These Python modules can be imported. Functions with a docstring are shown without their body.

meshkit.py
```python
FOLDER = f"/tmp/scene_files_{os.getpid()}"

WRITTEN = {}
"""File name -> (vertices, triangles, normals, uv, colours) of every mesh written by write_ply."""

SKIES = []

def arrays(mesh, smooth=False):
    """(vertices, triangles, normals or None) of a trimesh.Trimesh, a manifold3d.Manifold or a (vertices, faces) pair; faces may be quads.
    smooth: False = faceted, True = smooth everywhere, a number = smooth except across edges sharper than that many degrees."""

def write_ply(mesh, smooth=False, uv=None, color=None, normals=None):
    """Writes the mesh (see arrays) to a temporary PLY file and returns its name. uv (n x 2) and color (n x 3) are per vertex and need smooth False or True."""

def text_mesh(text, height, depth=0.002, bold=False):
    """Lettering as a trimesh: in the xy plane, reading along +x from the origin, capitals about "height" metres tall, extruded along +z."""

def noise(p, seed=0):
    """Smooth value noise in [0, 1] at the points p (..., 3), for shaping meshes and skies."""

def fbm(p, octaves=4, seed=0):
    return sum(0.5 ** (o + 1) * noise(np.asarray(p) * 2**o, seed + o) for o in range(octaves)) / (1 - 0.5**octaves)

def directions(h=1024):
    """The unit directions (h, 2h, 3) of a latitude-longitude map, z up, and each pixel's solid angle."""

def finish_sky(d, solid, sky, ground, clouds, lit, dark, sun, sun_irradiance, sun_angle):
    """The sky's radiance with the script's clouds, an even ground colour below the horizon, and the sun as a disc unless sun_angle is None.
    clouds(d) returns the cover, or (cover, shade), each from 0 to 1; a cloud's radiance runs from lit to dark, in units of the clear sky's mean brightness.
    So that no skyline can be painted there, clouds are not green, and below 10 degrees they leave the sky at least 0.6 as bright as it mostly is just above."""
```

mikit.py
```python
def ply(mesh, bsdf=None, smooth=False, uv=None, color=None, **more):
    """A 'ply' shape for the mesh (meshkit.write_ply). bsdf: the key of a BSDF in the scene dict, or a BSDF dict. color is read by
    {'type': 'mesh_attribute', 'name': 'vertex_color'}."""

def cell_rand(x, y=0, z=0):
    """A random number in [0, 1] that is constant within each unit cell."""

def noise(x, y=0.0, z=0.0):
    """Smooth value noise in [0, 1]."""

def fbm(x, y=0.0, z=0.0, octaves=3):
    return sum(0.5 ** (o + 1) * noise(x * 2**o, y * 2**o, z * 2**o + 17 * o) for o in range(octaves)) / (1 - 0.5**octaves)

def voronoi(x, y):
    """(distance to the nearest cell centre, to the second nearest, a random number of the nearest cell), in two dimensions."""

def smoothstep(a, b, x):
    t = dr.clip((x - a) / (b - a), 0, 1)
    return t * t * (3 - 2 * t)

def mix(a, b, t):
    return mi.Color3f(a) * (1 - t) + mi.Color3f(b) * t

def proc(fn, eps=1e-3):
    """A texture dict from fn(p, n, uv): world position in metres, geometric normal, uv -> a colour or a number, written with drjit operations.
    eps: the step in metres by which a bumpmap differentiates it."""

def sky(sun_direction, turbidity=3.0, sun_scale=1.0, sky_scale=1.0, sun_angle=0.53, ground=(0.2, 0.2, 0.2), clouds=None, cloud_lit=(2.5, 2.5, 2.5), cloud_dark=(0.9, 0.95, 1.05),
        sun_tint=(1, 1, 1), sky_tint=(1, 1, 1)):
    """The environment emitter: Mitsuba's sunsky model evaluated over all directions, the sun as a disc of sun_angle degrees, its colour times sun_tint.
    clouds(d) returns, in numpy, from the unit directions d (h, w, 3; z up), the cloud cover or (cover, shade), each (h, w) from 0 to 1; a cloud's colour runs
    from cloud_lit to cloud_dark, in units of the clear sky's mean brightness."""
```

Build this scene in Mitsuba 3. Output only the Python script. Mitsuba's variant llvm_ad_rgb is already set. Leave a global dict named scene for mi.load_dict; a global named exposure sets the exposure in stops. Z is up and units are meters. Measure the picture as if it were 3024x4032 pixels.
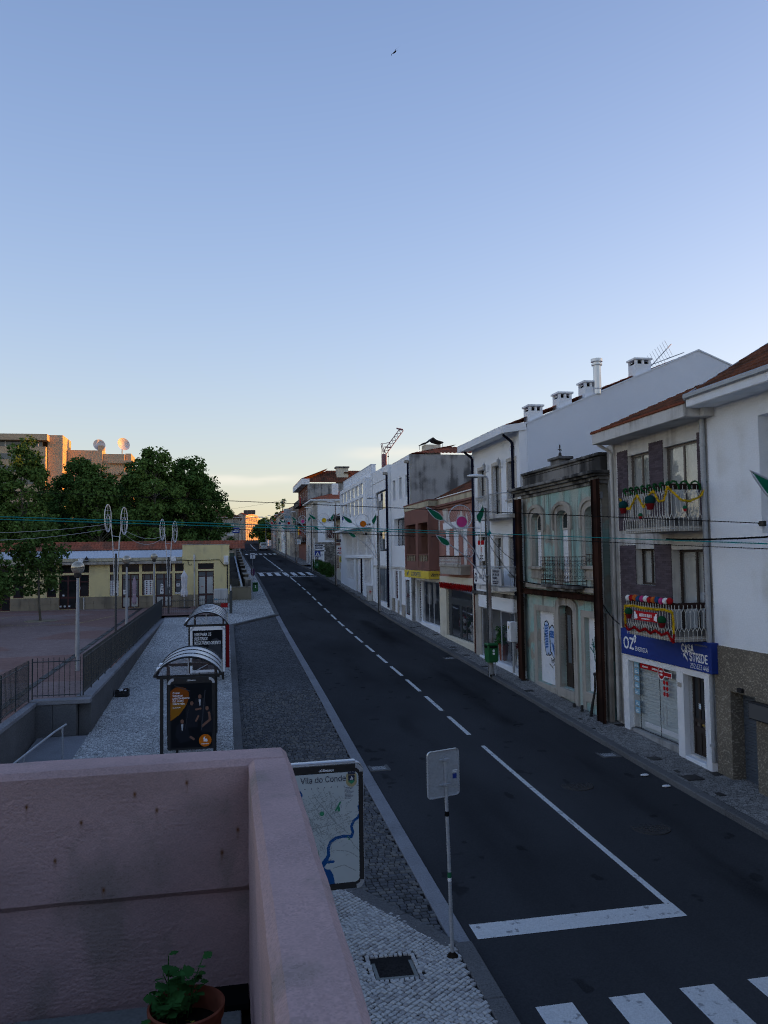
import math, numpy as np, trimesh, drjit as dr, mitsuba as mi, mikit, meshkit
from mikit import proc, noise, fbm, voronoi, cell_rand, smoothstep, mix
from shapely.geometry import Polygon, Point, LineString, box as sbox
from shapely.ops import unary_union
from scipy.interpolate import PchipInterpolator
T = mi.ScalarTransform4f
scene, labels = {}, {}
rng = np.random.default_rng(7)

# ---------------------------------------------------------------- camera, sky, exposure
scene['camera'] = {'type': 'perspective', 'fov': 51.282, 'fov_axis': 'x', 'near_clip': 0.05, 'far_clip': 4000.0,
                   'to_world': T().look_at(origin=[0, 0, 6.32], target=[0.193958, 0.979502, 6.374372], up=[0.004348, -0.056282, 0.998405])}
SUN_EL, SUN_AZ = math.radians(3.0), math.radians(5.0)          # dawn: the sun stands low over the roofs on the right
def cloud(d):
    az, el = np.degrees(np.arctan2(d[..., 0], d[..., 1])), np.degrees(np.arcsin(d[..., 2]))
    wob = meshkit.fbm(np.stack([az * .5, el * 3, az * 0], -1), 4, 3)
    def streak(a0, e0, wa, we, k):
        u, v = (az - a0) / wa, (el - e0 - .012 * (az - a0)) / (we * (.5 + wob))
        return k * np.exp(-u ** 4 - v ** 2) * (.35 + .9 * wob)
    c = streak(1.2, 5.5, 4.2, .30, .75) + streak(13, 7.3, 4.5, .45, .55) + streak(31, 6.6, 6, .5, .4) + streak(-16, 4.3, 9, .4, .4)
    return np.clip(c, 0, .8)
scene['sky'] = mikit.sky([math.cos(SUN_EL) * math.cos(SUN_AZ), math.cos(SUN_EL) * math.sin(SUN_AZ), math.sin(SUN_EL)], turbidity=2.5,
                         sky_tint=(.86, .96, 1.47), sun_tint=(1.0, .95, .9), clouds=cloud, cloud_lit=(2.1, 2.0, 1.75), cloud_dark=(1.5, 1.5, 1.6))
exposure = 4.1

# ---------------------------------------------------------------- materials
def two(b): return {'type': 'twosided', 'bsdf': b}
def rgb(c): return {'type': 'rgb', 'value': list(map(float, c if hasattr(c, '__len__') else (c, c, c)))}
def matte(c): return two({'type': 'diffuse', 'reflectance': c if isinstance(c, dict) else rgb(c)})
def gloss(c, rough=.35, metallic=0., spec=.5): return two({'type': 'principled', 'base_color': c if isinstance(c, dict) else rgb(c), 'roughness': float(rough), 'metallic': float(metallic), 'specular': float(spec)})
def bump(b, fn, scale, eps=.004): return two({'type': 'bumpmap', 'tex': proc(fn, eps), 'scale': float(scale), 'bsdf': b['bsdf'] if b['type'] == 'twosided' else b})
def mat(name, b): scene['m_' + name] = b
def C3(a): return mi.Color3f(*a)
def grain(base, amt=.25, f=40., big=.7, amtb=.15):
    def fn(p, n, uv):
        g = noise(p.x * f, p.y * f, p.z * f) - .5
        b = fbm(p.x * big, p.y * big, p.z * big, 3) - .5
        return C3(base) * (1 + amt * g * 2 + amtb * b * 2)
    return fn
def streaky(base, dirt, k=.5, f=3.0, lo=.45, hi=.75):
    """plaster with vertical run-off stains and blotches"""
    def fn(p, n, uv):
        s = fbm((p.x + p.y) * f, p.z * .35, p.x * .2, 4)
        b = fbm(p.x * 1.3, p.y * 1.3, p.z * 1.3 + 9, 4)
        g = noise(p.x * 60, p.y * 60, p.z * 60)
        t = smoothstep(lo, hi, .55 * s + .45 * b)
        return mix(base, dirt, t * k) * (.93 + .14 * g)
    return fn
def asphalt(p, n, uv):
    g = noise(p.x * 55, p.y * 55) * .6 + noise(p.x * 140, p.y * 140) * .4
    b = fbm(p.x * .55, p.y * .22, 3., 4)
    w = fbm(p.x * 1.7 + 5, p.y * .5, 1., 4)
    oil = dr.exp(-dr.square((p.x - 8.95 - .5 * (w - .5)) / .55)) * smoothstep(.38, .62, fbm(p.x * .8, p.y * .16, 7., 4)) + .6 * dr.exp(-dr.square((p.x - 5.5) / .5)) * smoothstep(.5, .7, fbm(p.x * .8, p.y * .2, 17., 4))
    spot = smoothstep(.76, .82, fbm(p.x * 2.3, p.y * 1.9, 4., 3)) * .35
    v = (.052 + .018 * (b - .5) * 2) * (.75 + .5 * g) * (1 - .42 * oil) * (1 - spot)
    return mi.Color3f(v * .97, v, v * 1.06)
mat('asphalt', matte(proc(asphalt)))
mat('terrain', matte((.06, .07, .05)))
def roadpaint(p, n, uv):
    w = smoothstep(.66, .80, fbm(p.x * 9, p.y * 9, 2., 4)); g = noise(p.x * 70, p.y * 70)
    return mix((.62, .63, .62), (.16, .16, .16), w * .7) * (.85 + .25 * g)
mat('road_paint', matte(proc(roadpaint)))
mat('granite_kerb', matte(proc(grain((.135, .135, .135), .3, 60, 1.3, .25))))
mat('granite_pale', matte(proc(grain((.24, .245, .26), .2, 60, 1.5, .22))))
mat('joint_sand', matte(proc(grain((.026, .025, .025), .4, 50, 3, .3))))
for i, c in enumerate([(.50, .50, .48), (.43, .43, .42), (.35, .345, .34)]): mat(f'limestone_{i}', matte(proc(grain(c, .14, 90, 9, .15))))
for i, c in enumerate([(.115, .118, .125), (.145, .145, .145), (.095, .097, .098), (.17, .165, .155)]): mat(f'sett_{i}', matte(proc(grain(c, .25, 90, 7, .2))))
def cobble(base, joint, f, ang, va=.35):
    ca, sa = math.cos(ang), math.sin(ang)
    def fn(p, n, uv):
        u, v = (p.x * ca + p.y * sa) * f, (-p.x * sa + p.y * ca) * f
        a, b, r = voronoi(u, v)
        t = smoothstep(.04, .16, b - a)
        bigv = fbm(p.x * .6, p.y * .6, 3., 3)
        return mix(joint, base, t) * (1 - va + va * 2 * r) * (.8 + .4 * bigv)
    def h(p, n, uv):
        u, v = (p.x * ca + p.y * sa) * f, (-p.x * sa + p.y * ca) * f
        a, b, r = voronoi(u, v)
        return smoothstep(.0, .25, b - a)
    return fn, h
for nm, base, joint, f, ang, sc in (('pavement_pale', (.52, .52, .50), (.10, .10, .10), 13., .7, .008), ('pavement_grey', (.27, .265, .255), (.075, .073, .07), 13., .2, .008), ('setts_far', (.125, .128, .132), (.04, .04, .04), 8.5, .03, .012)):
    a, b = cobble(base, joint, f, ang); mat(nm, bump(matte(proc(a)), b, sc))
def plaza(p, n, uv):
    g = noise(p.x * 50, p.y * 50); b = fbm(p.x * .5, p.y * .5, 2., 4); r = cell_rand(dr.floor(p.x / .2), dr.floor(p.y / .1), 2.)
    band = smoothstep(.48, .52, fbm(p.x * .15, p.y * .4, 8., 2))
    return mix((.24, .155, .135), (.25, .20, .19), band * .7) * (.75 + .2 * g + .3 * b) * (.88 + .24 * r)
mat('plaza_brick', matte(proc(plaza)))
mat('yellow_paint', matte(proc(grain((.42, .33, .14), .25, 40, 2, .3))))
def grit(base, sp, f=45., amt=.8):
    def fn(p, n, uv):
        a = noise(p.x * f, p.y * f, p.z * f); b = noise(p.x * f * 2.1, p.y * f * 2.1, p.z * f * 2.1)
        c = fbm(p.x * 1.5, p.y * 1.5, p.z * 1.5, 3)
        return mix(base, sp, smoothstep(.5, .75, .6 * a + .4 * b)) * (.75 + .5 * c)
    return fn
mat('pebbledash', bump(matte(proc(grit((.16, .14, .11), (.36, .32, .26), 28.))), lambda p, n, uv: fbm(p.x * 28, p.y * 28, p.z * 28, 2), .02))
mat('white_plaster', matte(proc(streaky((.80, .83, .86), (.52, .50, .44), .55, 2.2, .5, .85))))
mat('white_clean', matte(proc(grain((.80, .83, .86), .04, 30, .8, .05))))
mat('grey_plaster', matte(proc(streaky((.37, .37, .36), (.10, .10, .10), .95, 3.5, .42, .66))))
mat('dirty_white', matte(proc(streaky((.62, .61, .58), (.20, .18, .15), .8, 5., .45, .72))))
mat('gable_paint', matte(proc(grain((.68, .73, .80), .03, 40, .5, .04))))
def peel(p, n, uv):
    a = fbm(p.y * 1.1, p.z * 1.3, p.x, 5); b = fbm(p.y * 3.2 + 4, p.z * 1.4, p.x, 4); s = fbm(p.y * 5, p.z * .4, 2., 3)
    c = mix((.30, .46, .42), (.40, .47, .42), smoothstep(.4, .6, b))
    c = mix(c, (.36, .33, .27), smoothstep(.57, .63, a))
    c = mix(c, (.12, .12, .10), smoothstep(.55, .75, s) * .6)
    return c * (.9 + .2 * noise(p.y * 40, p.z * 40))
mat('green_peel', matte(proc(peel)))
mat('old_cornice', matte(proc(streaky((.26, .25, .235), (.04, .04, .04), .95, 4., .36, .62))))
mat('stone_trim', matte(proc(streaky((.40, .37, .32), (.14, .12, .10), .8, 5., .45, .72))))
mat('trim_pale', matte(proc(grain((.50, .47, .42), .12, 40, 2, .15))))
def pinkpeel(p, n, uv):
    a = fbm(p.y * .9 + 3, p.z * .5, p.x, 4); s = fbm(p.y * 4, p.z * .5, 1., 3)
    return mix(mix((.36, .19, .16), (.62, .60, .57), smoothstep(.60, .64, a)), (.2, .12, .1), smoothstep(.55, .8, s) * .5) * (.92 + .16 * noise(p.y * 40, p.z * 40))
mat('pink_peel', matte(proc(pinkpeel)))
mat('brown_plaster', matte(proc(streaky((.235, .125, .105), (.12, .08, .07), .6, 3., .5, .8))))
mat('beige_band', matte(proc(streaky((.52, .47, .34), (.20, .18, .13), .7, 4., .45, .75))))
mat('cream_wall', matte(proc(streaky((.66, .62, .50), (.35, .30, .22), .6, 4., .5, .8))))
mat('yellow_wall', matte(proc(streaky((.76, .65, .34), (.52, .45, .28), .7, 3., .5, .8))))
mat('plinth_stone', matte(proc(streaky((.30, .26, .19), (.13, .12, .10), .7, 2.5, .42, .7))))
def rough_masonry(p, n, uv):
    a, b, r = voronoi((p.x + p.y) * 2.1, p.z * 3.1)
    return mix((.045, .045, .042), (.20, .19, .17), smoothstep(.03, .12, b - a)) * (.6 + .8 * r) * (.8 + .4 * noise(p.x * 20, p.y * 20, p.z * 20))
mat('masonry', matte(proc(rough_masonry)))
def brickpat(p, n, uv):
    row = dr.floor(p.z / .065); u = (p.y + p.x) / .21 + .5 * (row - 2 * dr.floor(row / 2))
    fz, fu = p.z / .065 - row, u - dr.floor(u)
    j = smoothstep(.0, .12, fz) * smoothstep(.0, .04, fu)
    return j, cell_rand(dr.floor(u), row, 3.)
def brick(p, n, uv):
    j, r = brickpat(p, n, uv)
    return mix((.05, .045, .05), (.105, .085, .098), j) * (.75 + .5 * r)
mat('dark_brick', bump(matte(proc(brick)), lambda p, n, uv: brickpat(p, n, uv)[0], .006, .003))
# the terrace render: pink paint with grime, weathered horizontal tops and rusty fixing holes
RUST = [(-.72, 5.42), (-.53, 5.35), (-.34, 5.44), (-.26, 5.375), (.04, 5.28), (-.9, 5.30), (-.15, 5.47), (-.02, 5.20), (-.62, 5.22), (-.45, 5.10)]
def terrace(p, n, uv):
    f = noise(p.x * 210, p.y * 210, p.z * 210); g = noise(p.x * 90, p.y * 90, p.z * 90); b = fbm(p.x * 3.2, p.y * 3.2, p.z * 3.2, 4); d = fbm(p.x * 9, p.y * 9, p.z * 4 + 3, 4)
    c = mix((.50, .355, .335), (.42, .305, .29), smoothstep(.35, .65, b))
    lich = smoothstep(.50, .68, .5 * d + .5 * fbm(p.x * 2.1 + 7, p.y * 2.1, p.z * 2, 4))
    c = mix(c, (.30, .25, .22), lich * .75)
    c = mix(c, (.17, .145, .13), smoothstep(.62, .8, .45 * g + .55 * f) * (.25 + .45 * lich))
    c = c * (.84 + .32 * f)
    for x, z in RUST:
        dx, dz = p.x - x, p.z - z
        hit = (dr.abs(p.y - 3.18) < .04)
        core = dr.exp(-dr.square(dx / .006) - dr.square(dz / .009)); run = dr.exp(-dr.square(dx / .006)) * smoothstep(0., .01, -dz) * smoothstep(-.06, -.01, dz) * .45
        c = mix(c, (.16, .07, .025), dr.select(hit, dr.clip(core + run * noise(p.x * 300, p.z * 60), 0, 1), 0.))
    return c
mat('terrace_render', bump(matte(proc(terrace)), lambda p, n, uv: fbm(p.x * 120, p.y * 120, p.z * 120, 2) + .8 * fbm(p.x * 14, p.y * 14, p.z * 14, 3), .004, .002))
mat('terrace_slab', matte(proc(grain((.20, .215, .205), .18, 120, 3, .2))))
mat('terracotta_pot', matte(proc(grain((.22, .075, .045), .2, 60, 8, .3))))
mat('soil', matte(proc(grain((.02, .016, .012), .5, 120, 12, .4))))
def tile(base, dark, moss):
    def fn(p, n, uv):
        r = cell_rand(dr.floor(p.y / .22 + .01), dr.floor(p.x / .34), dr.floor(p.z / .5)); b = fbm(p.x * 1.2, p.y * 1.2, p.z * 1.2, 4)
        c = mix(base, dark, r * .7)
        return mix(c, moss, smoothstep(.45, .7, b) * .8) * (.85 + .3 * noise(p.x * 30, p.y * 30, p.z * 30))
    return fn
mat('roof_red', matte(proc(tile((.38, .13, .08), (.26, .085, .055), (.16, .09, .065)))))
mat('roof_old', matte(proc(tile((.21, .085, .05), (.11, .055, .04), (.055, .045, .035)))))
mat('steel_dark', gloss((.035, .04, .045), .45))
mat('iron_black', gloss(proc(grain((.018, .017, .017), .3, 40, 3, .3)), .6))
mat('rusty_iron', matte(proc(streaky((.055, .027, .02), (.015, .011, .01), .8, 9., .4, .6))))
mat('rail_grey', gloss((.035, .042, .046), .5))
mat('galvanised', gloss(proc(grain((.34, .36, .38), .15, 50, 3, .15)), .5, .3))
mat('galv_bright', gloss((.62, .64, .66), .3, .7))
mat('weathered_pole', matte(proc(streaky((.42, .42, .41), (.20, .13, .10), .9, 10., .45, .62))))
mat('alu', gloss((.55, .57, .60), .35, .5))
mat('white_paint', gloss(proc(grain((.74, .75, .76), .05, 40, 2, .06)), .45))
mat('white_bar', gloss((.55, .54, .49), .5))
mat('black_frame', gloss((.012, .012, .013), .4))
mat('maroon_wood', gloss(proc(grain((.05, .014, .016), .3, 40, 3, .3)), .45))
mat('dark_wood', gloss(proc(grain((.03, .02, .015), .35, 30, 3, .3)), .5))
mat('brown_rail', matte((.035, .022, .02)))
mat('anodised', gloss((.13, .11, .10), .4, .4))
mat('glass', {'type': 'thindielectric', 'int_ior': 1.5})
mat('dark_glass', gloss((.015, .018, .02), .06, 0., .6))
mat('grey_glass', gloss((.10, .12, .135), .12, 0., .6))
mat('room_dark', matte((.16, .16, .155)))
mat('room_mid', matte((.10, .10, .10)))
mat('curtain', matte(proc(lambda p, n, uv: C3((.52, .52, .50)) * (.75 + .35 * noise((p.x + p.y) * 18, p.z * .6)))))
mat('curtain_beige', matte((.36, .32, .22)))
mat('blind_pale', matte(proc(grain((.46, .48, .47), .05, 30, 2, .08))))
mat('shutter_pale', matte(proc(grain((.52, .57, .56), .04, 30, 2, .06))))
mat('shutter_blue', gloss((.07, .085, .105), .5))
mat('louvre_dark', gloss((.06, .085, .10), .5))
mat('white_block', matte(proc(streaky((.74, .75, .77), (.55, .55, .54), .4, 3., .5, .8))))
for nm, c in dict(sign_blue=(.012, .035, .21), sign_yellow=(.62, .47, .05), sign_white=(.72, .73, .74), sign_grey=(.42, .43, .45), red=(.42, .02, .025), dark_red=(.16, .012, .015), orange=(.62, .16, .015), navy=(.014, .016, .032), text_white=(.80, .81, .82), text_dark=(.03, .035, .06), text_grey=(.12, .13, .17), leaf_green=(.012, .13, .07), pink=(.55, .06, .22), yellow=(.70, .46, .02), paper_white=(.80, .81, .80), paper_orange=(.62, .16, .04), paper_blue=(.03, .10, .22), paper_green=(.012, .075, .03), paper_dkgreen=(.01, .05, .05), map_base=(.42, .46, .46), map_blue=(.015, .07, .21), map_green=(.05, .22, .12), map_road=(.24, .27, .27), map_park=(.20, .27, .20), poster_black=(.012, .014, .017), poster_orange=(.22, .06, .012), poster_amber=(.28, .12, .015), skin_print=(.20, .11, .08), cloth_print=(.02, .022, .028), grey_print=(.05, .055, .065), sticker_blue=(.22, .42, .55), bin_green=(.012, .10, .03), sign_purple=(.06, .02, .10), tile_white=(.6, .6, .6), black=(.01, .01, .01), graffiti_blue=(.05, .14, .38), graffiti_pale=(.45, .55, .72), graffiti_green=(.012, .11, .10), cable_teal=(.02, .22, .22), cable_black=(.012, .012, .013), emblem_gold=(.35, .30, .16), leaf_print=(.02, .12, .06)).items():
    mat(nm, gloss(c, .5, 0., .3) if nm.startswith(('sign', 'bin')) else matte(c))
for nm, c, a in (('leaf_plane', (.085, .15, .04), .5), ('leaf_plane_dark', (.06, .115, .032), .5), ('leaf_near', (.07, .125, .035), .45), ('leaf_hedge', (.045, .095, .025), .5), ('leaf_pot', (.04, .13, .035), .25), ('leaf_yellow', (.30, .27, .04), .2), ('foliage_red', (.12, .02, .025), .4), ('tinsel_yellow', (.66, .44, .02), .3), ('tinsel_green', (.015, .10, .03), .4), ('tinsel_red', (.34, .012, .015), .3), ('plush', (.8, .8, .8), .2)):
    def lf(p, n, uv, c=c, a=a): return C3(c) * (1 - a + 2 * a * cell_rand(dr.floor(p.x * 7), dr.floor(p.y * 7), dr.floor(p.z * 7)))
    mat(nm, matte(proc(lf)))
mat('bark', matte(proc(streaky((.20, .19, .16), (.09, .08, .06), .8, 6., .4, .65))))
mat('globe_glass', gloss((.42, .38, .30), .12, .55, .6))
mat('satdish', gloss((.62, .60, .60), .5))
mat('solar', gloss((.015, .015, .035), .2))
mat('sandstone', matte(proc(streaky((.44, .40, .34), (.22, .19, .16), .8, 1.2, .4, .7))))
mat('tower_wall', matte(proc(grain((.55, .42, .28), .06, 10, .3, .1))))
mat('lamp_green', {'type': 'diffuse', 'reflectance': rgb((.02, .4, .25))})
mat('umbrella_cloth', matte(proc(grain((.70, .69, .70), .1, 40, 4, .12))))
mat('umbrella_pink', matte(proc(grain((.42, .32, .38), .1, 40, 4, .15))))
mat('ceramic_yellow', gloss((.42, .28, .06), .3))
mat('crane_paint', matte((.30, .18, .20)))
mat('bird_dark', matte((.02, .02, .025)))
mat('van_paint', gloss((.55, .57, .59), .25, .1))
mat('rubber', matte((.015, .015, .015)))
mat('roof_metal', gloss(proc(grain((.46, .49, .53), .05, 20, 1.5, .06)), .32, .35))

# ---------------------------------------------------------------- mesh helpers: a mesh is a pair (vertices, triangles)
BV = np.array([[x, y, z] for x in (0, 1) for y in (0, 1) for z in (0, 1)], float)
BF = np.array([[0, 1, 3], [0, 3, 2], [4, 6, 7], [4, 7, 5], [0, 4, 5], [0, 5, 1], [2, 3, 7], [2, 7, 6], [0, 2, 6], [0, 6, 4], [1, 5, 7], [1, 7, 3]])
def bx(x0, x1, y0, y1, z0, z1):
    lo, hi = np.minimum([x0, y0, z0], [x1, y1, z1]), np.maximum([x0, y0, z0], [x1, y1, z1])
    return BV * (hi - lo) + lo, BF
def _cb():
    v = []
    for x in (0, 1):
        for y in (0, 1):
            for z in (0, 1):
                v += [[[x, 1 if x else -1, 0], [y, 0, 0], [z, 0, 0]], [[x, 0, 0], [y, 1 if y else -1, 0], [z, 0, 0]], [[x, 0, 0], [y, 0, 0], [z, 1 if z else -1, 0]]]
    s = np.array([[a[0] for a in p] for p in v], float); ext = np.array([[a[1] for a in p] for p in v], float)
    pts = (s * 2 - 1) * .8 + ext * .2
    from scipy.spatial import ConvexHull
    f = ConvexHull(pts).simplices.copy(); n = np.cross(pts[f[:, 1]] - pts[f[:, 0]], pts[f[:, 2]] - pts[f[:, 0]])
    flip = (n * pts[f].mean(1)).sum(1) < 0; f[flip] = f[flip][:, ::-1]
    return s, ext, f
CS, CE, CF = _cb()
def cb(x0, x1, y0, y1, z0, z1, c=.01):
    """a box with chamfered edges"""
    lo, hi = np.minimum([x0, y0, z0], [x1, y1, z1]), np.maximum([x0, y0, z0], [x1, y1, z1])
    c = min(c, (hi - lo).min() * .45)
    mid, half = (lo + hi) / 2, (hi - lo) / 2
    return mid + (CS * 2 - 1) * (half - c) + CE * c, CF
def join(ms):
    vs, fs, n = [], [], 0
    for v, f in ms:
        vs.append(v); fs.append(np.asarray(f) + n); n += len(v)
    return np.vstack(vs), np.vstack(fs)
def tf(m, M=None, t=(0, 0, 0)):
    v = m[0] if M is None else m[0] @ np.asarray(M).T
    return v + np.asarray(t, float), m[1]
def rz(a): c, s = math.cos(a), math.sin(a); return np.array([[c, -s, 0], [s, c, 0], [0, 0, 1.]])
def tube(pts, r, n=6, caps=True):
    p = np.asarray(pts, float); r = np.broadcast_to(r, (len(p),))
    t = np.gradient(p, axis=0); t /= np.linalg.norm(t, axis=1, keepdims=True) + 1e-12
    ref = np.where(np.abs(t[:, 2:]) < .95, [[0, 0, 1.]], [[1., 0, 0]])
    a = np.cross(t, ref); a /= np.linalg.norm(a, axis=1, keepdims=True) + 1e-12
    b = np.cross(t, a); g = np.arange(n) * 2 * np.pi / n
    v = (p[:, None] + r[:, None, None] * (np.cos(g)[None, :, None] * a[:, None] + np.sin(g)[None, :, None] * b[:, None])).reshape(-1, 3)
    i, j = np.meshgrid(np.arange(len(p) - 1), np.arange(n), indexing='ij'); k = (j + 1) % n
    f = np.stack([i * n + j, (i + 1) * n + j, (i + 1) * n + k, i * n + k], -1).reshape(-1, 4)
    f = np.vstack([f[:, [0, 1, 2]], f[:, [0, 2, 3]]])
    if caps:
        m = (len(p) - 1) * n; q = np.arange(1, n - 1)
        f = np.vstack([f, np.stack([q * 0, q, q + 1], 1), np.stack([q * 0 + m, m + q + 1, m + q], 1)])
    return v, f
def seg(a, b, r, n=6): return tube([a, b], r, n)
def lathe(prof, n=20, c=(0, 0, 0)):
    """profile [(radius, z)] turned about z"""
    p = np.array([[max(r, 1e-4), 0, z] for r, z in prof]); g = np.arange(n) * 2 * np.pi / n
    v = np.stack([np.outer(p[:, 0], np.cos(g)), np.outer(p[:, 0], np.sin(g)), np.repeat(p[:, 2:], n, 1)], -1).reshape(-1, 3)
    i, j = np.meshgrid(np.arange(len(p) - 1), np.arange(n), indexing='ij'); k = (j + 1) % n
    f = np.stack([i * n + j, i * n + k, (i + 1) * n + k, (i + 1) * n + j], -1).reshape(-1, 4)
    return v + np.asarray(c, float), np.vstack([f[:, [0, 1, 2]], f[:, [0, 2, 3]]])
def ball(c, r, n=14): return lathe([(r * math.sin(a), -r * math.cos(a)) for a in np.linspace(0, np.pi, n)], n + 4, c)
def _ext(poly, h):
    out = []
    for g in getattr(poly, 'geoms', [poly]):
        if g.geom_type == 'Polygon' and g.area > 1e-8:
            m = trimesh.creation.extrude_polygon(g, h, engine='earcut'); out.append((np.array(m.vertices), np.array(m.faces)))
    return join(out)
def ex(poly, x0, x1):
    """polygon in (Y, Z), solid from x0 to x1"""
    v, f = _ext(poly, abs(x1 - x0)); return np.stack([min(x0, x1) + v[:, 2], v[:, 0], v[:, 1]], 1), f
def ey(poly, y0, y1):
    """polygon in (X, Z), solid from y0 to y1"""
    v, f = _ext(poly, abs(y1 - y0)); return np.stack([v[:, 0], min(y0, y1) + v[:, 2], v[:, 1]], 1), f[:, ::-1]
def ez(poly, z0, z1):
    v, f = _ext(poly, abs(z1 - z0)); return v + [0, 0, min(z0, z1)], f
def holes(outer, *hs):
    return outer.difference(unary_union([h for h in hs])) if hs else outer
def arch(y0, y1, z0, zs, zt, n=8):
    """opening with a segmental head: springing at zs, crown at zt"""
    t = np.linspace(0, np.pi, n); m = (y0 + y1) / 2
    return Polygon([(y0, z0)] + [(m - (y1 - y0) / 2 * math.cos(a), zs + (zt - zs) * math.sin(a)) for a in t] + [(y1, z0)])
def txt(s, h, bold=False, depth=.004, italic=0., width=None):
    m = meshkit.text_mesh(s, h, depth, bold); v = np.array(m.vertices)
    v[:, 0] += italic * v[:, 1]
    if width: v[:, 0] *= width / (v[:, 0].max() - v[:, 0].min())
    return v, np.array(m.faces)
def on_x(m, X, Y, Z):
    """lettering onto a face that looks towards the street (-X): reads from far to near"""
    v, f = m; return np.stack([X - v[:, 2], Y - v[:, 0], Z + v[:, 1]], 1), f
def on_y(m, X, Y, Z):
    v, f = m; return np.stack([X + v[:, 0], Y - v[:, 2], Z + v[:, 1]], 1), f
def scribble(w, h, rows=1, seed=1):
    """print too small to read in the photograph: rows of short bars"""
    g = np.random.default_rng(seed + int(w * 1000)); ps = []
    for r in range(rows):
        x = 0
        while x < w * (1 - .2 * r): l = h * g.uniform(.5, 1.6); ps.append(rect(x, min(x + l, w), (rows - 1 - r) * h * 1.8, (rows - 1 - r) * h * 1.8 + h)); x += l + h * .35
    return _ext(unary_union(ps), .003)

# ---------------------------------------------------------------- naming
USED = set()
def numbered(k):
    if k not in USED: USED.add(k); return k
    i = 1
    while f'{k}_{i:03d}' in USED: i += 1
    USED.add(f'{k}_{i:03d}'); return f'{k}_{i:03d}'
def thing(name, label=None, cat=None, group=None, kind=None):
    k = numbered(name); d = {}
    if label: d['label'] = label
    if cat: d['category'] = cat
    if group: d['group'] = group
    if kind: d['kind'] = kind
    labels[k] = d; return k
def shape(mesh, m, smooth=False): return mikit.ply(mesh, 'm_' + m, smooth=smooth)
def part(parent, name, mesh, m, smooth=False, label=None, kind=None):
    k = numbered(parent + '__' + name)
    scene[k] = mesh if isinstance(mesh, dict) else shape(mesh, m, smooth)
    if label or kind: labels[k] = {**({'label': label} if label else {}), **({'kind': kind} if kind else {})}
    return k
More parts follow.
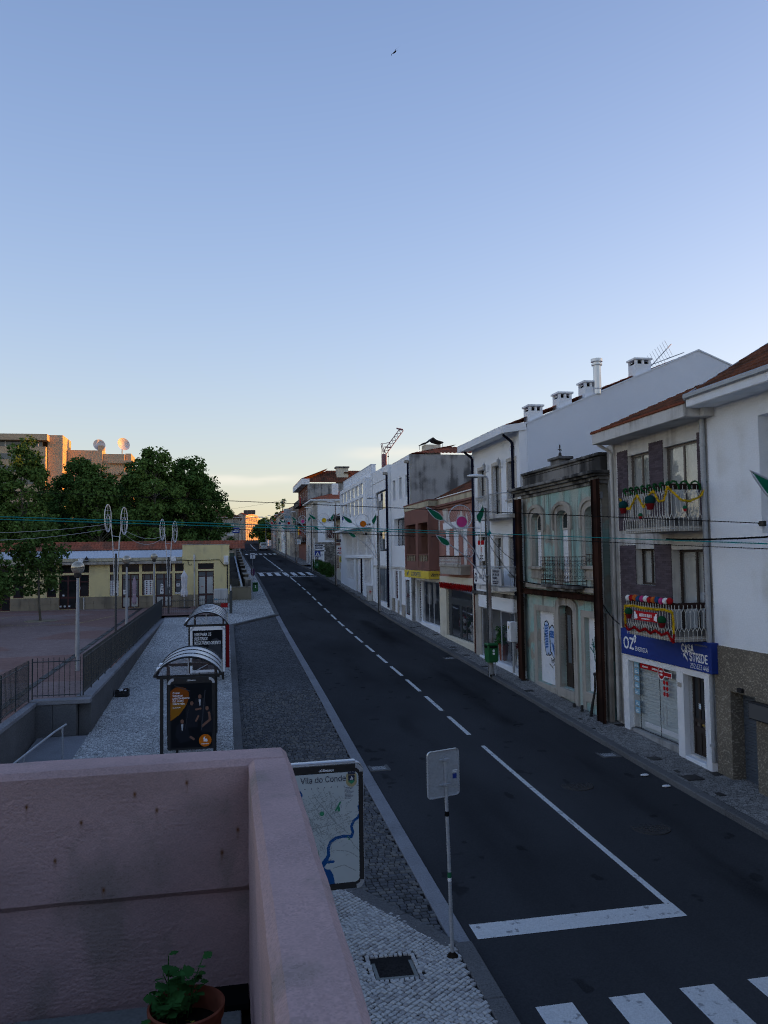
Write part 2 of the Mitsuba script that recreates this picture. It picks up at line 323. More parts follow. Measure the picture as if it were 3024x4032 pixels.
def solo(name, mesh, m, label=None, cat=None, group=None, kind=None, smooth=False):
    k = thing(name, label, cat, group, kind); scene[k] = shape(mesh, m, smooth); return k
def struct(name, mesh, m): return solo(name, mesh, m, kind='structure')
def placed(d, x=0, y=0, z=0, a=0, s=1.): return {**d, 'to_world': T().translate([x, y, z]).rotate([0, 0, 1], math.degrees(a)).scale(s)}

# ---------------------------------------------------------------- the street: profile along Y (it climbs away from the camera)
_P = PchipInterpolator([-60, 0, 10, 20, 30, 50, 75, 105, 140, 175, 230, 265, 300, 1500], [-1.9, 0, .35, .70, 1.16, 1.95, 3.25, 4.52, 5.82, 7.2, 9.5, 11.4, 12.7, 12.9])
def G(y): return float(_P(y))
def strip(x0, x1, y0, y1, dz=0., dy=1.0):
    """a sheet of the road profile between x0 and x1 (numbers or functions of y)"""
    ys = np.linspace(y0, y1, max(2, int((y1 - y0) / dy) + 1)); fx = lambda f, y: f(y) if callable(f) else f
    v = np.array([[fx(a, y), y, G(y) + dz] for y in ys for a in (x0, x1)]); i = np.arange(len(ys) - 1) * 2
    return v, np.vstack([np.stack([i, i + 1, i + 3], 1), np.stack([i, i + 3, i + 2], 1)])
def sheet(poly, dz, cell=1.0):
    """a polygon in plan laid on the profile"""
    out = []
    y0, y1 = poly.bounds[1], poly.bounds[3]; n = max(1, int((y1 - y0) / cell))
    for a, b in zip(np.linspace(y0, y1, n + 1)[:-1], np.linspace(y0, y1, n + 1)[1:]):
        for g in getattr(q := poly.intersection(sbox(-500, a, 500, b)), 'geoms', [q]):
            if g.geom_type == 'Polygon' and g.area > 1e-6:
                v, f = trimesh.creation.triangulate_polygon(g, engine='earcut'); v = np.asarray(v)
                if len(f):
                    tri = v[f[:, 0]], v[f[:, 1]], v[f[:, 2]]
                    neg = ((tri[1] - tri[0])[:, 0] * (tri[2] - tri[0])[:, 1] - (tri[1] - tri[0])[:, 1] * (tri[2] - tri[0])[:, 0]) < 0
                    f = np.where(neg[:, None], f[:, ::-1], f); out.append((np.c_[v, [G(y) + dz for y in v[:, 1]]], f))
    return join(out)
def rect(x0, x1, y0, y1): return sbox(min(x0, x1), min(y0, y1), max(x0, x1), max(y0, y1))

big = []
for x0, x1 in ((-700, -60), (-60, 60), (60, 700)): big.append(strip(x0, x1, -60, 1500, -.35, 10))
struct('ground', join(big), 'terrain')
struct('road', strip(3.6, 10.7, -40, 268, 0., 1.5), 'asphalt')
struct('cross_road', strip(-60, 60, 268, 290, .004, 4), 'asphalt')

# kerb along the right side of the road, and its pavement
kr = thing('kerb', kind='structure')
y = 5.0
while y < 62:
    L = 1.0 + .25 * rng.random(); e = .006
    for _ in (0,):
        v, f = cb(10.63, 10.88, y + e, y + L - e, 0, .14, .02); v = v.copy(); v[:, 2] += np.interp(v[:, 1], [y, y + L], [G(y), G(y + L)]) - .0
        v[:, 2] += rng.normal(0, .003); v[:, 0] += rng.normal(0, .004)
        v[:, 2] -= np.where(v[:, 2] < G(y) + .05, .08, 0); part(kr, 'kerb_stone', (v, f), 'granite_kerb')
    y += L
far = []
while y < 262:
    far.append(tf(bx(10.63, 10.88, y, y + 2.97, -.1, .14), None, (0, 0, G(y + 1.5)))); y += 3
part(kr, 'far_kerb', join(far), 'granite_kerb', kind='stuff')
struct('pavement', strip(10.88, 12.6, -20, 110, .135), 'pavement_grey')
struct('pavement', strip(10.88, 13.2, 117, 265, .135), 'pavement_grey')
struct('side_road', strip(10.7, 30, 110.5, 116.5, .02, 1), 'asphalt')

# left: parking bay of setts between a flush pale kerb and the bus-stop pavement
BAY = Polygon([(.45, 16.6), (2.26, 14.0), (3.32, 12.0), (3.32, 55.9), (2.2, 54.2), (.45, 51.4)])
pk = thing('edging', kind='structure')
y = 11.95
while y < 56.2:
    L = 1.05 + .5 * rng.random()
    v, f = cb(3.33, 3.62, y + .004, y + L - .004, -.1, .022, .006); v = v.copy(); v[:, 2] += np.interp(v[:, 1], [y, y + L], [G(y), G(y + L)]) + rng.normal(0, .002)
    part(pk, 'edging_stone', (v, f), 'granite_pale'); y += L
base = struct('parking_bay', sheet(BAY, -.012), 'joint_sand')
def settlist(ylim):
    out = []; y = 12.0; k = 0
    while y < ylim:
        h = rng.uniform(.095, .125); x = .46 - rng.random() * .06
        while x < 3.30:
            w = rng.uniform(.10, .15)
            if BAY.contains(Point(x + w / 2, y + h / 2)): out.append((x, y, w, h))
            x += w
        y += h; k += 1
    return out
def stone_mesh(w, h, gap, t=.05, round_=.010):
    """a paving stone, its top a little domed and its corners off"""
    q = np.array([[-.5, -.5], [.5, -.5], [.5, .5], [-.5, .5]]) * [w - gap, h - gap] + rng.normal(0, .004, (4, 2))
    top = q * .86 + rng.normal(0, .003, (4, 2))
    v = np.vstack([np.c_[q, np.full(4, -t)], np.c_[q, np.full(4, -round_)], np.c_[top, rng.normal(0, .0015, 4)]])
    f = []
    for a in (0, 4):
        for i in range(4): j = (i + 1) % 4; f += [[a + i, a + j, a + 4 + j], [a + i, a + 4 + j, a + 4 + i]]
    return v, np.array(f + [[8, 9, 10], [8, 10, 11]])
SL = settlist(31.0)
SL.sort(key=lambda s: s[1])
rest = [[], [], [], []]
vis = [i for i, s in enumerate(SL) if s[0] > 2.05 or s[1] > 20][:300]; vis = set(vis)
for i, (x, y, w, h) in enumerate(SL):
    m = tf(stone_mesh(w, h, .014), rz(rng.normal(0, .03)), (x + w / 2, y + h / 2, G(y) + .006 + rng.normal(0, .003))); k = int(rng.integers(4))
    if i in vis: part(base, 'sett', m, f'sett_{k}')
    else: rest[k].append(m)
for k in range(4): part(base, f'setts', join(rest[k]), f'sett_{k}', kind='stuff')
struct('parking_bay', sheet(BAY.intersection(rect(0, 4, 31.0, 60)), .004), 'setts_far')
# kerb between bay and bus-stop pavement, and the raised kerbs at the two ends of the bay
k2 = thing('kerb', kind='structure')
def kerbline(parent, pts, w, z0=-.1, z1=.12, L=1.0, mname='granite_kerb'):
    for a, b in zip(pts[:-1], pts[1:]):
        a, b = np.array(a, float), np.array(b, float); d = np.linalg.norm(b - a); n = max(1, round(d / L)); u = (b - a) / d; nrm = np.array([-u[1], u[0]])
        for i in range(n):
            s, e = d * i / n + .004, d * (i + 1) / n - .004
            v, f = cb(s, e, 0, w, z0, z1, .018); p = a + v[:, :1] * u + v[:, 1:2] * nrm
            zz = np.array([G(yy) for yy in p[:, 1]]); part(parent, 'kerb_stone', (np.c_[p, zz + v[:, 2] + rng.normal(0, .002)], f), mname)
kerbline(k2, [(.45, 16.6), (.45, 51.4)], .27)
k3 = thing('kerb', kind='structure'); kerbline(k3, [(3.40, 11.9), (2.26, 14.0), (.45, 16.6)], .27, z1=.11)
k4 = thing('kerb', kind='structure'); kerbline(k4, [(3.6, 3.0), (3.6, 11.9)], .28, z1=.11, L=1.4)
k5 = thing('kerb', kind='structure'); kerbline(k5, [(.45, 51.4), (2.2, 54.2), (3.6, 56.2)], .25, z1=.13); kerbline(k5, [(3.6, 56.2), (3.6, 110)], .3, z1=.13, L=2.0)
fk = [tf(bx(3.3, 3.6, y, y + 2.96, -.1, .13), None, (0, 0, G(y + 1.5))) for y in np.arange(110, 262, 3)]
part(k5, 'far_kerb', join(fk), 'granite_kerb', kind='stuff')
# the bus-stop pavement
struct('pavement', sheet(Polygon([(-4.1, 15.5), (.2, 15.5), (.2, 51.5), (2.0, 54.3), (3.45, 56.35), (3.3, 110), (2.0, 110), (2.0, 66.3), (-.4, 66.3), (-.4, 57.4), (-4.1, 57.4)]), .112), 'pavement_pale')
struct('pavement', strip(1.9, 3.3, 110, 262, .112, 3), 'pavement_pale')
struct('pavement', sheet(Polygon([(-9, 3.4), (.25, 3.4), (.25, 16.3), (.2, 16.6), (-9, 16.6)]).difference(rect(-4.1, .2, 15.5, 17)), .104), 'pavement_pale')
# calcada stones at the near corner, laid in slanting rows
NEAR = Polygon([(.28, 4.0), (3.30, 4.0), (3.30, 11.86), (3.22, 11.95), (2.02, 14.0), (.28, 16.55)])
HATCH = Polygon([(2.01, 11.16), (2.60, 11.13), (2.60, 11.71), (2.01, 11.74)])
cb0 = struct('pavement', sheet(NEAR, .085), 'joint_sand')
hatch_clear = HATCH.buffer(.075, join_style=2)
st = []
ca, sa = math.cos(.62), math.sin(.62); P = .078
for i in range(-60, 220):
    off = rng.random() * P
    j = -220 * P + off
    while j < 220 * P:
        w = P * rng.uniform(.82, 1.18); u, v = j + w / 2, i * P * .93 + .02 * math.sin(j * 1.7 + i * .3); j += w
        x, y = 1.5 + ca * u - sa * v, 9 + sa * u + ca * v
        if NEAR.contains(Point(x, y)) and not hatch_clear.contains(Point(x, y)): st.append((x, y, w, .62))
ring = HATCH.exterior
for k in range(38):
    p = HATCH.buffer(.038, join_style=2).exterior.interpolate((k + .5) / 38, normalized=True); st.append((p.x, p.y, .066, .0))
st.sort(key=lambda s: abs(s[0] - 2.2) * .8 + abs(s[1] - 10.2) if s[1] > 9 else 99)
rest = [[], [], []]
for i, (x, y, w, a) in enumerate(st):
    m = tf(stone_mesh(w, P * .95, .013, .04, .007), rz(a + rng.normal(0, .13)), (x, y, G(y) + .108 + rng.normal(0, .0025))); k = int(rng.choice(3, p=[.5, .35, .15]))
    if i < 290: part(cb0, 'paving_stone', m, f'limestone_{k}')
    else: rest[k].append(m)
for k in range(3): part(cb0, 'paving_stones', join(rest[k]), f'limestone_{k}', kind='stuff')
hc = thing('access_cover', 'sunken square grey concrete cover in the pale patterned cobbles beside the traffic sign pole', 'access cover')
hz = G(11.4)
part(hc, 'frame', join([tf(ez(HATCH.difference(HATCH.buffer(-.05, join_style=2)), -.02, .092), None, (0, 0, hz))]), 'terrace_slab')
part(hc, 'lid', tf(ez(HATCH.buffer(-.058, join_style=2), -.02, .078), None, (0, 0, hz)), 'terrace_slab')
part(hc, 'lifting_hole', tf(lathe([(.0, .081), (.018, .081), (.018, .07)], 10), None, (2.33, 11.4, hz)), 'black')

# ---------------------------------------------------------------- road markings
def marking(label, poly, group=None, cell=1.0): return solo('road_marking', sheet(poly, .005, cell), 'road_paint', label, 'road marking', group)
marking('long unbroken white centre line of the near road, running up from the stop line', rect(7.17, 7.29, 12.55, 22.4), cell=.7)
marking('broad white stop line across the near left lane', rect(3.76, 7.30, 12.10, 12.56))
for i in range(7): marking('white zebra crossing bar at the very front edge of the road', rect(3.96 + i * 1.04, 4.48 + i * 1.04, 6.6, 10.28), 'zebra bars of the near crossing')
dash = [(23.6, 25.9), (26.7, 29.0), (29.85, 32.2), (33.0, 35.3), (36.2, 38.6), (39.5, 41.9), (42.9, 45.4), (46.4, 48.9), (49.9, 52.4), (53.4, 56.0), (57.1, 60.0), (61.5, 64.2), (65.6, 68.4), (70.0, 73.0), (74.6, 77.6), (79.4, 82.6), (84.3, 91.8)]
for a, b in dash: marking('short white dash of the broken centre line between the two lanes', rect(7.13, 7.27, a, b), 'dashes of the centre line')
marking('thin white stop line just before the far zebra crossing in the right lane', rect(6.9, 10.4, 93.1, 93.6))
marking('thin white stop line just beyond the far zebra crossing in the left lane', rect(3.8, 7.2, 102.4, 102.9))
for i in range(7): marking('white bar of the mid distance zebra crossing over the road', rect(3.95 + i * .97, 4.47 + i * .97, 95.2, 101.2), 'zebra bars of the middle crossing')
for k in range(12): marking('white centre dash of the road beyond the middle zebra crossing', rect(7.1, 7.3, 105 + k * 4.6, 108.6 + k * 4.6), 'centre dashes beyond the middle crossing')
for i in range(7): marking('white bar of the farthest zebra crossing behind the van', rect(3.95 + i * .97, 4.5 + i * .97, 167, 173), 'zebra bars of the far crossing')
marking('white centre line of the road beyond the farthest zebra crossing', rect(7.1, 7.35, 196, 245))
marking('thin white stop line beside the van near the farthest crossing', rect(3.8, 7.2, 192, 193))

# ---------------------------------------------------------------- covers and gullies in road and pavement
def cover(x, y, w, l, dz, label, group=None):
    k = thing('drain_cover', label, 'cover', group)
    part(k, 'frame', tf(ez(rect(-w / 2, w / 2, -l / 2, l / 2).difference(rect(-w / 2 + .03, w / 2 - .03, -l / 2 + .03, l / 2 - .03)), -.02, .006), None, (x, y, G(y) + dz)), 'iron_black')
    part(k, 'lid', tf(cb(-w / 2 + .034, w / 2 - .034, -l / 2 + .034, l / 2 - .034, -.02, .003, .003), None, (x, y, G(y) + dz)), 'iron_black'); return k
PAV = [(10.99, 47.27), (11.46, 47.64), (11.18, 39.27), (10.98, 38.4), (11.1, 36.72), (11.6, 44.04), (11.13, 54.21), (10.99, 59.89), (11.05, 62.75), (10.99, 57.39), (11.0, 33.65), (11.02, 28.5), (11.56, 30.41), (11.15, 19.86)]
for x, y in PAV: cover(x, y, .30, .42, .137, 'small dark iron cover let into the right hand pavement', 'iron covers in the right pavement')
cover(11.19, 18.22, .44, .62, .137, 'largest dark iron cover in the right pavement, in front of the stone based corner house')
for x, y in ((11.95, 23.25), (11.98, 18.36)): cover(x, y, .3, .45, .137, 'dark iron cover at the foot of a downpipe beside the blue shop front', 'covers at the downpipes of the blue shop')
for x, y, w in ((11.07, 24.16, .1), (10.96, 22.99, .09), (11.12, 16.9, .16), (11.12, 18.68, .12)): cover(x, y, w, w * 1.6, .137, 'tiny dark valve cover in the right hand pavement', 'valve covers in the right pavement')
for x, y, lab in ((8.38, 18.6, 'round dark manhole cover in the right lane, the farther of two'), (8.7, 15.7, 'round dark manhole cover in the right lane, the nearer of two')):
    k = thing('manhole_cover', lab, 'manhole cover')
    part(k, 'rim', lathe([(.34, -.02), (.34, .006), (.40, .006), (.41, -.02)], 32, (x, y, G(y))), 'iron_black')
    part(k, 'lid', join([lathe([(.0, .003), (.33, .003), (.33, -.02)], 32, (x, y, G(y)))] + [tf(bx(-.03, .03, -.03, .03, .002, .008), None, (x + .1 * i, y + .1 * j, G(y))) for i in range(-2, 3) for j in range(-2, 3) if i * i + j * j < 7]), 'iron_black')
def gully(x, y, lab, nb=11):
    k = thing('gully_grate', lab, 'gully grate'); z = G(y)
    part(k, 'surround', tf(ez(rect(-.27, .27, -.36, .36).difference(rect(-.19, .19, -.26, .26)), -.03, .008), None, (x, y, z)), 'granite_kerb')
    part(k, 'pit', tf(ez(rect(-.185, .185, -.255, .255), -.03, -.02), None, (x, y, z)), 'black')
    for i in range(nb): part(k, 'bar', tf(cb(-.185 + .37 * (i + .2) / nb, -.185 + .37 * (i + .75) / nb, -.255, .255, -.018, .004, .004), None, (x, y, z)), 'galvanised')
gully(3.92, 21.1, 'gully grate with pale bars beside the pale kerb of the left lane')
gully(10.33, 20.9, 'dark gully grate at the right kerb before the blue shop', 6)
gully(10.33, 36.9, 'dark gully grate at the right kerb before the flower shop', 6)

# ---------------------------------------------------------------- building helpers (facades on the right look towards -X)
def wall(b, X, y0, y1, z0, z1, hs, m, t=.35, name='wall', label=None, top=None):
    outer = top if top is not None else rect(y0, y1, z0, z1)
    return part(b, name, ex(outer.difference(unary_union(hs)) if hs else outer, X, X + t), m, label=label)
def R4(o): return rect(*o)
def frame_poly(o, w): return rect(*o).difference(rect(o[0] + w, o[1] - w, o[2] + w, o[3] - w))
def window(b, X, o, rec=.14, w=.055, mull=(), bars=(), m='white_paint', glass='glass', back='curtain', backd=.10, name='window', slats=0, label=None):
    """window in an opening o = (y0, y1, z0, z1) of a facade at X: frame with mullions (fractions) and glazing bars, panes, and what hangs behind"""
    y0, y1, z0, z1 = min(o[:2]), max(o[:2]), o[2], o[3]; g = frame_poly((y0, y1, z0, z1), w)
    for q in mull: c = y0 + (y1 - y0) * q; g = g.union(rect(c - w * .5, c + w * .5, z0, z1))
    for q in bars: c = z0 + (z1 - z0) * q; g = g.union(rect(y0, y1, c - w * .4, c + w * .4))
    k = part(b, name, ex(g, X + rec, X + rec + .05), m, label=label)
    ys = [y0] + [y0 + (y1 - y0) * q for q in sorted(mull)] + [y1]; zs = [z0] + [z0 + (z1 - z0) * q for q in sorted(bars)] + [z1]
    xp = X + rec + .024
    for a, c in zip(ys[:-1], ys[1:]):
        for d, e in zip(zs[:-1], zs[1:]):
            v = np.array([[xp, a, d], [xp, c, d], [xp, c, e], [xp, a, e]]); part(k, 'pane', (v, np.array([[0, 1, 2], [0, 2, 3]])), glass)
    xb = X + rec + .05 + backd
    if back == 'slats':
        n = max(2, int((z1 - z0) / .055)); h = (z1 - z0) / n
        part(k, 'blind', join([cb(xb, xb + .014, y0, y1, z0 + i * h + .004, z0 + (i + 1) * h, .004) for i in range(n)] + [bx(xb + .012, xb + .016, y0, y1, z0, z1)]), 'blind_pale', kind='stuff')
    elif back: part(k, 'curtain' if 'curtain' in back else 'backing', bx(xb, xb + .01, y0 - .05, y1 + .05, z0, z1), back)
    return k
def surround(b, X, o, w=.16, proud=.03, m='stone_trim', sill=.0, name='window_surround'):
    y0, y1, z0, z1 = min(o[:2]), max(o[:2]), o[2], o[3]; g = rect(y0 - w, y1 + w, z0 - (w if sill else 0), z1 + w).difference(rect(y0, y1, z0, z1))
    k = part(b, name, ex(g, X - proud, X + .16), m)
    if sill: part(b, 'sill', cb(X - proud - .06, X + .14, y0 - w - .03, y1 + w + .03, z0 - .075, z0 - .003, .01), m)
    return k
def downpipe(b, X, Y, z0, z1, r=.045, m='galvanised', elbow=None, label=None):
    ms = [seg((X - r - .02, Y, z0), (X - r - .02, Y, z1), r, 10)]
    for z in np.arange(z0 + .4, z1, 1.9): ms.append(seg((X - r - .02, Y, z), (X - r - .02, Y, z + .06), r * 1.22, 10))
    if elbow: ms.append(tube([(X - r - .02, Y, z1 - .03), (X - r - .06, Y, z1 + .05), elbow], r, 10))
    return part(b, 'downpipe', join(ms), m, smooth=40, label=label)
def roof(b, p, u, v, L, S, m='roof_old', amp=.03, per=.23, row=.36, name='roof', label=None, clip=None):
    """pan-tiled slope: eave corner p, unit eave direction u, unit upslope direction v; length L along the eave and S up the slope; clip(a, s) keeps a cell"""
    nu, nr = max(4, int(L / per * 5)), max(1, int(S / row)); a = np.linspace(0, L, nu + 1)
    s = np.concatenate([[i * S / nr, (i + .97) * S / nr] for i in range(nr)]); hh = np.concatenate([[.028, .0] for i in range(nr)])
    A, Sg = np.meshgrid(a, s); H = np.repeat(hh[:, None], nu + 1, 1) + amp * np.abs(np.sin(A / per * np.pi)) ** .7
    H = H + .012 * (meshkit.noise(np.stack([np.floor(A / per), np.floor(Sg / row + .01), A * 0 + 3], -1)) - .5)
    n = np.cross(u, v); n = n * np.sign(n[2]); P = np.asarray(p) + A[..., None] * u + Sg[..., None] * v + H[..., None] * n
    W = nu + 1; i, j = np.meshgrid(np.arange(len(s) - 1), np.arange(nu), indexing='ij')
    if clip is not None:
        keep = clip((A[:-1, :-1] + A[1:, 1:]) / 2, (Sg[:-1, :-1] + Sg[1:, 1:]) / 2); i, j = i[keep], j[keep]
    q = np.stack([i * W + j, i * W + j + 1, (i + 1) * W + j + 1, (i + 1) * W + j], -1).reshape(-1, 4)
    return part(b, name, (P.reshape(-1, 3), np.vstack([q[:, [0, 1, 2]], q[:, [0, 2, 3]]])), m, label=label)
def ridge(b, p, q, m='roof_old', r=.09):
    p, q = np.array(p, float), np.array(q, float); n = max(1, int(np.linalg.norm(q - p) / .42))
    return part(b, 'ridge', join([tube([p + (q - p) * i / n, p + (q - p) * (i + .97) / n], [r * 1.12, r * .95], 8) for i in range(n)]), m)
UY, NY = np.array([0, 1., 0]), np.array([0, -1., 0])
def up(pitch): return np.array([math.cos(pitch), 0, math.sin(pitch)])
def chimney(b, x0, x1, y0, y1, z0, z1, m='white_clean', cap=.08):
    k = part(b, 'chimney', bx(x0 + .06, x1 - .06, y0 + .06, y1 - .06, z0, z1 - .26), m)
    part(k, 'cap', cb(x0, x1, y0, y1, z1 - cap, z1, .01), m)
    ps = [bx(x, x + .1, yy, yy + .1, z1 - .262, z1 - cap + .002) for x in (x0 + .06, x1 - .16) for yy in (y0 + .06, y1 - .16)] + [bx((x0 + x1) / 2 - .05, (x0 + x1) / 2 + .05, yy, yy + .1, z1 - .262, z1 - cap + .002) for yy in (y0 + .06, y1 - .16)]
    part(k, 'vent_posts', join(ps), m, kind='stuff'); part(k, 'flue_mouth', bx(x0 + .14, x1 - .14, y0 + .14, y1 - .14, z1 - .3, z1 - .15), 'black'); return k
def body(b, X, depth, y0, y1, z0, z1, m='white_clean', name='rear_walls', X0=None):
    """side and rear walls behind a facade"""
    xs = X if X0 is None else X0
    return part(b, name, join([bx(xs + .352, xs + depth, y0 + .003, y0 + .25, z0, z1), bx(xs + .352, xs + depth, y1 - .25, y1 - .003, z0, z1), bx(xs + depth - .25, xs + depth, y0 + .252, y1 - .252, z0, z1)]), m)
def balusters(k, X0, pts, z0, z1, n, r=.011, m='rail_grey', name='bar'):
    for i in range(n):
        t = i / (n - 1); x, y = pts[0][0] + (pts[1][0] - pts[0][0]) * t, pts[0][1] + (pts[1][1] - pts[0][1]) * t
        part(k, name, seg((x, y, z0), (x, y, z1), r, 4), m)

# ================================================================ RIGHT SIDE, from near to far
# ---- stone based corner house
b = B0 = thing('corner_house', 'nearest house on the right, white above a brown pebble dashed base with shutter door', 'house')
X = 12.1; Y0, Y1 = -22.0, 18.36; zb = 3.95
lo1, lo2, gar = (13.2, 16.36, 6.7, 9.43), (12.9, 16.05, 4.4, 6.35), (16.80, 17.75, .70, 2.89)
wall(b, X, Y0, Y1, zb, 10.1, [R4(lo1), R4(lo2)], 'white_plaster', .4)
wall(b, X - .04, Y0, Y1, -.2, zb, [R4(gar), R4((12.6, 16.0, .2, 2.9))], 'pebbledash', .44, 'stone_base')
for o in (lo1, lo2):
    part(b, 'loggia', join([bx(X + .4, X + 1.4, o[0] - .1, o[0], o[2], o[3]), bx(X + .4, X + 1.4, o[1], o[1] + .1, o[2], o[3]), bx(X + .4, X + 1.4, o[0], o[1], o[3], o[3] + .1), bx(X + .4, X + 1.4, o[0], o[1], o[2] - .1, o[2])]), 'white_plaster')
    window(b, X + 1.25, (o[0] + .3, o[1] - .4, o[2] + .1, o[3] - .35), 0, .06, (.5,), (), 'anodised', 'glass', 'slats'); part(b, 'loggia_wall', bx(X + 1.42, X + 1.5, o[0], o[1], o[2], o[3]), 'white_plaster')
kd = part(b, 'shutter_door', join([cb(X + .30, X + .33, gar[0], gar[1], .72 + i * .075, .72 + (i + 1) * .075 - .008, .012) for i in range(29)] + [bx(X + .32, X + .34, gar[0], gar[1], .7, 2.89)]), 'shutter_blue', label='blue grey roller shutter of thin slats')
part(b, 'door_step', cb(X - .1, X + .3, gar[0], gar[1], .55, .70, .01), 'stone_trim')
part(b, 'garage_back', bx(X + .35, X + .4, 12.4, 16.1, .2, 2.9), 'room_dark')
part(b, 'eave', cb(X - .7, X + .1, Y0, 18.16, 9.93, 10.24, .02), 'white_plaster', label='broad white eave board'); part(b, 'gutter', cb(X - .78, X - .71, Y0, 18.18, 10.14, 10.27, .02), 'galvanised')
roof(b, (X - .68, Y0, 10.22), UY, up(.53), 40.15, 9.0, 'roof_old'); part(b, 'verge', tf(ey(Polygon([(X - .7, 10.12), (X - .7, 10.26), (X + 7.1, 10.26 + 7.8 * math.tan(.53)), (X + 7.1, 10.12 + 7.8 * math.tan(.53))]), 18.15, 18.24)), 'galvanised')
part(b, 'end_wall', ey(Polygon([(X + .41, 0), (X + .41, 10.3), (X + 7, 10.1 + 7.6 * math.tan(.53)), (X + 9, 10.1), (X + 9, 0)]), 18.0, 18.3), 'white_plaster')
downpipe(b, X, 18.44, 1.0, 9.8, .07, 'galvanised', label='thick grey downpipe between the two houses'); downpipe(b, X, 15.9, 4.0, 6.9, .05, 'dirty_white')
k = thing('shop_sign', 'black box sign sticking out of the pebble dashed base at the right edge', 'sign'); part(k, 'box', cb(X - .24, X - .045, 16.0, 16.80, 2.42, 2.82, .015), 'black_frame'); part(k, 'face', bx(X - .243, X - .241, 16.03, 16.77, 2.45, 2.79), 'room_mid')
k = thing('wall_lamp', 'small black square lamp over the shutter door', 'lamp'); part(k, 'housing', cb(X - .13, X - .045, 17.2, 17.36, 2.93, 3.03, .01), 'black_frame'); part(k, 'lens', bx(X - .12, X - .05, 17.215, 17.345, 2.926, 2.929), 'grey_glass')
k = thing('junction_box', 'small dark cable box on the white wall of the corner house', 'box'); part(k, 'box', cb(X - .09, X, 16.2, 16.36, 6.86, 6.98, .01), 'black_frame'); part(k, 'gland', seg((X - .05, 16.36, 6.92), (X - .05, 16.42, 6.92), .015), 'black')

# ---- house with the blue shop front and two decorated balconies
b = B1 = thing('balcony_house', 'three storey house in dark brick strips with two balconies over a blue shop sign', 'house')
X = 12.1; Y0, Y1 = 18.38, 23.72
w1, d1, w2, d2 = (21.22, 22.50, 7.35, 9.25), (18.80, 20.48, 6.95, 9.24), (21.08, 22.18, 5.34, 6.40), (18.70, 20.22, 4.10, 6.36)
shop, dor = (19.93, 22.58, 1.0, 3.05), (18.66, 19.62, .95, 3.05)
wall(b, X, Y0, Y1, .3, 9.75, [R4(o) for o in (w1, d1, w2, d2, shop, dor)], 'dirty_white', .4)
bricks = [(22.5, 23.14, 6.98, 9.44), (20.48, 21.22, 6.98, 9.46), (18.56, 18.80, 6.98, 9.40), (22.18, 23.14, 3.98, 6.52), (20.22, 21.08, 3.98, 6.52), (18.56, 18.70, 3.98, 6.50), (21.22, 22.50, 6.98, 7.35), (21.08, 22.18, 3.98, 5.34)]
for o in bricks: part(b, 'brick_panel', bx(X - .025, X + .1, o[0] + .002, o[1] - .002, o[2] + .002, o[3]), 'dark_brick')
window(b, X, w1, .12, .06, (.5,), (), 'anodised', 'glass', 'slats', .06); window(b, X, d1, .12, .06, (.5,), (), 'anodised', 'glass', 'slats', .06, 'balcony_door')
window(b, X, w2, .2, .06, (.5,), (), 'dark_wood', 'glass', 'slats', .05); window(b, X, d2, .25, .07, (.48,), (), 'dark_wood', 'glass', 'slats', .05, 'balcony_door')
part(b, 'eave', cb(X - .7, X + .1, 18.2, 23.46, 9.72, 10.08, .015), 'dirty_white', label='stained white eave board'); part(b, 'gutter', cb(X - .74, X - .69, 18.2, 23.5, 10.05, 10.12, .01), 'terracotta_pot')
part(b, 'eave_return', cb(X - .3, X + .05, 18.02, 18.18, 9.72, 9.98, .01), 'dirty_white')
roof(b, (X - .7, 18.0, 10.08), UY, up(.40), 5.5, 6.2, 'roof_old'); part(b, 'gable', ey(Polygon([(X, 0), (X, 10.2), (X + 5, 12.1), (X + 8, 10.2), (X + 8, 0)]), 23.45, 23.70), 'grey_plaster')
part(b, 'pilaster', bx(X - .06, X + .05, 23.3, 23.74, 3.6, 9.72), 'dirty_white'); downpipe(b, X - .06, 23.33, 1.1, 9.45, .05, 'dirty_white', (X - .55, 23.36, 9.72))
def zigrail(k, pts, z0, ztop, s=.128, skip0=False):
    """white zig-zag bars that open into hexagons"""
    a, c = np.array(pts[0]), np.array(pts[1]); L = np.linalg.norm(c - a); n = max(2, round(L / s)); H = ztop - z0
    P = lambda t, z: (*(a + (c - a) * t), z0 + z * H)
    for i in range(n + 1):
        t, h = i / n, .5 / n; r = .0085
        ms = [seg(P(t, 0), P(t, .27), r, 5), seg(P(t, .91), P(t, 1.0), r, 5)]
        for d in (-h, h):
            if -1e-6 <= t + d <= 1 + 1e-6: ms += [seg(P(t, .27), P(t + d, .39), r, 4), seg(P(t + d, .39), P(t + d, .79), r, 4) if d > 0 else seg(P(t, .27), P(t + d, .39), r, 4), seg(P(t + d, .79), P(t, .91), r, 4)]
        part(k, 'bar', join(ms), 'white_bar')
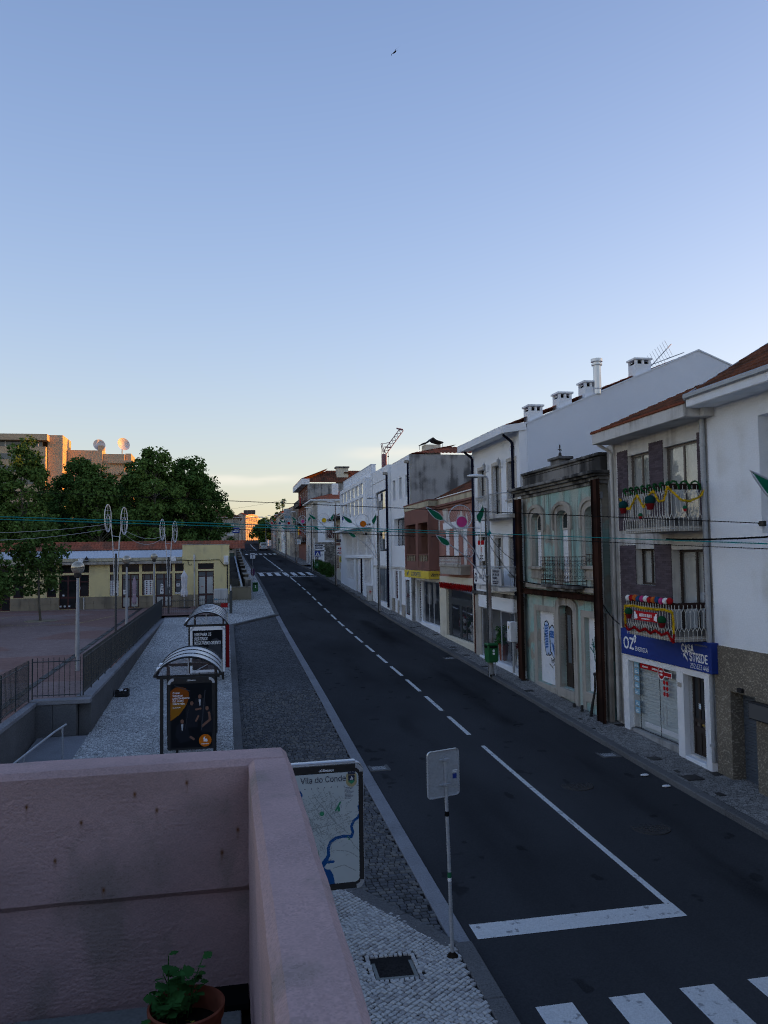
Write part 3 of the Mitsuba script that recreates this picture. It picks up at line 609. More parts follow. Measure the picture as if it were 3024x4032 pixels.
def balcony(b, X, y0, y1, zs, zt, d, label):
    k = part(b, 'balcony', join([cb(X - d + .05, X, y0 + .02, y1 - .02, zs, zs + .13, .01)]), 'stone_trim', label=label)
    part(k, 'kick_plate', join([bx(X - d + .06, X - d + .09, y0 + .03, y1 - .03, zs + .13, zs + .34), bx(X - d + .09, X, y0 + .03, y0 + .06, zs + .13, zs + .34)]), 'old_cornice')
    part(k, 'hand_rail', join([cb(X - d + .07, X - d + .12, y0 + .04, y1, zt - .13, zt + .02, .01), cb(X - d + .1, X, y0 + .04, y0 + .09, zt - .13, zt + .02, .01)]), 'brown_rail')
    zigrail(k, [(X - d, y1), (X - d, y0)], zs, zt - .03); zigrail(k, [(X - d, y0), (X - .02, y0)], zs, zt - .03)
    part(k, 'bottom_rod', join([seg((X - d, y0, zs + .07), (X - d, y1, zs + .07), .007, 4), seg((X - d, y0, zs + .07), (X, y0, zs + .07), .007, 4)]), 'white_bar'); return k
balcony(b, X, 18.46, 20.85, 6.83, 8.02, 1.08, 'upper balcony of white zigzag bars'); balcony(b, X, 18.50, 20.95, 4.02, 4.98, 1.0, 'lower balcony of white zigzag bars')
# shop front
part(b, 'shop_frame', join([cb(X - .16, X + .1, *q, .012) for q in ((22.60, 22.92, .95, 3.22), (19.62, 19.93, .80, 3.22), (18.42, 18.66, .72, 3.22), (18.662, 19.618, 3.05, 3.22), (19.932, 22.598, 3.05, 3.22))]), 'white_paint')
part(b, 'door_step', join([cb(X - .16, X + .3, 18.67, 19.61, .72, .9, .01)]), 'white_plaster'); part(b, 'shop_floor', bx(X - .1, X + .7, 19.94, 22.59, .85, 1.03), 'grey_plaster')
for a, c, nm in ((22.20, 22.58, 'shop_window'), (21.1, 22.195, 'glass_door'), (19.93, 21.095, 'glass_door')):
    k = part(b, nm, (np.array([[X + .02, a, 1.05], [X + .02, c, 1.05], [X + .02, c, 3.05], [X + .02, a, 3.05]]), np.array([[0, 1, 2], [0, 2, 3]])), 'glass')
    part(k, 'edge_strip', join([bx(X + .012, X + .03, a, a + .012, 1.05, 3.05), bx(X + .012, X + .03, a, c, 1.045, 1.065)]), 'steel_dark')
part(b, 'shutter', join([cb(X + .16, X + .185, 19.93, 22.59, 1.28 + i * .105, 1.28 + (i + 1) * .105 - .006, .01) for i in range(17)] + [bx(X + .18, X + .2, 19.93, 22.59, 1.03, 3.05)]), 'shutter_pale', label='closed pale roller shutter behind the glass')
part(b, 'shutter_bottom_bar', cb(X + .13, X + .16, 19.95, 22.2, 1.12, 1.27, .01), 'white_paint')
for yy in (20.62, 20.82): part(b, 'pull_handle', join([seg((X - .07, yy, 1.45), (X - .07, yy, 2.05), .012, 8)] + [seg((X - .07, yy, z), (X + .02, yy, z), .009, 6) for z in (1.55, 1.95)]), 'galv_bright')
k = part(b, 'front_door', ex(frame_poly((18.66, 19.62, .92, 3.05), .07).union(rect(18.66, 19.62, 1.55, 1.68)).union(rect(18.66, 19.62, 1.80, 1.90)).union(rect(19.28, 19.36, .92, 3.05)), X + .12, X + .18), 'dark_wood', label='dark wooden street door with glass and brass letter slots')
part(k, 'panel', bx(X + .14, X + .16, 18.73, 19.55, .99, 1.55), 'dark_wood'); part(k, 'pane', bx(X + .14, X + .16, 18.73, 19.55, 1.9, 2.98), 'dark_glass')
for yy in (18.82, 19.05): part(k, 'letter_slot', cb(X + .10, X + .13, yy, yy + .15, 1.74, 1.78, .005), 'ceramic_yellow')
part(b, 'meter_plate', cb(X - .18, X - .16, 19.68, 19.86, 2.68, 2.80, .004), 'stone_trim')
# blue sign, lettering, door stickers
k = SG = thing('shop_sign', 'long blue shop sign with white lettering under the lower balcony', 'sign'); XS = 11.88
part(k, 'board', cb(XS, X - .002, 18.2, 22.86, 3.23, 4.0, .008), 'sign_blue'); xs = XS - .001
part(k, 'lettering', on_x(txt('OZ', .33, True, width=.62), xs, 22.72, 3.42), 'text_white'); part(k, 'lettering', on_x(txt('ENERGIA', .125, width=.72), xs, 22.02, 3.40), 'text_white')
flame = Polygon([(0, 0), (.07, .08), (.10, .18), (.06, .30), (.03, .40), (.01, .30), (-.05, .18), (-.05, .07)]).difference(Polygon([(.01, .06), (.05, .12), (.03, .22), (-.01, .14)]))
part(k, 'flame_mark', on_x(_ext(flame, .004), xs, 22.02, 3.60), 'text_white')
part(k, 'lettering', on_x(txt('C', .20, True, width=.14), xs, 19.53, 3.66), 'text_white'); part(k, 'lettering', on_x(txt('A', .26, True, width=.17), xs, 19.40, 3.59), 'text_white'); part(k, 'lettering', on_x(txt('SA', .20, True, width=.27), xs, 19.24, 3.68), 'text_white')
part(k, 'lettering', on_x(txt('STRIDE', .22, True, width=.80), xs, 19.17, 3.46), 'text_white'); part(k, 'lettering', on_x(txt('252 633 446', .13, False, width=.82), xs, 19.15, 3.28), 'text_white')
part(k, 'swoosh_mark', on_x(_ext(Polygon([(0, .18), (.14, .15), (.26, .06), (.31, 0), (.29, .09), (.2, .17), (.1, .2), (.13, .08), (.09, .07), (.06, .17)]), .004), xs, 19.56, 3.42), 'text_white')
part(k, 'small_print', on_x(scribble(.55, .04, 1), xs, 18.90, 3.88), 'text_grey')
k = thing('door_sticker', 'red sticker strip with a key shape along the top of the glass shop doors', 'sticker'); xg = X + .018
part(k, 'strip', on_x(_ext(rect(0, 1.35, 0, .15), .002), xg, 22.18, 2.86), 'red'); part(k, 'key_shape', on_x(_ext(Point(0, 0).buffer(.16).union(rect(.1, .52, -.05, .05)).union(rect(.36, .42, -.1, 0)).union(rect(.46, .5, -.09, 0)), .003), xg, 21.0, 2.86), 'red')
part(k, 'key_outline', on_x(_ext(Point(0, 0).buffer(.185).union(rect(.1, .545, -.075, .075)).difference(Point(0, 0).buffer(.16).union(rect(.1, .52, -.05, .05))), .003), xg, 21.0, 2.86), 'text_white')
part(k, 'small_print', on_x(scribble(.3, .05, 1), xg - .002, 22.05, 2.90), 'text_white'); part(k, 'small_print', on_x(scribble(.3, .05, 1), xg - .002, 21.5, 2.90), 'text_white'); part(k, 'small_print', on_x(scribble(.18, .05, 2), xg - .004, 21.08, 2.80), 'text_white')
k = thing('door_sticker', 'six round red dots in two columns on the glass shop door', 'sticker')
for i in range(6): part(k, 'dot', on_x(_ext(Point(0, 0).buffer(.062), .002), xg, 20.86 - (i % 2) * .15, 2.62 - (i // 2) * .16), 'red')
k = thing('window_sticker', 'column of pale blue service stickers on the narrow shop window', 'sticker')
for i, (z, h) in enumerate([(2.86, .13), (2.66, .15), (2.46, .13), (2.25, .14), (2.05, .14), (1.72, .13), (1.50, .15)]):
    part(k, 'sticker', on_x(_ext(rect(0, .26, 0, h).buffer(.012), .002), xg, 22.53, z), 'sticker_blue'); part(k, 'print', on_x(_ext(rect(.03, .22, h * .15, h * .32).union(rect(.03, .16, h * .5, h * .62)), .002), xg - .0015, 22.53, z), 'text_white')
k = thing('door_sticker', 'small pale notice on the dark street door beside the blue shop', 'sticker'); part(k, 'paper', on_x(_ext(rect(0, .10, 0, .14), .002), X + .118, 19.35, 2.16), 'sign_white'); part(k, 'print', on_x(_ext(rect(.02, .08, .03, .05).union(rect(.02, .08, .08, .11)), .002), X + .1165, 19.35, 2.16), 'sticker_blue')
# balcony decorations
def tinsel(name, pts, r, n, m, label, cat='garland', seed=1):
    g = np.random.default_rng(seed); p = np.asarray(pts, float); d = np.r_[0, np.cumsum(np.linalg.norm(np.diff(p, axis=0), axis=1))]
    s = g.random(n) * d[-1]; c = np.stack([np.interp(s, d, p[:, i]) for i in range(3)], -1)
    u = g.normal(size=(n, 3)); u /= np.linalg.norm(u, axis=1, keepdims=True); w = np.cross(u, g.normal(size=(n, 3))); w /= np.linalg.norm(w, axis=1, keepdims=True)
    tip = c + u * r * g.uniform(.6, 1.15, (n, 1)); v = np.stack([c + w * r * .22, c - w * r * .22, tip], 1).reshape(-1, 3)
    core = tube(p, r * .35, 6); return solo(name, join([(v, np.arange(3 * n).reshape(-1, 3)), core]), m, label, cat)
xf, xl = X - 1.08 - .05, X - 1.0 - .05
tinsel('garland', [(xf - .02, 20.88, 7.82), (xf - .02, 20.62, 7.55), (xf - .02, 20.35, 7.50), (xf, 19.95, 7.86), (xf, 19.62, 7.5), (xf, 19.25, 7.85), (xf, 19.1, 7.9), (xf, 18.85, 7.6), (xf, 18.6, 7.62), (xf, 18.42, 7.95), (xf + .35, 18.40, 7.62), (xf + .6, 18.40, 7.58), (xf + .9, 18.40, 7.70), (xf + 1.05, 18.40, 7.92)], .055, 2600, 'tinsel_yellow', 'yellow tinsel garland hung in waves on the upper balcony', seed=3)
sp = [(xf + .1 + .09 * math.cos(t), 20.85 - t * .0505, 8.0 + .09 * math.sin(t)) for t in np.linspace(0, 47, 200)] + [(xf + .12 + (t / 20) * .95, 18.46 + .08 * math.cos(t), 8.0 + .10 * math.sin(t)) for t in np.linspace(0, 21, 90)]
tinsel('garland', sp, .05, 4200, 'tinsel_green', 'green tinsel garland wound round the rail of the upper balcony', seed=4)
tinsel('garland', [(xl, 20.97, 4.22), (xl, 20.97, 4.80), (xl, 20.5, 4.83), (xl, 19.9, 4.80), (xl, 19.3, 4.80), (xl, 18.9, 4.82), (xl, 18.52, 4.78), (xl - .02, 18.45, 4.5), (xl - .02, 18.46, 4.25)], .055, 2400, 'tinsel_yellow', 'yellow tinsel garland framing the banner on the lower balcony', seed=5)
tinsel('garland', [(xl, 20.98, 4.28), (xl, 20.85, 4.14)] + [(xl, 20.75 - .28 * i, 4.25 if i % 2 else 4.15) for i in range(8)] + [(xl - .02, 18.5, 4.02), (xl - .02, 18.44, 4.22)], .055, 2200, 'tinsel_red', 'red tinsel garland along the foot of the lower balcony', seed=6)
def fuzz(c, r, n, seed):
    g = np.random.default_rng(seed); u = g.normal(size=(n, 3)); u /= np.linalg.norm(u, axis=1, keepdims=True); w = np.cross(u, g.normal(size=(n, 3))); w /= np.linalg.norm(w, axis=1, keepdims=True)
    b0 = np.asarray(c) + u * r * .8; v = np.stack([b0 + w * r * .25, b0 - w * r * .25, np.asarray(c) + u * r * g.uniform(1.0, 1.12, (n, 1))], 1).reshape(-1, 3)
    return join([ball(c, r * .95, 10), (v, np.arange(3 * n).reshape(-1, 3))])
cols = ['paper_white', 'red', 'paper_orange', 'paper_blue', 'pink', 'paper_white', 'red', 'paper_orange', 'paper_blue', 'pink', 'paper_white', 'red']
nms = dict(paper_white='white', red='red', paper_orange='orange', paper_blue='blue', pink='pink'); seen = {}; order = ['first', 'second', 'third']
for i, cname in enumerate(cols):
    j = seen.get(cname, 0); seen[cname] = j + 1
    solo('pompom', fuzz((xl + .05, 20.86 - i * .195, 5.03 + .01 * (i % 3)), .085, 260, 40 + i), cname, f'{order[j]} {nms[cname]} paper pompom from the left on the rail of the lower balcony', 'pompom')
def cactus(x, y, z, r, lab, leaf='paper_dkgreen', pot='dark_red'):
    k = thing('paper_cactus', lab, 'paper decoration'); rng_ = np.linspace(0, 2 * np.pi, 12, False)
    part(k, 'cactus_ball', join([tf(lathe([(r * math.sin(a) * (1 if q % 2 else .93), -r * math.cos(a)) for a in np.linspace(0, np.pi, 9)], 16), rz(q), (x, y, z)) for q in range(3)]), leaf)
    part(k, 'pot', lathe([(r * .55, -r * 1.75), (r * .75, -r * .85), (r * .82, -r * .85), (r * .82, -r * .62), (.01, -r * .6)], 14, (x, y, z)), pot)
cactus(xf - .06, 20.62, 7.62, .13, 'large paper cactus in a red pot at the left end of the upper balcony'); cactus(xf - .06, 19.18, 7.66, .14, 'large paper cactus in a red pot in the middle of the upper balcony')
cactus(xf - .03, 19.75, 7.30, .06, 'small paper cactus below the garland of the upper balcony, on its long side', 'leaf_print', 'red'); cactus(xf + .45, 18.39, 7.42, .055, 'small paper cactus below the garland at the near end of the upper balcony', 'leaf_print', 'red')
cactus(xl - .05, 20.68, 4.66, .11, 'paper cactus in a red pot left of the red banner', 'paper_green'); cactus(xl - .05, 18.95, 4.55, .11, 'paper cactus right of the red banner on the lower balcony', 'paper_green')
k = thing('banner', 'small red banner with white print on the lower balcony', 'banner'); part(k, 'cloth', on_x(_ext(rect(0, 1.2, 0, .25), .004), xl - .02, 20.42, 4.46), 'red'); part(k, 'lettering', on_x(txt('BAIRRO DO NORTE', .075, True, width=.66), xl - .025, 20.15, 4.57), 'text_white'); part(k, 'small_print', on_x(scribble(.4, .03, 1), xl - .025, 20.02, 4.50), 'text_white')
for yy in (20.42, 19.42): part(k, 'print', on_x(_ext(Polygon([(.01, .02), (.18, .05), (.16, .17), (.10, .14), (.08, .22), (.01, .23)]) if yy > 20 else Polygon([(.19, .02), (.03, .05), (.05, .17), (.1, .14), (.12, .22), (.19, .23)]), .003), xl - .025, yy, 4.46), 'text_white')

# ---- derelict green house
b = thing('derelict_house', 'derelict two storey house with peeling green plaster, bricked up openings and a dark parapet', 'house')
X = 11.8; Y0, Y1 = 23.78, 30.92
a1, a2, a3 = arch(28.72, 29.70, 5.82, 7.62, 7.88), arch(26.28, 27.28, 5.25, 7.60, 7.84), arch(24.02, 24.95, 5.88, 7.58, 7.84)
g1, g2, gd = (27.74, 29.42, 1.42, 4.12), (23.80, 25.20, 1.70, 4.16), arch(26.02, 27.22, 1.55, 4.30, 4.48)
wall(b, X, Y0, Y1, 1.0, 8.6, [a1, a2, a3, R4(g1), R4(g2), gd], 'green_peel', .45)
part(b, 'parapet', cb(X + .02, X + .4, Y0, Y1 + .02, 8.94, 9.44, .02), 'old_cornice', label='dark weathered parapet'); part(b, 'parapet_coping', cb(X - .07, X + .45, Y0 - .05, Y1 + .06, 9.442, 9.54, .02), 'old_cornice')
for i, (d, z0, z1) in enumerate(((.42, 8.84, 8.94), (.30, 8.76, 8.838), (.16, 8.64, 8.758), (.06, 8.52, 8.638))): part(b, 'cornice', cb(X - d, X + .3, Y0 - .28 + i * .06, Y1 + .40 - i * .1, z0, z1, .015), 'old_cornice')
part(b, 'pedestal', join([cb(X - .02, X + .42, 26.9, 27.7, 9.541, 9.70, .02), cb(X - .1, X + .5, 26.8, 27.8, 9.70, 9.80, .02), lathe([(.0, 9.8), (.09, 9.8), (.05, 9.95), (.02, 10.0), (.03, 10.25), (.0, 10.3)], 8, (X + .2, 27.3, 0)), seg((X + .2, 27.15, 10.05), (X + .2, 27.45, 10.12), .02, 5)]), 'old_cornice')
for q in (9.14,): part(b, 'parapet_panel_groove', bx(X + .012, X + .03, Y0 + .4, Y1 - .3, 9.34, 9.36), 'black')
def hood(o, z0, zs, zt, w=.20, m='stone_trim', drop=True, lo=None):
    y0, y1 = o
    inner = arch(y0, y1, z0 - .001, zs, zt); outer = arch(y0 - w, y1 + w, z0, zs + .10, zt + w)
    part(b, 'window_surround', ex(outer.difference(inner), X - .035, X + .12), m)
    hm = arch(y0 - w - .13, y1 + w + .13, zs - .45, zs + .18, zt + w + .13).difference(arch(y0 - w, y1 + w, zs - .5, zs + .10, zt + w))
    part(b, 'hood_mould', ex(hm, X - .085, X - .005), m)
hood((28.72, 29.70), 5.82, 7.62, 7.88); hood((26.28, 27.28), 5.25, 7.60, 7.84); hood((24.02, 24.95), 5.88, 7.58, 7.84)
for a, c, z in ((28.5, 29.92, 5.82), (23.8, 25.17, 5.88)): part(b, 'sill', cb(X - .13, X + .1, a, c, z - .12, z - .002, .015), 'stone_trim'); part(b, 'apron', join([bx(X - .03, X + .05, a + .1, c - .1, z - .42, z - .125), bx(X - .06, X + .05, a + .08, c - .08, z - .47, z - .425)]), 'stone_trim')
def blocks(o, name, X, h=.20, w=.46, lab=None):
    y0, y1, z0, z1 = o; k = part(b, name, bx(X + .03, X + .06, y0, y1, z0, z1), 'black', label=lab); n = max(1, round((z1 - z0) / h)); hh = (z1 - z0) / n
    for r in range(n):
        y = y0 - (w / 2 if r % 2 else 0)
        while y < y1 - .02:
            a, c = max(y, y0), min(y + w, y1)
            if c - a > .03: part(k, 'block', cb(X + rng.normal(0, .0012), X + .05, a + .0015, c - .0015, z0 + r * hh + .0015, z0 + (r + 1) * hh - .0015, .004), 'white_block')
            y += w
blocks((28.78, 29.62, 5.82, 7.14), 'block_infill', X + .2); blocks((26.34, 27.22, 5.27, 7.14), 'block_infill', X + .2); blocks((24.08, 24.89, 5.88, 7.14), 'block_infill', X + .2)
for (y0, y1), zs, zt in (((28.78, 29.62), 7.60, 7.84), ((26.34, 27.22), 7.58, 7.80), ((24.08, 24.89), 7.56, 7.80)):
    fl = part(b, 'fanlight', ex(arch(y0, y1, 7.15, zs, zt).difference(arch(y0 + .06, y1 - .06, 7.22, zs - .02, zt - .06)).union(rect((y0 + y1) / 2 - .02, (y0 + y1) / 2 + .02, 7.2, zt - .05)), X + .18, X + .22), 'trim_pale'); part(fl, 'pane', ex(arch(y0 + .05, y1 - .05, 7.2, zs - .02, zt - .05), X + .195, X + .205), 'dark_glass')
gm = [(g1, 'walled_door', 'white blocked doorway with a blue bubble graffiti'), (g2, 'walled_door', 'white blocked doorway with a green scrawl')]
for o, nm, lab in gm: blocks(o, nm, X + .14, .205, .44, lab)
for o in (g1, g2):
    part(b, 'door_surround', ex(rect(o[0] - .28, o[1] + .26, 1.0, o[3] + .22).difference(R4((o[0], o[1], .9, o[3]))), X - .03, X + .14), 'stone_trim'); part(b, 'threshold', cb(X - .06, X + .2, o[0], o[1], o[2] - .35, o[2] - .002, .02), 'stone_trim')
part(b, 'door_surround', ex(arch(25.72, 27.52, 1.0, 4.42, 4.80).difference(arch(26.02, 27.22, .9, 4.30, 4.48)), X - .07, X + .12), 'stone_trim'); part(b, 'keystone', cb(X - .12, X + .05, 26.48, 26.78, 4.46, 4.84, .02), 'stone_trim')
k = part(b, 'front_door', ex(gd.difference(rect(26.14, 26.58, 2.4, 4.1)).difference(rect(26.68, 27.1, 2.4, 4.1)), X + .2, X + .25), 'dark_wood', label='tall narrow double door'); part(k, 'pane', bx(X + .22, X + .23, 26.1, 27.14, 2.35, 4.15), 'grey_glass'); part(k, 'meeting_post', cb(X + .15, X + .2, 26.59, 26.66, 1.56, 4.4, .01), 'dark_wood')
part(b, 'step', cb(X - .1, X + .4, 26.0, 27.24, 1.2, 1.53, .02), 'stone_trim')
part(b, 'band', cb(X - .10, X - .002, Y0, Y1, 4.98, 5.16, .015), 'stone_trim')
# iron shoring in front of the facade
k = part(b, 'shoring', join([bx(X - .32, X - .20, 30.28, 30.30, 1.1, 8.5), bx(X - .32, X - .20, 30.70, 30.72, 1.1, 8.5), bx(X - .27, X - .25, 30.30, 30.70, 1.1, 8.5)]), 'rusty_iron', label='rusty black iron post shoring up the facade')
part(b, 'shoring', join([bx(X - .32, X - .20, 23.42, 23.44, .9, 8.65), bx(X - .32, X - .20, 23.80, 23.82, .9, 8.65), bx(X - .27, X - .25, 23.44, 23.80, .9, 8.65)]), 'rusty_iron'); part(b, 'shoring_beam', join([bx(X - .30, X - .12, 23.82, 30.28, 4.74, 4.76), bx(X - .30, X - .12, 23.82, 30.28, 4.93, 4.95), bx(X - .22, X - .20, 23.82, 30.28, 4.76, 4.93)]), 'rusty_iron')
downpipe(b, X, 23.70, 1.2, 8.1, .04, 'dirty_white'); part(b, 'hopper', cb(X - .22, X - .02, 23.55, 23.84, 8.02, 8.25, .02), 'galvanised')
downpipe(b, X + .06, 31.02, 1.5, 9.0, .035, 'stone_trim')
kb = part(b, 'balcony', join([cb(X - .52, X, 24.9, 27.7, 5.10, 5.20, .015), cb(X - .40, X, 25.1, 27.5, 5.0, 5.098, .02), cb(X - .26, X, 25.3, 27.3, 4.97, 5.02, .01)]), 'old_cornice', label='rusty wrought iron balcony')
def scroll(c, r, sgn, plane='x', n=16):
    t = np.linspace(.4, 4.6 * np.pi / 2, n); rr = r * (1 - t / 9.5); u, w = rr * np.cos(t) * sgn, rr * np.sin(t)
    return [(c[0], c[1] + a, c[2] + q) if plane == 'x' else (c[0] + a, c[1], c[2] + q) for a, q in zip(u, w)]
def ironwork(k, xr, pts, z0, z1, n):
    (xa, ya), (xb, yb) = pts; part(k, 'rail', join([seg((xa, ya, z), (xb, yb, z), .012, 5) for z in (z0 + .04, z0 + .16, z1 - .14, z1)]), 'rusty_iron'); pl = 'x' if xa == xb else 'y'
    for i in range(n):
        t = (i + .5) / n; c = np.array([xa + (xb - xa) * t, ya + (yb - ya) * t, 0]); w = np.hypot(xb - xa, yb - ya) / n
        e = np.array([0, 1, 0]) if pl == 'x' else np.array([1., 0, 0])
        ms = [seg(c + e * w * .5 + [0, 0, z0], c + e * w * .5 + [0, 0, z1], .009, 5)]
        for zc, s in ((z0 + .28, 1), (z0 + .50, -1), (z0 + .70, 1)): ms += [tube(scroll(c + [0, 0, zc], w * .42, s, pl), .007, 4)]
        part(k, 'scroll_panel', join(ms), 'rusty_iron')
ironwork(kb, 0, [(X - .5, 24.92), (X - .5, 27.68)], 5.2, 6.18, 13); ironwork(kb, 0, [(X - .5, 24.92), (X - .02, 24.92)], 5.2, 6.18, 3); ironwork(kb, 0, [(X - .5, 27.68), (X - .02, 27.68)], 5.2, 6.18, 3)
kb = part(b, 'window_guard', seg((X - .02, 24.05, 6.25), (X - .02, 24.92, 6.25), .012, 5), 'rusty_iron', label='low rusty scrollwork across the right window')
for i in range(4): part(kb, 'scroll', join([tube(scroll((X - .02, 24.16 + i * .21, 6.06), .09, 1 if i % 2 else -1), .008, 4), seg((X - .02, 24.05 + i * .21, 5.9), (X - .02, 24.05 + i * .21, 6.25), .008, 4)]), 'rusty_iron')
body(b, X, 9, Y0, Y1, 0, 9.0, 'old_cornice', X0=X + .1)
# graffiti on the white blocks
def stroke(pts, w): return LineString(pts).buffer(w, cap_style=1, join_style=1)
xg = X + .137
k = thing('graffiti', 'blue and black bubble graffiti on the white blocked doorway left of the old door', 'graffiti')
o1 = [(.0, .75), (-.03, 1.0), (.06, 1.22), (.2, 1.27), (.36, 1.2), (.45, 1.0), (.47, .9), (.55, 1.05), (.72, 1.15), (.92, 1.05), (1.02, .82), (.95, .62), (.85, .55), (.80, .68), (.95, .3), (1.06, .02), (.98, -.05), (.8, .02), (.6, .22), (.55, .1), (.42, .06), (.36, .2), (.26, .04), (.14, .04), (.04, .3)]
po = Polygon(o1).buffer(.05).buffer(-.03)
part(k, 'outline', on_x(_ext(po.buffer(.035), .002), xg, 29.02, 2.45), 'black'); part(k, 'fill', on_x(_ext(po.buffer(-.01), .004), xg, 29.02, 2.45), 'graffiti_pale')
sh = unary_union([stroke([(.08, .3 + .1 * i), (.3, .34 + .1 * i)], .035) for i in range(9)] + [stroke([(.55, .75 + .09 * i), (.85, .74 + .09 * i)], .04) for i in range(3)] + [stroke([(.68 + .05 * i, .5 - .1 * i), (.9 + .02 * i, .4 - .1 * i)], .035) for i in range(4)]).intersection(po.buffer(-.03))
part(k, 'shading', on_x(_ext(sh, .006), xg, 29.02, 2.45), 'graffiti_blue'); part(k, 'inner_line', on_x(_ext(unary_union([stroke([(.47, .9), (.5, .65), (.52, .4), (.55, .15)], .03), stroke([(.02, .78), (.18, .72)], .02)]), .007), xg, 29.02, 2.45), 'black')
part(k, 'tag', on_x(_ext(unary_union([stroke([(.0, .05), (.3, -.05)], .02), stroke([(.12, .3), (.2, .12)], .015), stroke([(.22, .28), (.3, .1), (.38, .26), (.26, .2)], .016), stroke([(.4, .3), (.5, .1), (.36, .05)], .016)]), .003), xg, 28.6, 2.1), 'black')
k = thing('graffiti', 'thin dark green scrawled tag on the white blocked doorway right of the old door', 'graffiti')
part(k, 'tag', on_x(_ext(unary_union([stroke(q, .018) for q in ([(0, .5), (.25, .35), (.18, .8), (.35, .45), (.33, .85)], [(.1, .62), (.42, .5)], [(.28, .45), (.30, .15), (.5, -.12)], [(.52, .3), (.5, .66)], [(.46, .9), (.52, .96), (.6, .9), (.52, .82), (.46, .9)], [(.62, .5), (.78, .72), (.68, .4), (.84, .5)], [(.66, .16), (.8, .2), (.86, .02), (1.1, .02)])]), .003), xg, 25.12, 2.65), 'graffiti_green')
for i, (x, y, h, lab) in enumerate(((11.55, 25.66, .14, 'shorter'), (11.55, 25.06, .2, 'taller'))): solo('bollard_stump', lathe([(.05, 0), (.05, h - .03), (.035, h), (.01, h)], 10, (x, y, G(y) + .14)), 'iron_black', f'{lab} black iron stump at the foot of the derelict house', 'bollard')
solo('leaning_post', join([tube([(11.55, 24.40, G(24.4) + .14), (11.56, 24.30, 1.4), (11.62, 24.2, 1.9), (11.62, 24.18, 2.38)], [.055, .045, .035, .03], 8), ball((11.62, 24.18, 2.41), .06, 8)]), 'iron_black', 'thin bent black post leaning by the derelict house', 'post')

# ---- white house with the long gable wall
b = thing('gable_house', 'tall white house with a long bare gable wall and sign boards on its balcony', 'house')
X = 11.7; Y0, Y1 = 30.98, 36.95
U1, U2, U3 = (35.08, 35.95, 8.9, 10.22), (33.02, 33.95, 8.0, 10.2), (31.12, 32.0, 8.6, 10.18)
L1, L2, L3 = (35.15, 36.0, 5.5, 7.12), (32.98, 33.82, 5.1, 7.0), (31.04, 31.92, 5.48, 7.0)
wall(b, X, Y0, Y1, 4.55, 11.35, [R4(o) for o in (U1, U2, U3, L1, L2, L3)], 'white_clean', .35)
for o in (U1, U2, U3): window(b, X, o, .14, .06, (.35,), (.3,), 'steel_dark', 'glass', 'curtain_beige', .35); surround(b, X, o, .15, .03, 'trim_pale', 1)
for o in (L1, L2, L3): window(b, X, o, .14, .06, (.5,), (.22,), 'steel_dark', 'glass', 'curtain_beige', .3); surround(b, X, o, .15, .03, 'trim_pale', 1)
p0 = math.atan(.384); xr, zr = 19.9, 14.9
gp = Polygon([(X + .36, 0), (X + .36, 11.3), (X + .36, 11.62), (xr, zr), (28.3, 11.6), (28.3, 0)])
part(b, 'gable_wall', ey(gp, 30.60, 30.93), 'gable_paint', label='long bare pale grey blue gable wall')
part(b, 'gable_corner', bx(X, X + .359, 30.62, 30.975, 4.5, 11.45), 'white_clean')
part(b, 'gable_coping', join([tf(ey(Polygon([(X + .3, 11.585), (xr, zr - .01), (xr, zr + .05), (X + .3, 11.65)]), 30.56, 30.98)), tf(ey(Polygon([(xr, zr - .01), (28.4, 11.56), (28.4, 11.62), (xr, zr + .05)]), 30.56, 30.98))]), 'gable_paint')
part(b, 'eave', join([ey(Polygon([(X - .72, 11.20), (X - .72, 11.5), (X + .3, 11.66), (X + .3, 11.35)]), 30.56, 37.0)]), 'white_clean', label='smooth white boxed eave')
roof(b, (X - .7, 30.95, 11.46), UY, up(p0), 6.0, 9.6, 'roof_red'); part(b, 'rear_roof', ey(Polygon([(xr, zr - .02), (xr, zr + .02), (28.4, 11.6), (28.4, 11.5)]), 30.99, 36.9), 'roof_red')
body(b, X, 16, 31.2, Y1, 0, 11.3, 'white_clean')
for x0, x1, z in ((12.15, 12.85, 12.42), (13.45, 14.15, 12.98), (14.62, 15.32, 13.48), (16.95, 17.78, 14.52)): chimney(b, x0, x1, 30.65, 31.4, z - .9, z)
part(b, 'metal_flue', join([lathe([(.16, 12.9), (.16, 14.1), (.22, 14.11), (.22, 14.18), (.15, 14.19), (.15, 14.24), (.24, 14.26), (.24, 14.38), (.0, 14.40)], 20, (15.22, 30.66, 0)), lathe([(.165, 13.10), (.175, 13.12), (.165, 13.14)], 20, (15.22, 30.66, 0))]), 'galv_bright', smooth=30, label='shiny metal flue pipe on the gable')
k = thing('tv_antenna', 'thin rooftop aerial beside the topmost chimney of the gable wall', 'antenna')
part(k, 'boom', join([seg((17.7, 31.2, 14.0), (19.0, 31.2, 15.3), .02, 5), seg((17.6, 31.2, 14.2), (19.6, 31.2, 14.95), .018, 5)]), 'galvanised'); part(k, 'elements', join([seg((18.2 + .12 * i, 31.2, 14.1 + .10 * i), (17.85 + .12 * i, 31.2, 14.75 + .10 * i), .008, 4) for i in range(8)] + [seg((19.0 + .06 * i, 30.9, 14.72 + .022 * i), (19.0 + .06 * i, 31.6, 14.76 + .022 * i), .008, 4) for i in range(8)]), 'galvanised')
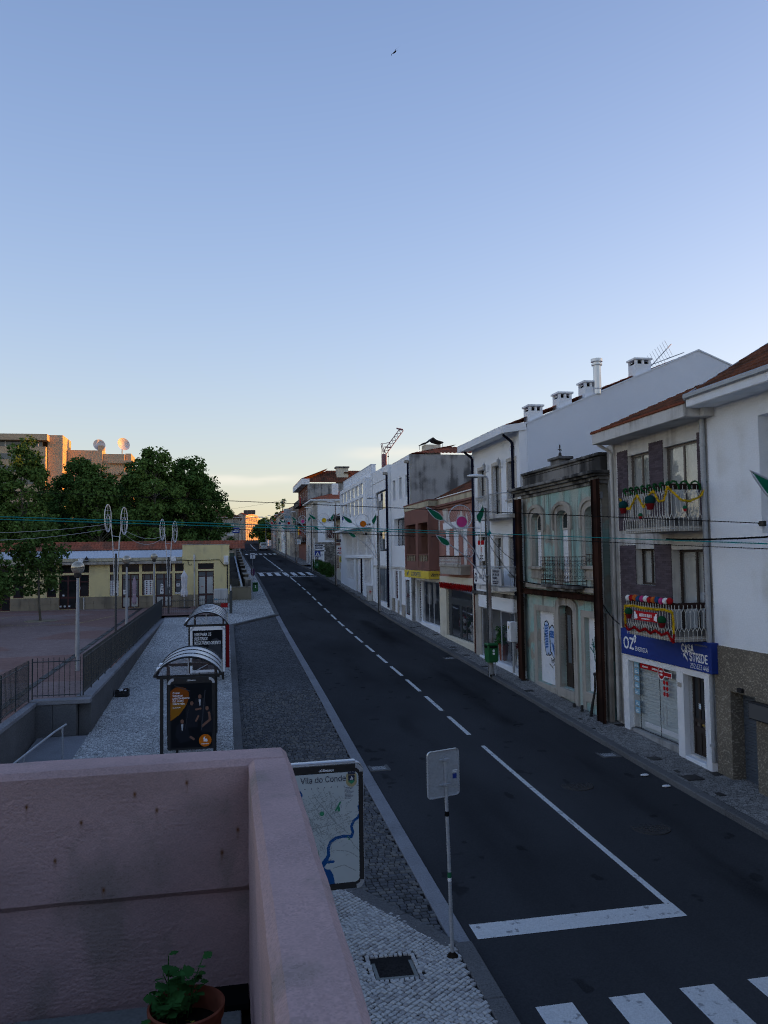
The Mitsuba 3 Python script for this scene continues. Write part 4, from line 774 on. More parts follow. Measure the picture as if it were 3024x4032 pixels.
def railbalcony(y0, y1, zs, zt, d, n, lab, front=True):
    kk = part(b, 'balcony', join([ez(Polygon([(X, y0), (X - d + .35, y0), (X - d, y0 + .45), (X - d, y1 - .2), (X, y1)]), zs, zs + .16)]), 'dirty_white', label=lab)
    part(kk, 'hand_rail', join([seg((X - d + .02, y0 + .4, zt), (X - d + .02, y1 - .2, zt), .022, 8), seg((X - .02, y0 + .02, zt), (X - d + .37, y0 + .02, zt), .022, 8), seg((X - d + .37, y0 + .02, zt), (X - d + .02, y0 + .44, zt), .022, 8), seg((X - d + .02, y1 - .22, zt), (X - .02, y1, zt), .022, 8)]), 'galvanised')
    balusters(kk, 0, [(X - d + .03, y0 + .45), (X - d + .03, y1 - .22)], zs + .16, zt, n, .011, 'galvanised'); balusters(kk, 0, [(X - d + .38, y0 + .03), (X - .05, y0 + .03)], zs + .16, zt, 4, .011, 'galvanised'); return kk
railbalcony(30.2 + .85, 34.4, 7.80, 8.82, .78, 26, 'upper white balcony with thin bars')
railbalcony(31.0, 34.6, 4.78, 5.78, .74, 24, 'lower balcony hidden by sign boards')
for yy in (34.55, 32.6):
    k = thing('wall_lantern', f'small grey wall lantern {"left" if yy > 33 else "right"} of the upper balcony door of the gable house', 'lamp')
    part(k, 'bracket', tube([(X, yy, 10.05), (X - .14, yy, 10.02), (X - .2, yy, 10.1)], .015, 5), 'galvanised'); part(k, 'lantern', lathe([(.03, 10.1), (.05, 10.14), (.09, 10.34), (.02, 10.42), (.0, 10.48)], 6, (X - .2, yy, 0)), 'galvanised')
downpipe(b, X, 36.72, 4.4, 10.9, .055, 'navy', (X - .5, 36.6, 11.2)); downpipe(b, X, 31.22, 4.6, 10.9, .055, 'navy', (X - .5, 31.1, 11.2))
xs = X - .80
k = thing('shop_sign', 'white board with large blue lettering on the lower balcony of the gable house', 'sign'); part(k, 'board', cb(xs, xs + .05, 32.05, 34.5, 5.02, 5.68, .008), 'sign_white'); part(k, 'lettering', on_x(txt('esco  avila', .22, True, width=1.55), xs - .001, 33.75, 5.26), 'text_grey')
part(k, 'emblem', on_x(_ext(Point(.18, .3).buffer(.2).difference(Point(.18, .3).buffer(.13)).union(Point(.18, .3).buffer(.07)), .003), xs - .001, 34.40, 5.0), 'text_dark'); part(k, 'small_print', on_x(scribble(.6, .05, 2), xs - .001, 32.75, 5.10), 'text_grey')
k = thing('shop_sign', 'greyer board with four lines of print on the lower balcony of the gable house', 'sign')
part(k, 'board', cb(xs + .01, xs + .06, 30.95, 32.04, 5.02, 5.70, .008), 'sign_grey')
for s, h, z, w in (('CONTABILIDADE', .085, 5.56, .86), ('IVA - IRS - IRC', .085, 5.42, .80), ('SEGUROS', .085, 5.28, .56)): part(k, 'lettering', on_x(txt(s, h, True, width=w), xs + .009, 31.97, z), 'text_dark')
part(k, 'small_print', on_x(scribble(.8, .04, 2), xs + .009, 31.95, 5.08), 'text_dark')
k = thing('estate_sign', 'white and red notice board in the left lower window of the gable house', 'sign'); part(k, 'board', cb(X - .1, X - .06, 35.1, 36.0, 6.0, 6.95, .006), 'sign_white'); part(k, 'band', bx(X - .104, X - .101, 35.1, 36.0, 6.75, 6.95), 'red'); part(k, 'lettering', on_x(txt('R', .22, True), X - .101, 35.6, 6.42), 'red'); part(k, 'small_print', on_x(scribble(.5, .07, 2), X - .101, 35.75, 6.08), 'text_dark')
k = thing('notice', 'small paper notice in the lower balcony door of the gable house', 'notice'); part(k, 'paper', bx(X + .12, X + .125, 33.3, 33.6, 6.1, 6.6), 'sign_white'); part(k, 'print', on_x(_ext(unary_union([rect(.05, .25, .1 * i + .05, .1 * i + .09) for i in range(4)]), .002), X + .119, 33.6, 6.12), 'text_grey')
# shop on the ground floor: open corner with plants
part(b, 'shop_fascia', cb(X - .12, X + .2, 31.5, 36.05, 3.88, 4.45, .01), 'white_clean'); part(b, 'shop_fascia_end', bx(X - .05, X + .2, 30.62, 31.498, 3.95, 4.45), 'grey_plaster'); part(b, 'ledge', cb(X - .15, X + .3, 30.62, 36.9, 4.452, 4.60, .01), 'old_cornice')
part(b, 'shop_step', cb(X - .08, X + 1.5, 30.62, 36.2, .9, 1.62, .02), 'white_plaster'); part(b, 'shop_back', join([bx(X + 2.4, X + 2.5, 30.7, 36.6, 1.6, 4.4), bx(X + .4, X + 2.4, 30.65, 36.6, 4.35, 4.42)]), 'room_dark')
part(b, 'shop_pier', join([bx(X, X + .35, 36.1, 36.94, 1.0, 4.45), bx(X + .02, X + .3, 30.64, 30.8, 1.6, 4.0)]), 'stone_trim')
for i, (a, c) in enumerate(((34.6, 36.0), (31.7, 33.4))):
    k = part(b, 'shop_window', ex(frame_poly((a, c, 1.65, 3.86), .05), X + .02, X + .07), 'alu'); part(k, 'pane', bx(X + .04, X + .046, a + .05, c - .05, 1.7, 3.81), 'glass')
part(b, 'shop_door_leaf', cb(X + .5, X + .54, 32.9, 33.5, 1.65, 3.8, .01), 'grey_glass')
k = thing('meter_box', 'white electricity meter box with a pipe below it beside the shoring post', 'box'); part(k, 'box', cb(X - .42, X - .12, 30.98, 31.40, 2.75, 3.55, .012), 'white_paint'); part(k, 'door', cb(X - .43, X - .421, 31.02, 31.36, 2.80, 3.50, .004), 'white_paint'); part(k, 'label', bx(X - .433, X - .431, 31.12, 31.26, 3.28, 3.38), 'emblem_gold'); part(k, 'pipe', seg((X - .27, 31.1, 1.5), (X - .27, 31.1, 2.75), .05, 10), 'galvanised'); part(k, 'wall_bracket', bx(X - .12, X, 31.0, 31.3, 2.9, 3.4), 'stone_trim')

# ---- pink house with the flower shop
b = thing('pink_house', 'low pink house with patchy paint, blocked windows and a flower shop under a red garland', 'house')
X = 11.85; Y0, Y1 = 37.05, 43.95
bw = [(41.78, 42.66, 6.27, 7.75), (40.05, 41.12, 6.20, 7.68), (38.54, 39.38, 6.25, 7.68)]; sw = (37.66, 42.5, 1.95, 4.62)
wall(b, X, Y0, Y1, 5.12, 8.9, [R4(o) for o in bw], 'pink_peel', .35); wall(b, X - .02, Y0, Y1, 1.0, 5.12, [R4(sw)], 'cream_wall', .37, 'shop_wall')
for o in bw: part(b, 'blocked_window', cb(X + .06, X + .12, *o, .01), 'white_block')
part(b, 'window_surround', ex(rect(39.9, 42.9, 7.70, 8.05).difference(rect(40, 40.01, 7, 8)), X - .03, X + .1), 'white_plaster')
part(b, 'parapet', bx(X - .03, X + .3, Y0, Y1, 9.1, 9.42), 'beige_band'); part(b, 'parapet_cap', cb(X - .06, X + .34, Y0, Y1, 9.42, 9.50, .01), 'brown_plaster'); part(b, 'cap_edge', cb(X - .085, X - .05, Y0, Y1, 9.47, 9.52, .005), 'white_paint')
part(b, 'cornice', join([cb(X - .22, X + .1, Y0, Y1, 8.98, 9.098, .02), cb(X - .12, X + .1, Y0, Y1, 8.86, 8.978, .02)]), 'brown_plaster')
kb = part(b, 'balcony', join([cb(X - .55, X, 38.0, 42.0, 5.68, 5.80, .02), ex(Polygon([(38.1, 5.30), (41.9, 5.30), (42.0, 5.68), (38.0, 5.68)]), X - .5, X)]), 'stone_trim', label='deep stone balcony with a low ornate railing')
part(kb, 'hand_rail', join([cb(X - .53, X - .48, 38.02, 41.98, 6.20, 6.26, .01), bx(X - .48, X, 38.02, 38.06, 6.2, 6.26)]), 'brown_rail')
for i in range(24): yy = 38.08 + i * .168; part(kb, 'baluster', lathe([(.012, 5.8), (.03, 5.86), (.012, 5.93), (.028, 6.02), (.012, 6.1), (.02, 6.2)], 6, (X - .505, yy, 0)), 'dirty_white')
downpipe(b, X, 37.3, 1.6, 8.9, .05, 'brown_plaster'); downpipe(b, X - .03, 36.99, 1.5, 9.0, .06, 'rusty_iron')
part(b, 'shop_frame', join([cb(X - .05, X + .1, 42.5, 43.5, 1.75, 4.66, .01), cb(X - .05, X + .1, 37.5, 37.66, 1.5, 5.1, .01), cb(X - .08, X + .1, 37.5, 43.6, 4.66, 5.14, .015)]), 'cream_wall'); part(b, 'shop_step', cb(X - .06, X + .4, 37.5, 42.5, 1.2, 1.93, .02), 'cream_wall')
k = part(b, 'shop_window', ex(frame_poly(sw, .08).union(rect(37.66, 42.5, 3.66, 4.02)).union(rect(39.2, 39.28, 1.95, 3.7)).union(rect(40.05, 40.4, 1.95, 3.7)).union(rect(41.9, 42.5, 1.95, 4.6)), X + .10, X + .16), 'steel_dark')
for a, c in ((37.74, 39.2), (39.28, 40.05), (40.4, 41.9)): part(k, 'pane', bx(X + .125, X + .131, a, c, 2.03, 3.66), 'glass')
part(k, 'pane', bx(X + .125, X + .131, 37.74, 41.9, 4.02, 4.54), 'glass'); part(b, 'shop_back', join([bx(X + 1.6, X + 1.7, 37.2, 43.2, 1.8, 4.7), bx(X + .2, X + 1.6, 37.2, 43.2, 4.64, 4.7), bx(X + .2, X + 1.6, 37.2, 43.2, 1.8, 1.86)]), 'room_dark')
tinsel('garland', [(X - .13, 43.45 - .175 * i, 4.50 if i % 2 else 4.78 - .0 * i) for i in range(35)], .085, 3000, 'tinsel_red', 'scalloped red tinsel garland over the flower shop window', seed=9)
pit = math.atan(.55)
roof(b, (X + .3, Y0, 9.45), UY, up(pit), 10.0, 4.6, 'roof_old', clip=lambda a, s: a < 10.0 - s * math.cos(pit)); ridge(b, (X + .3, Y0 + 10.0, 9.48), (X + .3 + 3.9, Y0 + 6.1, 9.48 + 3.9 * .55))
roof(b, (X + .3, Y0 + 10.0, 9.45), np.array([1., 0, 0]), np.array([0, -math.cos(pit), math.sin(pit)]), 8, 4.6, 'roof_old', clip=lambda a, s: a > s * math.cos(pit)); body(b, X, 9, Y0, Y1, 0, 9.2, 'beige_band')

# ---- brown house with the projecting loggia and yellow sign
b = thing('loggia_house', 'brown rendered house whose upper floor projects as a loggia over a yellow sign', 'house')
X = 11.95; XB = 11.25; Y0, Y1 = 44.0, 51.2
oa, ob = (47.10, 49.85, 5.6, 8.2), (44.15, 46.55, 5.6, 8.2)
part(b, 'bay_wall', join([ex(rect(43.98, 50.1, 5.42, 9.08).difference(R4(oa)).difference(R4(ob)), XB, XB + .22)]), 'brown_plaster', label='brown front of the projecting loggia')
part(b, 'bay_side', join([bx(XB + .222, X + 1.2, 43.98, 44.15, 5.42, 9.08), bx(XB + .222, X + 1.2, 49.9, 50.1, 5.42, 9.08), bx(XB + .222, X + 1.2, 44.152, 49.898, 5.42, 5.58), bx(XB + .222, X + 1.2, 44.152, 49.898, 8.3, 8.4)]), 'brown_plaster')
part(b, 'bay_band', join([cb(XB - .02, X + 1.2, 43.9, 50.15, 9.082, 9.40, .01)]), 'beige_band'); part(b, 'bay_cap', cb(XB - .05, X + 1.2, 43.86, 50.2, 9.402, 9.48, .01), 'brown_plaster')
wall(b, X + .9, Y0 + .16, 49.9, 5.58, 8.3, [R4((44.6, 45.9, 5.62, 7.7)), R4((48.0, 49.4, 6.3, 7.7))], 'beige_band', .2, 'loggia_wall')
window(b, X + .9, (44.6, 45.9, 5.62, 7.7), .05, .07, (.5,), (), 'maroon_wood', 'glass', 'curtain', .1); window(b, X + .9, (48.0, 49.4, 6.3, 7.7), .05, .07, (.5,), (), 'maroon_wood', 'glass', 'room_mid', .1)
for o in (oa, ob):
    k = part(b, 'loggia_parapet', join([bx(XB + .05, XB + .12, o[0], o[1], 5.6, 5.95), cb(XB + .03, XB + .14, o[0], o[1], 6.32, 6.38, .01)]), 'brown_plaster')
    for i in range(6): yy = o[0] + (o[1] - o[0]) * (i + .5) / 6; part(k, 'post', cb(XB + .06, XB + .10, yy - .03, yy + .03, 5.95, 6.32, .004), 'beige_band')
wall(b, X, Y0, Y1, 1.6, 5.42, [R4((44.25, 48.8, 2.2, 4.75)), R4((48.85, 49.95, 2.1, 4.72))], 'white_clean', .3, 'shop_wall')
part(b, 'shop_pier', cb(X - .06, X + .1, 50.0, 51.0, 1.9, 4.9, .01), 'white_clean'); part(b, 'shop_base', cb(X - .05, X + .15, 44.2, 48.84, 1.7, 2.19, .01), 'white_clean')
k = part(b, 'shop_window', ex(frame_poly((44.25, 48.8, 2.2, 4.75), .06).union(rect(47.1, 47.16, 2.2, 4.75)).union(rect(46.0, 46.06, 2.2, 4.75)), X + .08, X + .13), 'alu')
for a, c in ((44.3, 46.0), (46.06, 47.1), (47.16, 48.75)): part(k, 'pane', bx(X + .1, X + .106, a, c, 2.26, 4.7), 'glass')
part(b, 'shop_back', join([bx(X + 1.6, X + 1.7, 44.1, 50.4, 1.9, 5), bx(X + .35, X + 1.6, 44.1, 50.4, 4.85, 4.95), bx(X + .35, X + 1.6, 44.1, 50.4, 1.9, 2.0)]), 'room_dark')
for a, c, z0 in ((44.6, 45.3, 3.2), (46.25, 46.8, 3.4), (47.4, 48.3, 3.3)): part(b, 'poster', bx(X + .30, X + .31, a, c, z0, z0 + 1.2), 'room_mid' if a < 45 else 'curtain')
part(b, 'shop_door', cb(X + .2, X + .25, 48.9, 49.9, 2.1, 4.7, .02), 'black_frame')
k = thing('shop_sign', 'yellow shop sign with grey lettering wrapped round the projecting loggia', 'sign'); part(k, 'board', cb(XB - .05, XB + .05, 43.9, 50.12, 4.95, 5.40, .008), 'sign_yellow'); part(k, 'return_board', cb(XB + .052, X - .002, 43.9, 43.97, 4.95, 5.40, .008), 'sign_yellow')
part(k, 'lettering', on_x(txt('CLIREATEX', .24, True, width=2.5), XB - .051, 48.3, 5.06), 'text_grey'); part(k, 'emblem', on_x(_ext(Point(.12, .1).buffer(.12).union(rect(0, .4, .1, .16)).union(rect(.3, .5, .15, .3)), .003), XB - .051, 49.4, 5.05), 'text_grey'); part(k, 'lettering', on_y(_ext(unary_union([stroke([(0, .1), (.06, .0), (.12, .16), (.16, .02), (.24, .12), (.3, .02), (.36, .12), (.42, .04), (.55, .1)], .018), stroke([(.05, -.04), (.5, .0)], .01)]), .003), XB + .08, 43.898, 5.12), 'text_dark')
body(b, X, 9, 44.2, Y1, 0, 9.4, 'brown_plaster', X0=X + .9); part(b, 'flat_roof', bx(X + 1.2, X + 9, 44.2, 50.2, 9.2, 9.3), 'grey_plaster')
downpipe(b, X, 51.3, 2.1, 5.6, .05, 'navy')

# ---- white house with three slit windows and a bare grey side wall
b = thing('slit_window_house', 'tall white house with three slit windows and a stained grey side wall under red tiles', 'house')
X = 11.7; Y0, Y1 = 50.45, 56.42
S1, S2, S3, W = (54.85, 55.74, 10.18, 11.62), (52.82, 53.68, 10.18, 11.62), (50.8, 51.66, 10.18, 11.62), (51.9, 55.5, 6.98, 8.86)
D = [(54.55, 55.5, 3.3, 5.25), (53.25, 54.1, 2.5, 5.25), (50.9, 52.2, 2.4, 4.7)]
wall(b, X, Y0, Y1, 2.0, 12.75, [R4(o) for o in [S1, S2, S3, W] + D], 'white_clean', .35, top=Polygon([(Y0, 2.0), (Y1, 2.0), (Y1, 12.82), (Y0, 12.86)]))
for o in (S1, S2, S3): window(b, X, o, .22, .06, (), (.35,), 'steel_dark', 'glass', 'curtain', .25)
window(b, X, W, .3, .08, (.33, .66), (), 'steel_dark', 'glass', 'curtain', .3)
part(b, 'ledge', cb(X - .06, X, Y0, Y1, 5.36, 5.54, .02), 'dirty_white'); part(b, 'granite_foot', join([bx(X - .04, X - .002, a, c, 2.0, z) for a, c, z in ((55.5, 56.4, 3.3), (54.1, 54.55, 3.2), (52.2, 53.25, 3.0))]), 'stone_trim')
part(b, 'side_window', cb(X + .1, X + .16, *D[0], .02), 'maroon_wood'); part(b, 'front_door', cb(X + .2, X + .26, *D[1], .02), 'dark_wood'); k = part(b, 'shop_window', ex(frame_poly(D[2], .06).union(rect(50.9, 52.2, 3.55, 3.8)), X + .08, X + .14), 'maroon_wood'); part(k, 'pane', bx(X + .1, X + .11, 50.96, 52.14, 2.5, 4.65), 'grey_glass')
part(b, 'side_wall', ey(Polygon([(X + .02, 0), (X + .02, 12.84), (20.5, 12.84), (20.5, 0)]), 50.1, 50.44), 'grey_plaster', label='bare grey side wall streaked with dark stains'); body(b, X, 9, 50.46, Y1, 0, 12.7, 'white_clean')
pt = math.atan(.27); roof(b, (X + .1, 50.0, 12.88), np.array([1., 0, 0]), np.array([0, math.cos(pt), math.sin(pt)]), 8.8, 3.3, 'roof_red', .045, .26, .38, clip=lambda a, s: a > s * 1.0); roof(b, (X + .1, 50.0, 12.86), UY, up(pt), 6.4, 4.0, 'roof_red', clip=lambda a, s: a > s * .8)
k = part(b, 'chimney', bx(13.55, 14.65, 53.4, 54.4, 12.9, 13.95), 'cream_wall', label='chimney with a winged metal cap'); part(k, 'winged_cap', join([tf(ey(Polygon([(13.35, 13.98), (13.8, 14.1), (14.1, 14.38), (14.3, 14.2), (14.85, 14.08), (14.85, 14.12), (14.35, 14.27), (14.1, 14.46), (13.75, 14.16), (13.35, 14.03)]), 53.3, 54.5))]), 'iron_black'); part(k, 'cap_frame', join([seg((x, yy, 13.7), (x, yy, 14.05), .02, 5) for x in (13.4, 14.8) for yy in (53.4, 54.4)]), 'galvanised')
downpipe(b, X, 50.52, 8.9, 12.3, .06, 'navy'); part(b, 'hopper', cb(X - .3, X - .02, 50.42, 50.66, 12.3, 12.5, .03), 'stone_trim')

# ---- white house with ribbon windows
b = thing('ribbon_window_house', 'white house with two ribbon windows between dark downpipes', 'house')
X = 11.5; Y0, Y1 = 56.46, 62.5; W1, W2, SH = (56.6, 61.4, 9.78, 11.2), (56.6, 60.4, 6.65, 8.18), (56.6, 61.6, 2.85, 5.4)
wall(b, X, Y0, Y1, 2.4, 12.9, [R4(o) for o in (W1, W2, SH)], 'white_clean', .35)
window(b, X, W1, .14, .07, (.3, .62, .8), (), 'steel_dark', 'glass', 'louvre_dark', .02); window(b, X, W2, .14, .07, (.3, .55), (), 'steel_dark', 'glass', 'louvre_dark', .02)
for o in ((56.8, 57.9, 10.0, 11.0), (59.7, 60.6, 10.5, 11.05), (57.0, 58.2, 6.8, 8.0)): part(b, 'shutter_panel', cb(X + .06, X + .12, *o, .01), 'white_paint')
part(b, 'ledge', cb(X - .08, X, Y0, Y1, 5.44, 5.6, .02), 'dirty_white'); part(b, 'joint_line', bx(X - .008, X - .001, Y0, Y1, 11.92, 11.96), 'stone_trim')
k = part(b, 'shop_window', ex(frame_poly(SH, .07).union(rect(58.4, 58.47, 2.9, 5.4)), X + .1, X + .15), 'alu'); part(k, 'pane', bx(X + .12, X + .13, 56.66, 61.54, 2.9, 5.35), 'grey_glass')
downpipe(b, X, 56.5, 2.6, 12.2, .075, 'navy'); part(b, 'hopper', cb(X - .34, X - .02, 56.40, 56.66, 12.15, 12.35, .03), 'stone_trim'); body(b, X, 9, Y0, Y1, 0, 12.8, 'white_clean'); part(b, 'flat_roof', bx(X + .35, X + 9, Y0, Y1, 12.5, 12.6), 'grey_plaster')

# ---- white showroom with a glazed bay and a canopy
b = thing('showroom', 'white modern building with a glazed upper bay and a thin slanting canopy', 'building')
X = 11.4; XB = 10.95; Y0, Y1 = 62.55, 80.6
cols_ = np.linspace(63.9, 77.0, 7)
part(b, 'bay_wall', ex(rect(62.9, 77.5, 8.9, 12.62).difference(unary_union([rect(a + .16, c - .16, z0, z1) for a, c in zip(cols_[:-1], cols_[1:]) for z0, z1 in ((9.75, 11.12), (11.34, 12.30))])), XB, XB + .25), 'white_clean'); part(b, 'bay_sides', join([bx(XB + .252, X, 62.9, 63.1, 8.9, 12.62), bx(XB + .252, X, 77.3, 77.5, 8.9, 12.62), bx(XB + .252, X, 63.102, 77.298, 12.5, 12.62)]), 'white_clean')
for a, c in zip(cols_[:-1], cols_[1:]): window(b, XB, (a + .16, c - .16, 11.34, 12.30), .1, .05, (), (), 'white_paint', 'glass', 'curtain', .1); window(b, XB, (a + .16, c - .16, 9.75, 11.12), .1, .05, (.33, .66), (.35, .65), 'white_paint', 'glass', 'curtain', .1)
gr = [(a, c, z0, z1) for z0, z1 in ((6.40, 8.45),) for a, c in ((62.9, 65.2), (65.5, 69.5), (69.9, 72.5), (72.8, 76.6))] + [(63.3, 66.7, 4.05, 6.1), (71.9, 76.4, 4.2, 6.1)]; do = (67.4, 71.1, 3.0, 6.15)
wall(b, X, Y0, Y1, 2.6, 12.6, [R4(o) for o in gr] + [R4(do)], 'white_clean', .35); part(b, 'parapet', bx(X - .001, X + .36, Y0, 78.0, 12.602, 13.58), 'white_clean'); part(b, 'parapet_coping', cb(X - .04, X + .4, Y0 - .02, 78.05, 13.582, 13.64, .01), 'white_plaster')
for o in gr:
    window(b, X, o, .2, .05, (), (), 'white_paint', 'grey_glass', None); n = int((o[1] - o[0]) / .32)
    for i in range(n): yy = o[0] + (o[1] - o[0]) * (i + .5) / n; part(b, 'grille_fin', cb(X + .05, X + .17, yy - .035, yy + .035, o[2], o[3], .008), 'white_paint')
part(b, 'beam', cb(X - .14, X - .002, 62.6, 77.2, 6.12, 6.32, .01), 'white_clean'); part(b, 'canopy', join([ez(Polygon([(X, 62.4), (X - 1.1, 63.2), (X - 1.0, 78.5), (X, 79.5)]), 8.58, 8.74)]), 'white_clean', label='thin pointed white canopy'); part(b, 'window_unit', cb(X - .3, X - .01, 63.2, 64.3, 8.76, 9.3, .02), 'grey_glass')
k = part(b, 'entrance', ex(frame_poly(do, .08).union(rect(69.1, 69.25, 3.0, 6.1)), X + .2, X + .28), 'navy'); part(k, 'pane', bx(X + .23, X + .24, 67.5, 71, 3.05, 6.05), 'dark_glass'); part(b, 'door_leaf', cb(X + .12, X + .17, 69.3, 70.6, 3.05, 6.05, .01), 'white_paint'); body(b, X, 12, Y0, Y1, 0, 12.5, 'white_clean'); part(b, 'flat_roof', bx(X + .35, X + 12, Y0, Y1, 12.4, 12.5), 'grey_plaster')
k = thing('brand_sign', 'square blue sign with a white five pointed star emblem fixed to the showroom', 'sign'); yS = 75.9
part(k, 'box', cb(10.92, 11.62, yS - .15, yS, 9.50, 10.08, .02), 'sign_blue'); pts = [(.35 + .25 * math.sin(i * 2 * math.pi / 5), .29 + .25 * math.cos(i * 2 * math.pi / 5)) for i in range(5)]
part(k, 'emblem', on_y(_ext(unary_union([stroke([p, (.35, .29)], .025) for p in pts] + [stroke(pts + pts[:1], .02)]), .004), 10.92, yS - .151, 9.50), 'sticker_blue'); part(k, 'lower_box', cb(10.95, 11.62, yS - .13, yS - .02, 8.85, 9.48, .02), 'stone_trim'); part(k, 'grey_panels', join([bx(11.0, 11.57, yS - .135, yS - .131, 8.9 + .3 * i, 9.15 + .3 * i) for i in range(2)]), 'sign_grey'); part(k, 'arm', bx(10.95, 11.42, yS - .09, yS - .06, 10.09, 10.13), 'galvanised')
yS = 80.2
k = thing('fuel_sign', 'white square fuel sign with coloured slanted blocks on a bracket', 'sign'); part(k, 'box', cb(10.80, 11.75, yS - .14, yS, 6.42, 7.36, .02), 'sign_white')
for r in range(2):
    for c, m in enumerate(('navy', 'red', 'orange')): part(k, 'block', on_y(_ext(Polygon([(0, 0), (.15, 0), (.19, .17), (.04, .17)]), .003), 10.97 + c * .19 + (.05 if r else 0), yS - .141, 6.56 + r * .46), m)
part(k, 'lettering', on_y(txt('TOTAL', .15, True, width=.72), 10.93, yS - .141, 6.80), 'red')
k = thing('name_sign', 'long narrow navy sign above the white fuel sign', 'sign'); part(k, 'board', cb(10.80, 11.75, yS - .12, yS, 7.78, 8.02, .01), 'navy'); part(k, 'small_print', on_y(scribble(.7, .08, 1), 10.9, yS - .121, 7.85), 'text_grey'); part(k, 'end_box', cb(10.78, 10.92, yS - .1, yS - .02, 8.021, 8.12, .01), 'black_frame')
k = thing('ad_sign', 'small yellow and green square sign below the white fuel sign', 'sign'); part(k, 'board', cb(11.22, 11.72, yS - .1, yS, 5.72, 6.30, .01), 'yellow'); part(k, 'print', on_y(_ext(rect(.08, .42, .1, .5).difference(rect(.16, .34, .2, .4)), .003), 11.22, yS - .101, 5.72), 'map_green')
k = thing('electric_cabinet', 'grey street cabinet with a red cross mark at the foot of the showroom', 'cabinet'); yC, zC = 62.9, G(62.9) + .13
part(k, 'body', cb(11.02, 11.36, yC - .3, yC + .5, zC, zC + 1.15, .02), 'dirty_white'); part(k, 'mark', on_y(_ext(rect(.1, .15, 0, .24).union(rect(0, .25, .1, .15)), .003), 11.06, yC - .301, zC + .6), 'red'); part(k, 'lid', cb(11.0, 11.38, yC - .32, yC + .52, zC + 1.151, zC + 1.2, .01), 'dirty_white'); part(k, 'side_cable', tube([(11.4, yC - .25, zC + .9), (11.43, yC - .28, zC + .5), (11.42, yC - .3, zC)], .03, 6), 'cable_black')

# ---- small beige house under a dark tiled eave, garden hedge, and what follows up the hill
b = thing('beige_house', 'small beige house with brown bands under a dark overhanging eave', 'house')
X = 11.75; Y0, Y1 = 80.75, 88.0
ws = [(82.0, 83.1, 5.2, 7.2), (84.4, 85.5, 5.2, 7.2), (86.4, 87.3, 4.2, 6.6), (82.0, 83.1, 8.0, 9.5), (84.4, 85.5, 8.0, 9.5)]
wall(b, X, Y0, Y1, 3.4, 10.3, [R4(o) for o in ws], 'cream_wall', .3)
for o in ws: window(b, X, o, .12, .07, (.5,), (), 'maroon_wood', 'dark_glass', None); part(b, 'window_surround', ex(rect(o[0] - .14, o[1] + .14, o[2] - .14, o[3] + .14).difference(R4(o)), X - .03, X + .1), 'brown_plaster')
part(b, 'band', cb(X - .05, X - .002, Y0, Y1, 7.5, 7.75, .01), 'brown_plaster'); part(b, 'eave', cb(X - .75, X + .1, 79.9, 88.4, 10.2, 10.4, .02), 'iron_black'); roof(b, (X - .75, 79.9, 10.4), UY, up(.42), 8.5, 5.0, 'roof_old'); body(b, X, 8, Y0, Y1, 0, 10.3, 'cream_wall')
def leaves(centres, radii, n, size, seed, squash=1., out=.55):
    """leaf clumps: folded leaf-sized faces scattered in and on each clump's ball"""
    g = np.random.default_rng(seed); c = np.repeat(np.asarray(centres, float), n, 0); r = np.repeat(np.asarray(radii, float), n)
    d = g.normal(size=c.shape); d /= np.linalg.norm(d, axis=1, keepdims=True); rr = r * g.uniform(.25, 1., len(r)) ** out
    p = c + d * rr[:, None] * [1, 1, squash]; nrm = d * .7 + g.normal(size=c.shape) * .6 + [0, 0, .35]; nrm /= np.linalg.norm(nrm, axis=1, keepdims=True)
    a = np.cross(nrm, g.normal(size=c.shape)); a /= np.linalg.norm(a, axis=1, keepdims=True); q = np.cross(nrm, a); s = size * g.uniform(.6, 1.3, len(r))[:, None]
    v = np.stack([p - a * s, p + q * s * .55 - nrm * s * .2, p + a * s, p - q * s * .55 - nrm * s * .2], 1).reshape(-1, 3); i = np.arange(len(p)) * 4
    return v, np.vstack([np.stack([i, i + 1, i + 2], 1), np.stack([i, i + 2, i + 3], 1)])
g = np.random.default_rng(21); hc_ = [(11.55 + g.normal(0, .25), y, G(y) + .3 + g.random() * .95) for y in np.arange(88.6, 107, .10)]
k = thing('hedge', 'dense dark green hedge behind the right pavement before the stone wall', 'hedge'); part(k, 'foliage', leaves(hc_, [.38] * len(hc_), 60, .09, 5), 'leaf_hedge', kind='stuff'); part(k, 'stems', join([seg((11.6, y, G(y)), (11.6 + g.normal(0, .2), y, G(y) + 1.0), .03, 5) for y in np.arange(89, 107, .7)]), 'bark', kind='stuff')
b = thing('corner_white_house', 'white house with a blank wall over rough stone and a red roof', 'house')
X = 12.2; Y0 = 113.0; Yr = 124.0
part(b, 'side_wall', bx(X, 22, Y0, Y0 + .4, 8.35, 14.2), 'white_clean', label='blank white wall facing the side street'); part(b, 'quoin', bx(X - .06, X + .55, Y0 - .06, Y0 + .45, 4.5, 14.0), 'stone_trim'); win = (14.0, 15.2, 8.9, 10.3)
part(b, 'side_window', ey(rect(13.85, 15.35, 8.7, 10.5).difference(rect(*win)), Y0 - .08, Y0 - .002), 'trim_pale'); part(b, 'side_window_pane', bx(win[0], win[1], Y0 - .03, Y0 - .001, win[2], win[3]), 'maroon_wood')
km = part(b, 'stone_wall', bx(X + .02, 22, Y0 - .16, Y0 - .002, 4.4, 8.35), 'masonry', label='rough stone lower wall'); gs = np.random.default_rng(4); z = 4.5
